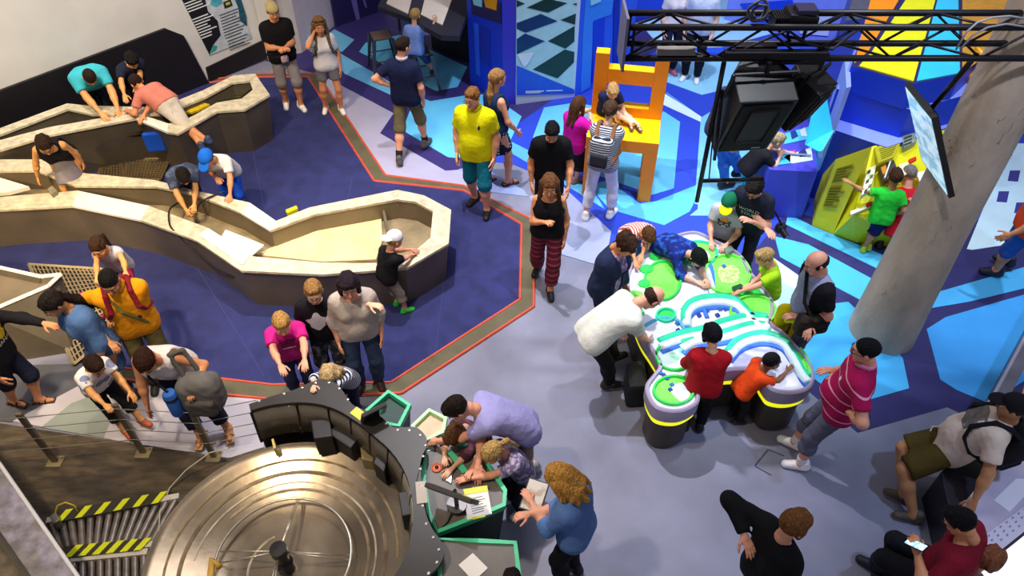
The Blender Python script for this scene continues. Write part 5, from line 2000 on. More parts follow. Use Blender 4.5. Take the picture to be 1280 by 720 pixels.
b.build('scraper', mat('#d8aa48', rough=.5, noise=.1), wh, True)
# inner guard panels of glass and mesh, between dish and counter
RZ = 1.0
rc = thing('ring_counter', 'black scalloped curved counter wrapped around the big steel dish', 'counter', tuple(WC))
M_CTR = mat('#332e2a', rough=.42, noise=.12, nscale=5, name='black_counter')
def ang(u, v, z):
    p = G(u, v, z) - WC
    return math.atan2(p.y, p.x), math.hypot(p.x, p.y)
# scalloped outline from the photograph, turned into polar measures
outer_px = [(311, 505), (340, 495), (368, 487), (385, 479), (402, 474), (418, 478), (428, 488), (440, 505), (455, 512), (475, 520), (490, 533), (505, 534), (520, 534), (532, 545), (533, 558), (527, 572), (526, 590), (528, 615), (532, 640), (540, 660), (551, 676), (555, 692), (548, 708), (536, 722), (530, 760)]
inner_px = [(313, 513), (340, 506), (370, 503), (392, 504), (410, 508), (425, 514), (438, 522), (450, 530), (462, 540), (474, 550), (485, 560), (495, 572), (504, 586), (510, 600), (514, 616), (516, 634), (516, 652), (514, 668), (510, 684), (504, 700), (498, 712), (490, 724), (482, 738), (475, 750), (465, 770)]
TO, TI = [], []
b = MB()
Po, Pi = [G(u, v, RZ) - WC for u, v in outer_px], [G(u, v, RZ) - WC for u, v in inner_px]
n = len(Po)
def dens(P, s=4):
    out = []
    for i in range(len(P) - 1):
        p0, p1, p2, p3 = P[max(i - 1, 0)], P[i], P[i + 1], P[min(i + 2, len(P) - 1)]
        for t in np.linspace(0, 1, s, endpoint=False):
            out.append(.5 * ((2 * p1) + (p2 - p0) * t + (2 * p0 - 5 * p1 + 4 * p2 - p3) * t * t + (3 * p1 - p0 - 3 * p2 + p3) * t ** 3))
    out.append(P[-1])
    return out
Do, Di = dens(Po), dens(Pi)
n = len(Do)
for lev in (RZ, RZ - .04):
    b.v += [(p.x, p.y, lev) for p in Do] + [(p.x, p.y, lev) for p in Di]
for i in range(n - 1):
    b.f += [(i, i + 1, n + i + 1, n + i), (2 * n + i, 3 * n + i, 3 * n + i + 1, 2 * n + i + 1), (i, 2 * n + i, 2 * n + i + 1, i + 1), (n + i, n + i + 1, 3 * n + i + 1, 3 * n + i)]
    b.m += [0] * 4
b.f += [(0, n, 3 * n, 2 * n), (n - 1, 3 * n - 1, 4 * n - 1, 2 * n - 1)]
b.m += [0, 0]
b.build('counter_top', M_CTR, rc)
for i in range(2, n - 2, 4):
    for D, f_ in ((Do, .10), (Di, .12)):
        if D is Di and i % 8:
            continue
        E = Do[i].lerp(Di[i], f_ if D is Do else 1 - f_)
        b = MB()
        b.lathe([(.013, 0), (.011, .006), (0, .008)], 8, (E.x, E.y, RZ))
        b.build('bolt', mat('#b9b2a8', rough=.3, metal=.7, noise=0), rc)
# curved apron below the inner edge: smoky glass sheets, then posts
M_SMOK = mat('#8a7d6a', rough=.15, noise=.05, trans=.65, name='smoked_glass', spec=.5)
for i in range(0, n - 8, 8):
    b = MB()
    k = 8
    for j in range(k + 1):
        p = Di[i + j]
        s = 1 - .0
        q = p * (1.0 - .05)
        b.v += [(p.x, p.y, RZ - .04), (q.x, q.y, .66)]
    for j in range(k):
        b.f.append((2 * j, 2 * j + 2, 2 * j + 3, 2 * j + 1))
        b.m.append(0)
    o = b.build('guard_pane', M_SMOK if i < 48 else mat('#8f8676', rough=.4, metal=.4, noise=.15), rc, True)
    md = o.modifiers.new('thick', 'SOLIDIFY')
    md.thickness = .008
    b = MB()
    p, q = Di[i], Di[i] * .95
    b.tube([(p.x, p.y, RZ - .03), (q.x, q.y, .62)], .014, 6)
    b.build('guard_post', M_TB, rc)
# black outer skirt set back under the counter
b = MB()
Ds = [p.lerp(q, .42) for p, q in zip(Do, Di)]
b.v += [(p.x, p.y, RZ - .04) for p in Ds] + [(p.x, p.y, 0) for p in Ds]
for i in range(n - 1):
    b.f.append((i, i + 1, n + i + 1, n + i))
    b.m.append(0)
o = b.build('skirt', mat('#211e1c', rough=.5, noise=.1), rc, True)
md = o.modifiers.new('thick', 'SOLIDIFY')
md.thickness = .03
def on_ctr(name, pix, z0, z1, m, parent=rc, o_=WC):
    b = MB()
    b.slab([(G(u, v, z1) - o_)[:2] for u, v in pix], z0, z1)
    return b.build(name, m, parent, bevel=.004)
on_ctr('yellow_sticker', [(437, 516), (446, 508), (460, 519), (452, 527)], RZ, RZ + .004, mat('#d8d44a', rough=.5, noise=0))
on_ctr('pale_plate', [(519, 602), (532, 601), (535, 628), (521, 630)], RZ, RZ + .006, mat('#bdb2a4', rough=.5, noise=.05))
def kit(name, label, cat, pix, z0, z1, m, bev=.012):
    c = G(pix[0][0], pix[0][1], z0)
    b = MB()
    b.slab([(G(u, v, z1) - Vector((c.x, c.y, 0)))[:2] for u, v in pix], 0, z1 - z0)
    o = b.build(name, m, None, bevel=bev)
    o.location = (c.x, c.y, z0)
    return tag(o, label, cat)
# projectors, speakers and boxes sitting inside the ring
M_BOX = mat('#2a2624', rough=.5, noise=.1, name='black_casing')
kit('projector', 'black projector box inside the ring, left of the two', 'projector', [(408, 540), (420, 531), (450, 545), (438, 560)], .60, .80, M_BOX)
kit('equipment_box', 'dark equipment case inside the ring behind the boy in pink', 'box', [(388, 525), (412, 523), (415, 545), (392, 548)], .60, .86, M_BOX)
kit('equipment_box', 'tall black case inside the ring below the pale plate', 'box', [(497, 615), (514, 612), (518, 642), (502, 645)], .60, .84, M_BOX)
kit('mesh_speaker', 'slanted perforated beige speaker panel inside the ring', 'speaker', [(450, 558), (458, 552), (472, 562), (466, 577), (452, 574)], .58, .72, mat('#a08a5a', rough=.5, col2='#6a5a3a', pattern='check', freq=120, noise=.1))
kit('equipment_box', 'black wedge shaped case inside the ring right of the mesh panel', 'box', [(474, 560), (486, 568), (480, 590), (466, 578)], .60, .82, M_BOX)
kit('handset', 'crumpled silver handset inside the ring by the glass', 'handset', [(366, 530), (380, 510), (386, 514), (376, 535)], .62, .72, mat('#6a6258', rough=.35, metal=.4, noise=.3, nscale=30))
kit('yellow_peg', 'short pale yellow peg at the left end of the ring guard', 'peg', [(339, 549), (342, 548), (345, 560), (342, 561)], .6, .72, mat('#d8c06a', noise=0), .003)

# kiosks with green edging
M_GRN_T = mat('#4fd09a', rough=.45, noise=.05, name='mint_edging')
M_GRN_T2 = mat('#b8e6b0', rough=.45, noise=.05, name='pale_mint_edging')
M_GRD = mat('#0e3a32', rough=.5, noise=.1, name='deep_green_side')
M_DESK = mat('#6a625c', rough=.45, noise=.12, nscale=5, name='grey_desk')
M_BEI = mat('#b59a74', rough=.5, noise=.1, name='beige_desk')
def kiosk(label, pix, z, edge, m_top, m_edge, m_side, drop=.02, floor_z=0.0, inset_d=.035):
    c = G(*pix[0], 0)
    t = thing('kiosk', label, 'kiosk', (c.x, c.y, 0))
    P = [G(u, v, z) - Vector((c.x, c.y, 0)) for u, v in pix]
    Q = inset(P, inset_d)
    ring('edging', [(inset(P, 0), z - .06), (P, z), (Q, z), (Q, z - drop)], m_edge, t, top=False, smooth=False)
    b = MB()
    b.slab([tuple(p)[:2] for p in Q], z - drop - .03, z - drop)
    b.build('desk_top', m_top, t)
    b = MB()
    R_ = inset(P, .012)
    S_ = inset(P, .10)
    b.prism([(p.x, p.y, z - .055) for p in R_], [(p.x, p.y, floor_z) for p in S_])
    b.build('side', m_side, t)
    return t, c
kiosk('small kiosk with mint edging and a beige top behind the ring counter', [(446, 521), (485, 487), (514, 505), (500, 533), (478, 530)], .90, 0, M_BEI, M_GRN_T, M_GRD, .10)
kiosk('small kiosk with pale mint edging left of the man in lavender', [(513, 532), (536, 510), (559, 521), (556, 540), (530, 552)], .90, 0, mat('#cdb493', rough=.5, noise=.08), M_GRN_T2, M_GRD, .04)
k3, c3_ = kiosk('wide grey kiosk desk with mint edging where two children play', [(528, 560), (548, 540), (600, 560), (634, 612), (632, 632), (600, 646), (546, 667), (533, 640), (527, 600)], .86, 0, M_DESK, M_GRN_T, M_GRD, .03)
kiosk('grey kiosk desk with mint edging at the bottom, bearing a white diamond', [(545, 672), (600, 673), (646, 676), (652, 722), (640, 770), (550, 770)], .90, 0, M_DESK, M_GRN_T, M_GRD, .02)
dm = G(590, 705, .885)
kit('diamond_sign', 'white diamond shaped plate lying on the bottom kiosk desk', 'sign', [(573, 706), (591, 691), (610, 710), (592, 727)], .88, .888, mat('#ece6de', rough=.5, noise=.02), .002)
# mint strip, disc, papers, screens on the main desk
kit('mint_ruler', 'mint green strip lying across the grey desk by the children', 'ruler', [(559, 566), (566, 563), (585, 588), (578, 592)], .83, .842, M_GRN_T, .003)
b = MB()
b.lathe([(.045, 0), (.045, .012), (.03, .016), (.028, .010), (.0, .010)], 24)
dsc = b.build('orange_disc', mat('#c85a28', rough=.4, noise=.05), None, True, auto=40)
dsc.location = G(546, 585, .83)
tag(dsc, 'small round orange disc on the grey desk', 'disc')
b = MB()
b.lathe([(.016, 0), (.016, .02), (0, .022)], 14)
p_ = b.build('disc_knob', mat('#2a2420', noise=0), dsc, True)
kit('white_card', 'white card on the grey desk under the child with brown hair', 'card', [(525, 559), (540, 554), (543, 562), (528, 566)], .83, .835, M_WHITE, .002)
kit('silver_clip', 'silver clip lying on the grey desk beside the orange disc', 'clip', [(557, 600), (562, 585), (566, 586), (564, 604)], .83, .85, mat('#c0bcb4', rough=.3, metal=.6, noise=0), .003)
kit('grey_pad', 'small dark pad on the desk under the wrist of the girl in floral', 'pad', [(583, 590), (592, 582), (603, 590), (596, 600)], .83, .86, mat('#2f2c2e', noise=.05), .006)
t = thing('notice', 'white notice with yellow bands lying on the edge of the grey desk', 'notice', tuple(G(596, 632, .865)))
no_ = G(596, 632, .865)
def nt_(name, pix, h0, h1, m):
    b = MB()
    b.slab([(G(u, v, .87) - no_)[:2] for u, v in pix], h0, h1)
    return b.build(name, m, t)
nt_('sheet', [(580, 614), (609, 608), (615, 642), (584, 650)], 0, .006, mat('#efe9e4', rough=.5, noise=.02))
nt_('yellow_band', [(579, 612), (609, 607), (610, 614), (581, 619)], .006, .010, M_YEL)
nt_('yellow_band', [(590, 647), (606, 643), (607, 646), (591, 650)], .006, .010, M_YEL)
for i in range(7):
    x = 3 * math.sin(i * 2)
    nt_('text_line', [(586 + i * .8, 624 + i * 3), (603 + i * .6 + x, 620 + i * 3), (603 + i * .6 + x, 620.8 + i * 3), (586 + i * .8, 624.8 + i * 3)], .0065, .008, mat('#6c6a72', noise=0))
def monitor(label, pix_a, pix_b, z, h, tilt, stand):
    a, c = G(*pix_a, z), G(*pix_b, z)
    m = (a + c) / 2
    t = thing('monitor', label, 'monitor', tuple(m))
    d = (c - a)
    w = d.length
    d.normalize()
    n_ = Vector((d.y, -d.x, 0))
    upv = Vector((0, 0, 1)) * math.cos(tilt) + n_ * math.sin(tilt)
    nf = d.cross(upv)
    b = MB()
    P = [(-w / 2, -h / 2), (w / 2, -h / 2), (w / 2, h / 2), (-w / 2, h / 2)]
    b.prism([tuple(d * x + upv * y + nf * .018) for x, y in P], [tuple(d * x + upv * y - nf * .018) for x, y in P])
    b.build('housing', M_BOX, t, bevel=.006)
    for s in (-1, 1):
        b = MB()
        b.prism([tuple(d * x * .94 + upv * y * .9 + nf * .0205 * s) for x, y in P], [tuple(d * x * .94 + upv * y * .9 + nf * .0185 * s) for x, y in P])
        b.build('display' if s == stand else 'back', mat('#1a1c22', rough=.15, noise=0), t)
    b = MB()
    b.tube([(0, 0, -h * .2), tuple(-nf * .05 * stand + Vector((0, 0, -h * .2))), tuple(-nf * .06 * stand + Vector((0, 0, .86 - m.z)))], .018, 8)
    b.lathe([(.08, 0), (.08, .012), (0, .016)], 20, tuple(-nf * .06 * stand + Vector((0, 0, .845 - m.z))))
    b.build('stand', mat('#6c6866', rough=.35, metal=.4, noise=0), t, True, auto=40)
    return t
monitor('slim black monitor seen from above on the grey desk, by the notice', (537, 607), (594, 628), 1.12, .26, .5, 1)
monitor('slim black monitor behind the ring counter near the small kiosk', (452, 524), (482, 509), 1.10, .2, .4, 1)
b = MB()
b.tube([G(565, 640, .86), G(560, 652, .84), G(548, 664, .84), G(540, 680, .5)], .006, 6)
tag(b.build('cable', mat('#1c1a1a', noise=0), None, True), 'black cable running from the monitor stand over the desk edge', 'cable')

# ------------------------------------------------------------------ cable rail posts
posts = []
for (bx, by, lab) in ((70, 578, 'brown steel rail post furthest to the left, with nobody beside it'), (180, 567, 'brown steel rail post in front of the boy in the white shirt'), (268, 572, 'brown steel rail post in front of the woman with the grey rucksack')):
    g = G(bx, by)
    t = thing('rail_post', lab, 'post', (g.x, g.y, 0), 0, None)
    M_P = mat('#7d7263', rough=.4, metal=.5, noise=.1, name='post_steel')
    b = MB()
    b.box((0, 0, .39), (.055, .03, .78))
    b.build('post', M_P, t, bevel=.004)
    b = MB()
    b.box((0, 0, .006 + .010), (.14, .12, .012))
    b.build('foot_plate', mat('#9a8a68', rough=.5, metal=.4, noise=.2), t, bevel=.003)
    for sx in (-1, 1):
        b = MB()
        b.lathe([(.009, 0), (.009, .012), (0, .013)], 8, (sx * .05, .035, .02))
        b.build('bolt', M_P, t)
    posts.append(g)
pl_ = [posts[0] + Vector((-1.2, -.12, 0))] + posts + [posts[2] + Vector((.55, .14, 0)), ]
for i, z in enumerate((.74, .58, .42, .26)):
    b = MB()
    b.tube([p + Vector((0, -.018, z)) for p in pl_], .0045, 6)
    tag(b.build('rail_cable', mat('#9c968c', rough=.35, metal=.6, noise=0), None, True), ('topmost', 'second', 'third', 'lowest')[i] + ' of the four steel cables strung between the rail posts', 'cable', 'rail cables')
b = MB()
b.tube([G(*p) for p in ((285, 560, .3), (262, 566, .25), (232, 588, .12), (212, 610, .04), (200, 640, .14), (198, 670, .16), (190, 688, .14))], .006, 6)
tag(b.build('thin_cord', mat('#cfc6b4', noise=0), None, True), 'thin pale cord looping from the dish to the roller conveyor', 'cord')

# ------------------------------------------------------------------ roller conveyors
def conveyor(label, A0, A1, B0, B1, n, hazard, z=.12):
    """rails A0-A1 (far) and B0-B1 (near), pixel pairs"""
    a0, a1, b0, b1 = G(*A0, z), G(*A1, z), G(*B0, z), G(*B1, z)
    c = (a0 + b1) / 2
    c.z = 0
    t = thing('roller_conveyor', label, 'conveyor', tuple(c))
    MR = mat('#9b9086', rough=.32, metal=.6, noise=.2, nscale=14, name='roller_steel')
    for i in range(n):
        f_ = (i + .5) / n
        p, q = a0.lerp(a1, f_) - c, b0.lerp(b1, f_) - c
        b = MB()
        b.tube([p - Vector((0, 0, .02)), q - Vector((0, 0, .02))], .030, 12)
        b.build('roller', MR, t, True, auto=40)
    for (p, q, s) in ((a0, a1, 1), (b0, b1, -1)):
        d = (q - p).normalized()
        nn = Vector((-d.y, d.x, 0)) * s
        b = MB()
        b.slab([tuple(v - c)[:2] for v in (p, q, q + nn * .055, p + nn * .055)], 0, z + .02)
        b.build('side_rail', mat('#d5cdbd', rough=.45, noise=.1, name='cream_rail'), t, bevel=.004)
        if hazard and (hazard == 2 or s == 1):
            b = MB()
            L_ = (q - p).length * .80
            b.slab([tuple(p + d * x + nn * y - c)[:2] for x, y in ((.06, -.02), (.06 + L_, -.02), (.06 + L_, .085), (.06, .085))], z + .021, z + .034)
            hz_ = b.build('hazard_guard', mat('#3a3426', rough=.5, noise=.1), t)
            k = 5
            for i in range(k + 1):
                x = .09 + L_ * i / (k + .6)
                b = MB()
                b.slab([tuple(p + d * x_ + nn * y - c)[:2] for x_, y in ((x + (.035 - .035 * s), -.02), (x + .06 + (.035 - .035 * s), -.02), (x + .095 + .035 * s, .085), (x + .035 + .035 * s, .085))], z + .034, z + .038)
                b.build('hazard_stripe', mat('#e4ea12', rough=.5, noise=.02), hz_)
    return t
conveyor('upper roller conveyor with two yellow and black hazard guards beside the dish', (58, 655), (224, 624), (72, 689), (192, 677), 14, 2)
conveyor('lower roller conveyor at the bottom edge beside the dish', (86, 704), (184, 694), (86, 760), (184, 756), 9, 0)
b = MB()
b.tube([G(*p) for p in ((67, 648, .16), (72, 632, .24), (82, 628, .26), (93, 632, .24), (97, 640, .16))], .008, 6)
tag(b.build('yellow_hose', mat('#c8b832', noise=0), None, True), 'short yellow hose arching over the conveyor end', 'hose')
kit('valve', 'small silver valve block at the left end of the conveyor', 'valve', [(62, 645), (70, 640), (74, 650), (66, 655)], .14, .24, mat('#8a857a', rough=.35, metal=.6, noise=.1), .006)

# ------------------------------------------------------------------ bench, bright panel and grey screen on the right
bn = thing('light_bench', 'white glossy bench with a perforated strip and bright lit top at the lower right', 'bench', tuple(G(1240, 660)))
bo = G(1240, 660)
def bp(name, pix, z0, z1, m, zb=None):
    b = MB()
    b.slab([(G(u, v, z1) - bo)[:2] for u, v in pix], z0, z1)
    return b.build(name, m, bn, bevel=.006)
bp('seat_block', [(1176, 590), (1196, 572), (1240, 560), (1330, 560), (1330, 640), (1240, 690), (1200, 690)], 0, .44, mat('#25222a', rough=.4, noise=.05))
bp('white_top', [(1196, 640), (1236, 590), (1330, 560), (1330, 600), (1210, 690), (1196, 690)], .44, .47, mat('#c5bcd2', rough=.3, noise=.03))
bp('perforated_strip', [(1196, 694), (1330, 596), (1340, 616), (1220, 712)], .47, .50, mat('#d6d0e4', rough=.35, noise=.02))
for i in range(16):
    for j in range(3):
        u, v = 1206 + i * 7.5 + j * 4, 692 - i * 5.6 + j * 5.2
        if u < 1300:
            bp('perforation', [(u - 1.6, v), (u + .6, v - 1.6), (u + 1.6, v), (u - .6, v + 1.6)], .50, .503, mat('#9d97b4', noise=0))
bp('lit_top', [(1222, 716), (1342, 620), (1400, 700), (1300, 800), (1215, 790)], .45, .49, mat('#f4f2ff', rough=.3, noise=.02, emit=.9, name='backlit_acrylic'))
bp('white_slab', [(1242, 625), (1270, 598), (1300, 600), (1262, 640)], .47, .475, mat('#f2eefa', rough=.3, noise=0))
gw = thing('grey_screen_wall', 'sloping grey partition with a pale edge at the right border, behind the man in the black cap', 'partition', tuple(G(1240, 510)))
go = G(1240, 510)
b = MB()
pA, pB = G(1200, 560), G(1290, 395)
dd = (pB - pA).normalized()
nn = Vector((dd.y, -dd.x, 0)) * .12
b.slab([tuple(p - go)[:2] for p in (pA, pB, pB + nn, pA + nn)], 0, .42)
b.build('panel', mat('#6c6872', rough=.5, noise=.12, nscale=5), gw)
b = MB()
b.tube([pA - go + Vector((0, 0, .42)), pB - go + Vector((0, 0, .42))], .018, 6)
b.build('pale_edge', mat('#a9a2ae', rough=.4, noise=0), gw)
b = MB()
b.slab([tuple(p - go)[:2] for p in (G(1274, 500, .43), G(1284, 470, .43), G(1300, 480, .43), G(1290, 510, .43))], .42, .45)
b.build('wood_strip', mat('#c49a62', rough=.5, noise=.2), gw)

# ------------------------------------------------------------------ visitors
def S2(c1, c2, f, axis=2, duty=.5, **k):
    return dict(col=c1, col2=c2, pattern='stripe', freq=f, axis=axis, duty=duty, noise=.05, **k)

# --- far left, around the far trough
person('man in a turquoise polo shirt leaning over the far trough', (112, 96), 1.78, 178, lean=58, hp=75, hair='buzz', haircol='#2a1c14', skin='gold', top='#3fb4c4', collar='#4fc0cc', bottom='#1c1e2c',
       arms=(('p', 148, 138, .80), ('p', 131, 148, .78)), curl=(.2, .15), fat=1.06)
person('boy in a dark navy t-shirt with curly black hair leaning on the far trough', (165, 76), 1.45, 165, 'c', lean=35, hp=48, hair='messy', haircol='#141012', skin='gold', top='#1d2138', bottom='#1d1d28',
       arms=(('p', 170, 130, .80), ('p', 157, 130, .80)), curl=(.2, .2))
person('boy in a salmon t-shirt and pale shorts reaching right over the trough rim', (171, 104), 1.50, -27, 'c', lean=84, hp=48, hair='short', haircol='#2a1a14', skin='tan', ph=.94, top='#d07c6c', bottom=dict(col='#cfc4b6', col2='#a89c90', pattern='blotch', freq=9, duty=.62),
       leg='shorts', arms=(('p', 160, 139, .78), ('p', 178, 147, .78)), feet=(('p', 268, 186, .45), ('p', 256, 192, .42)), shoecol='#3a4a6a', hem=-.04)
person('woman in a black tank top leaning over the middle trough with one hand in it', (56, 181), 1.68, 195, 'f', lean=48, hp=42, hy=-12, hair='lowtail', haircol='#33201a', skin='gold', top='#17151c', sleeve='none', neck=2, bottom='#8b8490', leg='skirt',
       arms=(('p', 103, 203, .72), ('p', 48, 234, .52)), curl=(.7, .3), glasses='#3a2a1e')
f = person('boy in a blue cap and white t-shirt at the middle trough', (259, 198), 1.36, -150, 'c', lean=38, hp=40, hy=10, hair='short', haircol='#5a3a24', skin='tan', top='#dfdcde', bottom='#1a4fd0', leg='shorts', hat='front', hatcol='#1a6ad8',
           arms=(('p', 288, 247, .66), ('p', 270, 222, .76)), curl=(.25, .4))
person('boy in a dark grey blue top bending over the rim beside the blue cap', (229, 220), 1.40, 180, 'c', lean=55, hp=62, hair='short', haircol='#1c1412', skin='gold', top=dict(col='#3b4560', col2='#59647e', pattern='blotch', freq=14, duty=.55), bottom='#39415a',
       arms=(('p', 243, 268, .56), ('p', 236, 270, .54)), curl=(.8, .8), hem=-.06)
# --- group by the lower grate
fm = person('bearded man in an orange polo shirt carrying a girl on his back', (137, 352), 1.76, -168, lean=6, hp=30, hy=10, hair='buzz', haircol='#14100e', skin='olive', top='#e6960e', collar='#d88a10', bottom='#5a5230', fat=1.04,
            arms=(('p', 150, 392, 1.12), ('p', 138, 388, 1.13)), curl=(.5, .4), shoecol='#222')
backpack(fm, '#7a1826', 'dark red child carrier with shoulder straps worn by the man in orange', '#7a1826', size=(.12, .03, .16))
fb = person('bare-armed little girl in a pale grey top riding on the man in orange', (123, 309), 1.08, -145, 'c', lean=22, hp=22, hair='tail', haircol='#3c2616', skin='gold', top='#b9b4bc', sleeve='cap', bottom='#8a2040', leg='long', ph=1.12,
            feet=((-.20, .26, .72), (.16, .26, .72)), arms=(('p', 166, 365, 1.34), ('p', 121, 358, 1.30)), curl=(.3, .6), shoe='shoe', shoecol='#b02040')
person('woman in a denim blue tunic with a long dark ponytail', (66, 380), 1.66, -100, 'f', lean=12, hp=28, hair='lowtail', haircol='#1c1412', skin='olive', top='#4a6a9c', sleeve='half', hem=-.14, bottom='#4a6a9c', leg='skirt', fat=1.10, loose=.02,
       arms=('down', ('p', 152, 440, .92)), curl=(.3, .5), shoecol='#26222a')
fk = person('person in a black t-shirt with yellow print and navy shorts at the left border', (-30, 388), 1.60, 140, 'm', lean=6, hp=15, hair='short', haircol='#2a1c14', skin='tan', top='#15141a', sleeve='long', bottom='#1c2036', leg='shorts', shoe='sandal', shoecol='#2a2420',
            arms=(('p', 55, 404, 1.1), 'down'), feet=(('p', 52, 503, 0), ('p', 20, 506, 0)))
fw_ = person('boy in a white t-shirt holding the top rail cable', (118, 457), 1.22, 165, 'c', lean=24, hp=38, hair='short', haircol='#2e1c14', skin='gold', top=dict(col='#e8e4e2', col2='#8a8fb8', pattern='dots', freq=9, duty=.9), bottom='#1c1a1e', leg='capri', shoe='shoe', shoecol='#b0522a',
             arms=(('p', 178, 508, .55), ('p', 137, 513, .76)), curl=(.3, .9), feet=(('p', 186, 535, 0), ('p', 162, 546, 0)))
ff = person('woman in a white sleeveless top with a grey rucksack on one arm', (182, 452), 1.64, 212, 'f', lean=34, hp=45, hy=-5, hair='updo', haircol='#3a2016', skin='tan', top='#ece0dc', sleeve='none', neck=1, bottom='#1a1c34', leg='crop', fat=1.16, shoe='sandal', shoecol='#d09a58',
            arms=(('p', 243, 484, .98), ('p', 187, 521, .58)), curl=(.6, .3), feet=(('p', 290, 545, 0), ('p', 256, 553, 0)))
# --- centre left family
fp = person('blond boy in a bright pink t-shirt behind the ring counter', (352, 405), 1.36, 186, 'c', lean=12, hp=22, hair='short', haircol='#b98a4a', skin='rosy', top='#d02082', bottom='#2a3050', arms=(('p', 384, 470, 1.0), ('p', 360, 487, 1.0)), curl=(.3, .4))
fg = person('boy with glasses in a black t-shirt with white print beside the woman', (392, 365), 1.50, 186, 'c', lean=4, hp=12, hair='short', haircol='#9a7040', skin='fair', top='#131218', bottom=dict(col='#26262c', col2='#6a6a70', pattern='blotch', freq=14, duty=.56), leg='shorts', glasses='#1a1a1a', shoecol='#1c1c20',
            arms=(('p', 466, 381, 1.28), 'down'), curl=(.4, .35), elbow=((.9, -.3, .4), None))
fmum = person('dark haired woman in a beige cardigan and jeans with the boy leaning on her', (436, 357), 1.66, 184, 'f', lean=2, hp=15, hair='bob', haircol='#241820', skin='rosy', top='#b5a79e', sleeve='half', neck=1, hem=-.16, bottom='#33415e', leg='long', fat=1.10, belly=.02, shoecol='#3a2226',
              arms=('down', 'down'))
fc = person('small boy in a white cap and black t-shirt reaching into the basin', (493, 300), 1.15, 62, 'c', lean=16, hp=22, hair='short', haircol='#c0904a', skin='rosy', top='#131216', bottom='#8f8478', leg='capri', hat='back', hatcol='#e6e0e4', shoecol='#30b83a', solecol='#30d040',
            arms=(('p', 522, 312, .66), ('p', 516, 318, .66)), feet=(('p', 498, 381, 0), ('p', 508, 391, 0)))
# --- standing at the back
fbc = person('man in a black t-shirt and a beige cap turned backwards looking at his hands', (341, 14), 1.74, 172, hp=18, hair='short', haircol='#3a2818', skin='tan', top='#0f0e12', bottom='#8d8488', leg='shorts', hat='back', hatcol='#b8a470', shoecol='#f0ecec', fat=1.03,
       arms=('clasp', 'clasp'), curl=(.5, .5), feet=((-.10, .06, 0), (.09, -.12, 0)))
ft = person('young woman in a white t-shirt and grey shorts touching her ear', (399, 32), 1.58, 178, 'f', hp=12, hair='long', haircol='#8a6038', skin='tan', top='#d9d4d6', bottom='#6e6a72', leg='mini', shoecol='#f2eeee', arms=('down', 'ear'), feet=((-.10, .0, 0), (.13, -.10, 0)))
person('blond boy in a pale blue t-shirt drawing on a stool', (519, 20), 1.25, 22, 'c', lean=12, hp=20, ph=.70, hair='short', haircol='#c9a05e', skin='fair', top='#7f9ad8', bottom='#2a4a7a', leg='shorts', shoecol='#3a3430', arms=('down', ('p', 543, 27, 1.15)), curl=(.3, .9),
       feet=((-.10, .20, .0), (.16, .30, .12)), knees=((-.3, 1, .3), (.3, 1, .3)))
person('man in a navy polo shirt and khaki shorts walking with a hand on his hip', (504, 58), 1.78, 20, hp=8, hy=30, hair='short', haircol='#2e1c14', skin='rosy', top='#161c3e', collar='#c9ccd8', bottom='#6e6448', leg='shorts', shoecol='#55504e', sock='#22222a',
       arms=('hip', 'down'), feet=((-.10, -.28, .03), (.14, .22, 0)))
fy = person('heavy man in a yellow polo shirt and teal shorts with glasses', (590, 122), 1.84, 198, hp=12, hy=12, hair='short', haircol='#8a5c30', skin='rosy', top='#dcd800', collar='#d0cc10', bottom='#0e6a80', leg='shorts', glasses='#2a2a2a', shoecol='#17161a', fat=1.05, belly=.02, hem=-.15, feet=((-.13, .06, 0), (.10, -.16, 0)))
person('woman with very long fair hair in a navy dress with white dots below', (622, 98), 1.72, 58, 'f', hp=2, hair='lowtail', haircol='#a87a48', skin='rosy', top='#1c2f52', sleeve='none', bottom=dict(col='#1a2038', col2='#e6e6ea', pattern='dots', freq=22, duty=.30), leg='dress', shoe='sandal', shoecol='#2a2224', arms=('down', 'swing'), feet=((-.08, -.10, 0), (.10, .12, 0)))
person('dark haired young man in a plain black t-shirt looking down', (690, 165), 1.74, 178, lean=8, hp=32, hair='short', haircol='#101014', skin='tan', top='#0d0d10', bottom='#17171c', arms=('swing', 'down'))
person('woman in a black tank top and dark red patterned trousers walking', (687, 232), 1.66, 180, 'f', hp=16, hair='long', haircol='#6a4428', skin='tan', top='#0e0d12', sleeve='none', neck=2, hem=-.04, bottom=S2('#5c1a2a', '#8c3a48', 14, 2, .72), leg='crop', loose=.012, shoecol='#151318',
       arms=('down', 'chest'), curl=(.3, .8), feet=((-.06, .14, 0), (.10, -.22, .03)))
person('girl in a magenta dress and black leggings at the giant chair', (724, 131), 1.30, 40, 'c', hp=10, hair='long', haircol='#5a3a26', skin='fair', top='#cf0fa0', hem=-.28, loose=.03, bottom='#141218', leg='capri', shoecol='#8a6a6a', arms=(('p', 747, 134, .98), ('p', 740, 150, .95)))
person('little boy in a navy shirt sitting on the giant chair', (766, 114), 1.12, 165, 'c', lean=22, hp=45, ph=1.0, hair='short', haircol='#c8a068', skin='fair', top='#1a2448', bottom='#16161e', leg='shorts', shoe='sandal', shoecol='#4a3a34',
       feet=(('p', 797, 160, .95), ('p', 788, 158, .95)), knees=((-.5, .6, 1.2), (.5, .6, 1.2)), arms=(('p', 781, 148, .98), ('p', 771, 150, .98)))
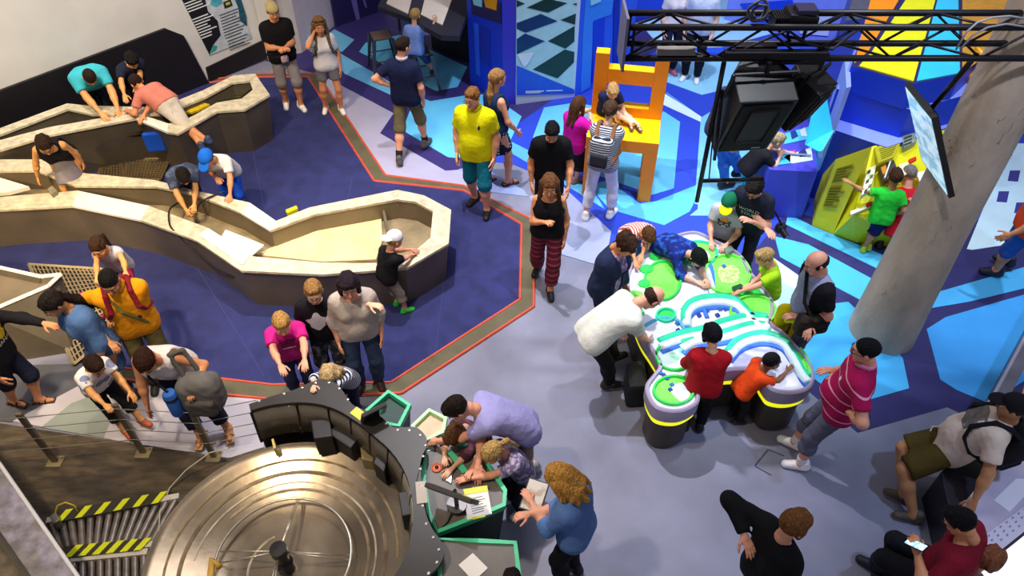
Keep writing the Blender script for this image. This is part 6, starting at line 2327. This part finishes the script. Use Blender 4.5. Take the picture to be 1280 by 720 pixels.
fs = person('woman in a striped top and white trousers with a striped rucksack', (763, 138), 1.70, 12, 'f', lean=5, hp=18, hair='updo', haircol='#4a3222', skin='fair', top=S2('#1d2030', '#c9ccd4', 46), bottom='#e2e0ec', leg='crop', shoecol='#f2f0f2',
            arms=(('p', 755, 155, .98), ('p', 776, 158, 1.0)), feet=((-.15, -.04, 0), (.15, .10, 0)))
# --- behind the loudspeakers
person('adult in blue jeans half hidden behind the big loudspeaker', (925, 100), 1.78, 60, lean=10, hair='short', haircol='#2a2018', skin='fair', top='#3a3c5a', bottom='#3f78c4', leg='long', shoecol='#1a1a20', feet=(('p', 905, 236, 0), ('p', 926, 228, 0)))
person('fair haired child in a black top and turquoise trousers at the card table', (971, 176), 1.22, 62, 'c', lean=38, hp=25, hair='short', haircol='#b8a078', skin='fair', top='#14131a', bottom='#22b8b8', leg='long', shoecol='#dcdce4', arms=(('p', 985, 190, .78), ('p', 975, 196, .80)))
# --- around the light table
fwt = person('man in a dark printed t-shirt with folded arms watching the light table', (943, 235), 1.70, 192, lean=14, hp=42, hair='messy', haircol='#1e1512', skin='rosy', top='#1c2030', bottom='#20222e', glasses='#1a1a1a', shoecol='#222', fat=.96, arms=(('p', 940, 277, 1.17), ('p', 957, 285, 1.10)), curl=(.3, .15))
fr_ = person('boy in a green and yellow cap and a grey raccoon t-shirt at the light table', (911, 254), 1.34, 188, 'c', lean=14, hp=25, hair='short', haircol='#3a281c', skin='rosy', top='#b4b2b8', bottom='#3a3f5a', hat='front', hatcol='#0e6a48', brimcol='#d8ea10', arms=(('p', 909, 305, .74), ('p', 889, 300, .74)), curl=(.4, .4))
person('blond boy in a lime green t-shirt leaning on the right side of the light table', (956, 322), 1.20, -112, 'c', lean=14, hp=32, hair='short', haircol='#b0905a', skin='rosy', top='#a6d81e', bottom='#1a1c28', arms=(('p', 926, 364, .72), ('p', 938, 355, .74)), curl=(.3, .3))
person('child in a red and white striped shirt bending over the left of the table', (810, 294), 1.24, 150, 'c', lean=52, hp=55, hair='short', haircol='#5a3820', skin='tan', top=S2('#b8422e', '#e6d8d2', 34, 0), bottom='#3a6ac0', leg='shorts', arms=(('p', 796, 338, .70), ('p', 797, 346, .70)), sleeve='half')
person('woman in a dark blue jacket with curly pinned up hair', (782, 306), 1.68, 118, 'f', lean=8, hp=38, hair='bun', haircol='#3a2418', skin='tan', top=dict(col='#b69ac0', col2='#6a5a86', pattern='blotch', freq=22, duty=.5), jacket='#1e2744', hem=-.12, bottom='#1c1c28', shoecol='#1a1a20', fat=1.05,
       arms=('down', 'down'))
person('boy in a dark blue patterned shirt lying over the light table', (872, 322), 1.32, 128, 'c', lean=74, hp=55, hair='fringe', haircol='#101612', skin='fair', top=dict(col='#12246e', col2='#2a5ab8', pattern='blotch', freq=14, duty=.55), bottom='#1a1e3a', ph=.74, arms=(('p', 884, 352, .71), ('p', 870, 352, .71)), sleeve='half')
person('man in a white t-shirt and black trousers bending over the light table', (816, 372), 1.74, 62, lean=54, hp=66, hair='balding', haircol='#38241a', skin='rosy', top='#d6d6cc', bottom='#121218', shoecol='#2c2624', solecol='#e8e4e0', fat=1.02,
       arms=('down', ('p', 812, 430, .62)), feet=(('p', 772, 455, 0), ('p', 762, 486, 0)))
person('boy in a red sweater and black trousers seen from behind at the light table', (890, 419), 1.38, -14, 'c', lean=10, hp=22, hy=-15, hair='fringe', haircol='#12101a', skin='fair', top='#a8101e', sleeve='long', hem=-.12, bottom='#101014', shoecol='#1a1a1c', solecol='#e8e4e0',
       arms=(('p', 862, 446, .74), ('p', 872, 436, .76)))
person('toddler in an orange shirt with a dark knitted head at the light table', (964, 452), 1.02, 48, 'c', lean=34, hp=10, hair='buzz', haircol='#141016', skin='brown', top='#dc4410', bottom='#161418', shoecol='#3a3038', arms=(('p', 962, 452, .70), ('p', 984, 464, .70)))
fbd = person('balding man in a grey and black t-shirt with a shoulder bag and yellow bags', (1020, 328), 1.76, -128, lean=5, hp=25, hair='balding', haircol='#2a1c16', skin='rosy', top='#8f93ae', sleevecol='#141218', bottom='#4a4c60', fat=1.03, belly=.03, shoecol='#2a2a2e',
             arms=(('p', 1000, 395, 1.0), ('p', 1010, 404, 1.02)))
# --- right side
person('boy in a bright green t-shirt and navy shorts reaching to the yellow console', (1119, 222), 1.22, -18, 'c', lean=8, hp=10, hair='short', haircol='#4a2e1c', skin='olive', top='#2cd43a', bottom='#161c52', leg='shorts', shoecol='#8fb030', arms=(('p', 1065, 230, .98), ('p', 1118, 268, .62)), hem=-.14, feet=(('p', 1084, 311, .02), ('p', 1078, 314, 0)))
person('grey haired adult in a red top crouching at the yellow console', (1136, 218), 1.66, -25, lean=42, hp=25, hair='buzz', haircol='#8a8078', skin='rosy', top='#c81428', sleeve='half', bottom='#101014', ph=.42, feet=((-.12, .10, 0), (.14, -.30, 0)), shoecol='#1a1a1e', arms=(('p', 1118, 260, .70), ('p', 1150, 255, .74)))
person('man in an orange red t-shirt and blue shorts walking in at the right border', (1322, 212), 1.80, -112, hp=8, hair='short', haircol='#3a281c', skin='tan', top='#e2502a', bottom=dict(col='#1f5cb0', col2='#8a4a7a', pattern='dots', freq=8, duty=.72), leg='shorts', shoecol='#1c1c30', arms=('swing', 'back'), feet=(('p', 1240, 345, 0), ('p', 1256, 332, .03)))
fmg = person('man in a magenta polo shirt with pale stripes and grey cropped trousers', (1082, 438), 1.76, -104, hp=12, lean=-4, hair='buzz', haircol='#111013', skin='rosy', top=S2('#a8104e', '#e8a0b8', 9, 2, .88), collar='#e48aa8', bottom='#5f6074', leg='capri', glasses='#1a1a1a', fat=1.10, belly=.05, shoecol='#f2f0f2', sock='#e8e6ea',
             arms=('hip', ('p', 1042, 462, 1.15)), feet=((-.12, .12, 0), (.10, .20, 0)))
fcp = person('man in a black cap, pale t-shirt and olive shorts leaning back on the bench', (1266, 508), 1.78, -108, lean=-24, hp=6, hair='short', haircol='#1c1412', skin='olive', top='#d8c4b2', bottom='#4a3d14', leg=-.07, hat='front', hatcol='#141216', fat=1.10, belly=.03, shoecol='#5a4e44', solecol='#d8d0c0', ph=.62, loose=.01,
             arms=(('p', 1214, 638, .50), 'down'), feet=(('p', 1138, 650, 0), ('p', 1126, 625, 0)))
fph = person('man in a dark red t-shirt looking at his phone at the lower right', (1200, 652), 1.76, -98, lean=8, hp=38, hair='short', haircol='#0f0c10', skin='tan', top='#7c1024', neck=1, bottom='#15161e', fat=1.12, belly=.04, shoecol='#1a2030', ph=.60, glasses='#1a1a1a',
             arms=(('p', 1147, 693, .98), ('p', 1172, 712, .72)), curl=(.6, .4), feet=(('p', 1092, 712, 0), ('p', 1110, 735, 0)))
person('child with curly brown hair sitting on the bench behind the man with the phone', (1236, 700), 1.10, 20, 'c', lean=12, hp=20, hair='curly', haircol='#8a5236', skin='rosy', top='#b0b8c8', bottom='#3a3f5a', ph=.52, feet=((-.1, .3, .1), (.1, .3, .1)))
person('brown haired person in a black long sleeved top seen from above at the bottom', (994, 655), 1.74, 35, hp=8, hair='fringe', haircol='#7a4c26', skin='rosy', top='#0d0d10', sleeve='long', bottom='#16161c', arms=(('p', 930, 668, 1.3), 'down'), elbow=((-1, -.2, .3), None))
# --- at the grey desk
person('man in a lavender t-shirt and khaki shorts bending over two children at the desk', (572, 510), 1.76, -96, lean=52, hp=55, hair='short', haircol='#1e1612', skin='rosy', top='#9c98cc', bottom='#8a7a68', leg='shorts', shoecol='#9a9490', fat=.88,
       arms=(('p', 545, 552, .90), ('p', 598, 582, .92)), feet=(('p', 664, 590, 0), ('p', 640, 562, 0)), sock='#e6e2e2')
person('child with brown hair and a white collar playing at the grey desk', (570, 543), 1.22, -140, 'c', lean=30, hp=50, hair='messy', haircol='#5a3a20', skin='fair', top=dict(col='#4a2a38', col2='#7a4a5a', pattern='blotch', freq=12, duty=.55), sleeve='half', bottom='#2a2a34', arms=(('p', 560, 592, .86), ('p', 556, 570, .86)))
person('girl in a floral lilac shirt with a fair ponytail at the grey desk', (616, 566), 1.26, -118, 'c', lean=26, hp=40, hair='tail', haircol='#c09a5e', skin='rosy', top=dict(col='#7a6a90', col2='#c4b8d0', pattern='blotch', freq=26, duty=.52), bottom='#2a2a38', arms=(('p', 588, 598, .88), ('p', 590, 586, .88)), hem=-.16)
fbl = person('woman in a light blue shirt with wavy blond hair holding a tablet', (700, 598), 1.66, -70, 'f', lean=8, hp=42, hair='wavy', haircol='#b9853e', skin='rosy', top='#5a7cb8', sleeve='half', hem=-.16, bottom='#16161e', shoecol='#1a1a1e', fat=1.04, arms=(('p', 664, 628, 1.08), ('p', 662, 642, 1.08)), curl=(.6, .6))
person('fair haired girl in a navy and white striped top behind the ring counter', (412, 470), 1.16, -150, 'c', lean=34, hp=30, hair='wavy', haircol='#c8a878', skin='fair', top=S2('#1f2c50', '#e4e2e8', 26, 2), sleeve='half', bottom='#2a3050', arms=(('p', 400, 490, .98), ('p', 392, 482, .98)))
# --- far away behind the truss
person('person in a white top with a coral scarf far behind the truss', (852, -22), 1.68, 150, 'f', hair='long', haircol='#3a281c', top='#e8d8dc', bottom='#1a1c38', vox=.018, shoecol='#c86a8a')
person('person in a pale printed t-shirt far behind the truss', (884, -20), 1.74, 185, hair='short', haircol='#2a1c14', top='#cfd6ea', bottom='#14141c', vox=.018)
person('dark haired child at the bottom border behind the kiosk with the white diamond', (640, 732), 1.25, 0, 'c', lean=10, hp=25, hair='short', haircol='#1c1614', skin='fair', top='#3a4a5a', bottom='#22242e')

# ------------------------------------------------------------------ things people wear or hold, and prints on clothes
wb = thing('waist_bag', 'black waist belt with a small pale pink pouch on the man in the beige cap', 'bag', fbc['body'].location, fbc['body'].rotation_euler[2])
cB = fbc['P'] + V3(0, 0, .02)
strap_tube('belt', [cB + V3(.205 * math.cos(a), .150 * math.sin(a), .0) for a in np.linspace(0, 2 * math.pi, 19)], .014, '#17151a', wb)
bag_blob('', '', '', [rbox(cB + V3(0, .165, -.03), V3(.055, .03, .05), .02)], '#c8a8b0', wb, part='pouch')
sg = MB()
for s_ in (-1, 1):
    sg.tube([ft['X'](V3(s_ * .034 + .026 * math.cos(t), .072 + .012 * math.sin(t), .112 + .018 * math.sin(t))) for t in np.linspace(0, 2 * math.pi, 12, endpoint=False)], .006, 5, closed=True)
    sg.tube([ft['X'](V3(s_ * .058, .068, .112)), ft['X'](V3(s_ * .088, .0, .09)), ft['X'](V3(s_ * .090, -.03, .06))], .0045, 5)
sg.build('sunglasses', mat('#1a1412', rough=.2, noise=0), ft['body'], True)
print_on(fwt, 'shirt', 'WORLD', (.0, .165), .062, '#c9ccd2')
print_on(fwt, 'shirt', 'TOUR', (-.0, .10), .062, '#c9ccd2')
print_on(fk, 'shirt', 'BANANAS', (0, .045), .06, '#e6d8c4', stretch=1.05)
M_YP = mat('#d8b414', rough=.8, noise=.15, nscale=30, name='print')
for cx, cy, r in ((-.05, .22, .055), (.05, .22, .05), (-.06, .13, .05), (.04, .13, .055), (.0, .27, .04)):
    wrap_on(fk, 'shirt', 'print_patch', *blob2d([(cx + r * math.cos(a) * (1 + .15 * math.sin(3 * a)), cy - .17 + r * math.sin(a)) for a in np.linspace(0, 2 * math.pi, 14, endpoint=False)]), (0, .17), M_YP)
M_WP = mat('#d8d6da', rough=.8, noise=.05, name='print')
wrap_on(fg, 'shirt', 'print_patch', *blob2d([(.09 * math.cos(a) * (1 + .22 * math.sin(5 * a)), .10 * math.sin(a) * (1 + .2 * math.cos(4 * a))) for a in np.linspace(0, 2 * math.pi, 26, endpoint=False)]), (-.03, .10), M_WP)
for i in range(4):
    wrap_on(fp, 'shirt', 'print_line', [(-.07 + .01 * (i % 2), -.010), (.0, -.010), (.07 - .012 * i % .03, -.010), (.07 - .012 * i % .03, .010), (0, .010), (-.07 + .01 * (i % 2), .010)], [(0, 1, 4, 5), (1, 2, 3, 4)], (.0, .18 - i * .038), mat('#6a1048' if i < 3 else '#e8c8dc', rough=.8, noise=.4, nscale=60, name='print'))
# emblem on the yellow polo
wrap_on(fy, 'shirt', 'emblem', *blob2d([(-.012, -.03), (.006, -.03), (.012, -.006), (.024, .006), (.01, .018), (.006, .034), (-.006, .026), (-.016, .004)]), (.085, .19), mat('#151c3a', rough=.8, noise=0))
wrap_on(fmg, 'shirt', 'emblem', *blob2d([(-.02, -.02), (.02, -.02), (.022, .02), (-.018, .022)]), (.08, .19), mat('#e6dce4', rough=.8, noise=0))
wrap_on(fm, 'shirt', 'emblem', *blob2d([(.03 * math.cos(a), .024 * math.sin(a)) for a in np.linspace(0, 2 * math.pi, 12, endpoint=False)]), (.07, .02), mat('#3a1c14', rough=.8, noise=.1))
# raccoon on the grey t-shirt
def rac(pts, col, nm='raccoon_print'):
    wrap_on(fr_, 'shirt', nm, *blob2d(pts), (0, .11), mat(col, rough=.8, noise=0, name='print'), lift=.004)
E_ = lambda cx, cy, rx, ry, n=16: [(cx + rx * math.cos(a), cy + ry * math.sin(a)) for a in np.linspace(0, 2 * math.pi, n, endpoint=False)]
rac([(-.075, -.02), (-.05, -.045), (0, -.075), (.05, -.045), (.075, -.02), (.06, .03), (0, .045), (-.06, .03)], '#3c3c42')
for s in (-1, 1):
    wrap_on(fr_, 'shirt', 'raccoon_print', *blob2d(E_(s * .032, -.008, .02, .012)), (0, .11), mat('#e8e8ea', noise=0), .007)
    wrap_on(fr_, 'shirt', 'raccoon_print', *blob2d(E_(s * .032, -.008, .008, .007)), (0, .11), mat('#101014', noise=0), .009)
    wrap_on(fr_, 'shirt', 'raccoon_print', *blob2d(E_(s * .062, .04, .016, .016)), (0, .11), mat('#3c3c42', noise=0), .005)
wrap_on(fr_, 'shirt', 'raccoon_print', *blob2d(E_(0, -.045, .026, .018)), (0, .11), mat('#e8e8ea', noise=0), .007)
wrap_on(fr_, 'shirt', 'raccoon_print', *blob2d(E_(0, -.038, .009, .007)), (0, .11), mat('#101014', noise=0), .009)
wrap_on(fr_, 'shirt', 'orange_cap_print', *blob2d([(-.045, .03), (.045, .03), (.04, .065), (0, .082), (-.04, .065)]), (0, .11), mat('#e07a1a', noise=0), .008)
# NIAMI style lettering on the green cap brim front
def on_cap(f, text, size, col):
    cu = bpy.data.curves.new('lettering', 'FONT')
    cu.body, cu.size, cu.align_x, cu.align_y, cu.extrude = text, size, 'CENTER', 'CENTER', .001
    tmp = bpy.data.objects.new('lettering', cu)
    COL.objects.link(tmp)
    me = bpy.data.meshes.new_from_object(tmp.evaluated_get(bpy.context.evaluated_depsgraph_get()))
    bpy.data.objects.remove(tmp)
    for v in me.vertices:
        x, y, z = v.co
        a = x / .098
        r = .102 - max(0, y) * .35
        p = f['X'](np.array([-math.sin(a) * .92 * r, -.012 + math.cos(a) * 1.12 * r + z, .064 + y]))
        v.co = p
    o = link('lettering', me, mat(col, noise=0, name='print'), f['cap'])
on_cap(fr_, 'MIAMI', .034, '#e8f020')
# black side panel and strap of the balding man, bag and yellow carriers
k = fbd
sb = thing('shoulder_bag', 'dark patterned shoulder bag slung across the balding man in grey', 'bag', k['body'].location, k['body'].rotation_euler[2])
hipL = k['P'] + k['lat'] * -.16 + k['fwd'] * .16 + V3(0, 0, .04)
hipL = k['P'] + V3(-.20, .08, .06)
bag_blob('', '', '', [rbox(hipL, V3(.07, .16, .12), .05)], dict(col='#3a2c22', col2='#17120f', pattern='blotch', freq=14, duty=.5), sb)
strap_tube('strap', [hipL + V3(-.02, .05, .1), k['C'] + V3(-.13, .16, -.05), k['SH'] + V3(.06, .10, .05), k['SH'] + V3(.09, -.04, .05), k['C'] + V3(.0, -.17, 0), hipL + V3(-.02, -.10, .1)], .017, '#1a1614', sb)
g1 = G(985, 392, .62)
yb1 = bag_blob('carrier_bag', 'yellow plastic carrier bag with a dark print, left of the two', 'bag', [rbox(G(984, 400, .70), V3(.13, .07, .20), .06), cap(G(984, 400, .86), k['base'] + k['Rw'] @ k['arm'][1][2], .03, .015)], dict(col='#d8c404', col2='#3a3c10', pattern='blotch', freq=6, duty=.62), group=None)
yb2 = bag_blob('carrier_bag', 'plain yellow plastic carrier bag held beside the printed one', 'bag', [rbox(G(999, 415, .62), V3(.10, .09, .22), .06), cap(G(999, 412, .80), k['base'] + k['Rw'] @ k['arm'][1][2], .03, .015)], dict(col='#e0c808', noise=.15, nscale=10))
# black sleeve panel on the balding man: sleeves are black
# backpack of the woman in stripes
backpack(fs, S2('#20242e', '#c4c6cc', 34), 'small black and white striped rucksack worn by the woman in white trousers', '#2a2a32', size=(.14, .075, .19), low=.10, strapcol='#8a5a3a')
backpack(ft, '#5c5238', 'olive rucksack whose strap shows on the young woman with shorts', size=(.13, .07, .19))
# rucksack and bottle bag of the woman in white
bk = thing('backpack', 'grey rucksack hanging from the arm of the woman in the white top', 'backpack', tuple(G(252, 490, .86)))
bo_ = np.array(G(252, 490, .86))
bag_blob('', '', '', [rbox(V3(0, 0, 0), V3(.19, .13, .20), .10), ell(V3(.03, -.02, .16), V3(.14, .11, .09))], dict(col='#6e6a66', noise=.15, nscale=9), bk)
bag_blob('', '', '', [rbox(V3(.02, -.13, -.06), V3(.13, .04, .10), .035)], '#57534f', bk, part='pocket')
e_ = ff['base'] + ff['Rw'] @ ff['arm'][0][0] - bo_
e2_ = ff['base'] + ff['Rw'] @ ff['arm'][0][1] - bo_
strap_tube('strap', [V3(-.10, .02, .16), e_ + V3(-.02, -.03, .07), e_ + V3(.06, .05, .04), V3(0, .10, .15)], .022, '#5a5652', bk)
bt = thing('bottle_bag', 'bright blue padded bottle bag slung in front of the woman in white', 'bag', tuple(G(217, 503, .86)))
bb0 = np.array(G(217, 503, .86))
b = MB()
b.lathe([(0, -.15), (.055, -.15), (.06, -.13), (.06, .12), (.05, .14), (0, .145)], 20)
b.build('bag', mat('#2f66c0', rough=.6, noise=.08), bt, True, auto=50)
b = MB()
b.lathe([(.061, .06), (.064, .065), (.064, .09), (.061, .095)], 20)
b.build('band', mat('#1c2434', noise=0), bt, True)
sh = ff['base'] + ff['Rw'] @ ff['arm'][1][0] - bb0
nk = ff['base'] + ff['Rw'] @ ff['N0'] - bb0
strap_tube('strap', [V3(0, 0, .13), sh * .5 + nk * .0 + V3(.0, -.05, .12), (sh + nk) / 2 + V3(0, -.03, .06)], .012, '#1c2030', bt)
# crossbody strap of the man in orange
strap_tube('strap', [fm['W'] + V3(-.12, .12, -.1), fm['C'] + V3(.03, .165, -.02), fm['SH'] + V3(.10, .06, .045)], .016, '#5c5a30', fm['body'])
kit('red_dart', 'small dark red flower on a stick held out by the little girl', 'toy', [(98, 366), (102, 364), (103, 373), (99, 374)], 1.18, 1.26, mat('#b01840', noise=0), .01)
# phone
hn = np.array(G(1145, 681, 1.03))
ph_ = thing('phone', 'smartphone with a lit blue screen held by the man in dark red', 'phone', tuple(hn))
RP = rotz(math.radians(35)) @ rotx(-.5)
b = MB()
b.box((0, 0, 0), (.075, .15, .009), Matrix(RP.tolist()))
b.build('case', mat('#141a24', rough=.3, noise=0), ph_, bevel=.003)
b = MB()
b.box(tuple(RP @ V3(0, 0, .0055)), (.066, .135, .002), Matrix(RP.tolist()))
b.build('display', mat('#8fd0f4', rough=.2, col2='#e8f4fc', pattern='blotch', freq=30, duty=.5, noise=0, emit=.9), ph_)
# tablet / tray of the woman in light blue
tb0 = np.array(G(668, 620, 1.06))
tt = thing('tablet', 'pale tablet in a dark case held by the woman in light blue', 'tablet', tuple(tb0))
RT = rotz(math.radians(-20)) @ rotx(.25)
b = MB()
b.box((0, 0, 0), (.17, .25, .014), Matrix(RT.tolist()))
b.build('case', mat('#2a2a30', rough=.4, noise=0), tt, bevel=.004)
b = MB()
b.box(tuple(RT @ V3(0, 0, .008)), (.15, .23, .003), Matrix(RT.tolist()))
b.build('display', mat('#b7aa9c', rough=.2, col2='#d8cfc4', pattern='blotch', freq=12, duty=.5, noise=0), tt)
# backpack of the man in the black cap and his grey shirt pattern
backpack(fcp, '#15141a', 'black rucksack worn by the man in the black cap', size=(.17, .10, .24))
wrap_on(fcp, 'shirt', 'print_patch', *blob2d([(-.13, -.10), (.0, -.11), (.10, -.09), (.11, .02), (.09, .12), (-.02, .13), (-.12, .11), (-.14, .0)]), (.0, .17), mat('#6a625e', rough=.8, col2='#7c746e', pattern='blotch', freq=30, duty=.5, noise=.1, name='print'))
cord = [fcp['P'] + V3(.02, .155, .10), fcp['P'] + V3(.06, .20, .02), fcp['P'] + V3(.02, .20, -.05)]
strap_tube('drawstring', cord, .007, '#e2d8c8', fcp['body'])
# camera at the hip of the man with folded arms
cb = thing('camera', 'black camera hanging at the hip of the man with folded arms', 'camera', tuple(G(976, 285, 1.0)))
b = MB()
b.box((0, 0, 0), (.10, .07, .09), Matrix.Rotation(.4, 3, 'Z'))
b.build('camera_body', M_TBG, cb, bevel=.01)
b = MB()
b.tube([(0, -.02, 0), (.05, -.10, -.05)], .034, 14)
b.build('lens', M_TB, cb, True, auto=40)
sA = fwt['base'] + fwt['Rw'] @ (fwt['SH'] + V3(-.10, .03, .05)) - np.array(G(976, 285, 1.0))
strap_tube('strap', [V3(0, 0, .04), sA * .5 + V3(.03, -.03, 0), sA], .011, '#14161c', cb)
# waist bag of the man with the beige cap, dark bag by the bending man
kit('shoulder_bag', 'black bag standing on the floor beside the bending man in white', 'bag', [(782, 452), (806, 448), (812, 482), (786, 484)], 0, .36, mat('#14151c', rough=.7, noise=.1, bump=.3), .05)
kit('grey_tool', 'small grey scoop lying on the green pad in front of the raccoon boy', 'tool', [(905, 310), (914, 306), (918, 312), (908, 318)], .70, .73, mat('#6a7a70', rough=.4, noise=.1), .006)
kit('dark_slab', 'dark plastic slab on the table edge by the boy in lime green', 'tool', [(915, 358), (926, 354), (930, 358), (918, 364)], .69, .72, mat('#1f4a2e', rough=.4, noise=.05), .004)
kit('water_bottle_box', 'low wooden tray in the far trough under the hands of the man in turquoise', 'tray', [(136, 142), (170, 132), (176, 138), (140, 150)], .56, .66, mat('#4a3a2c', rough=.6, noise=.15), .01)
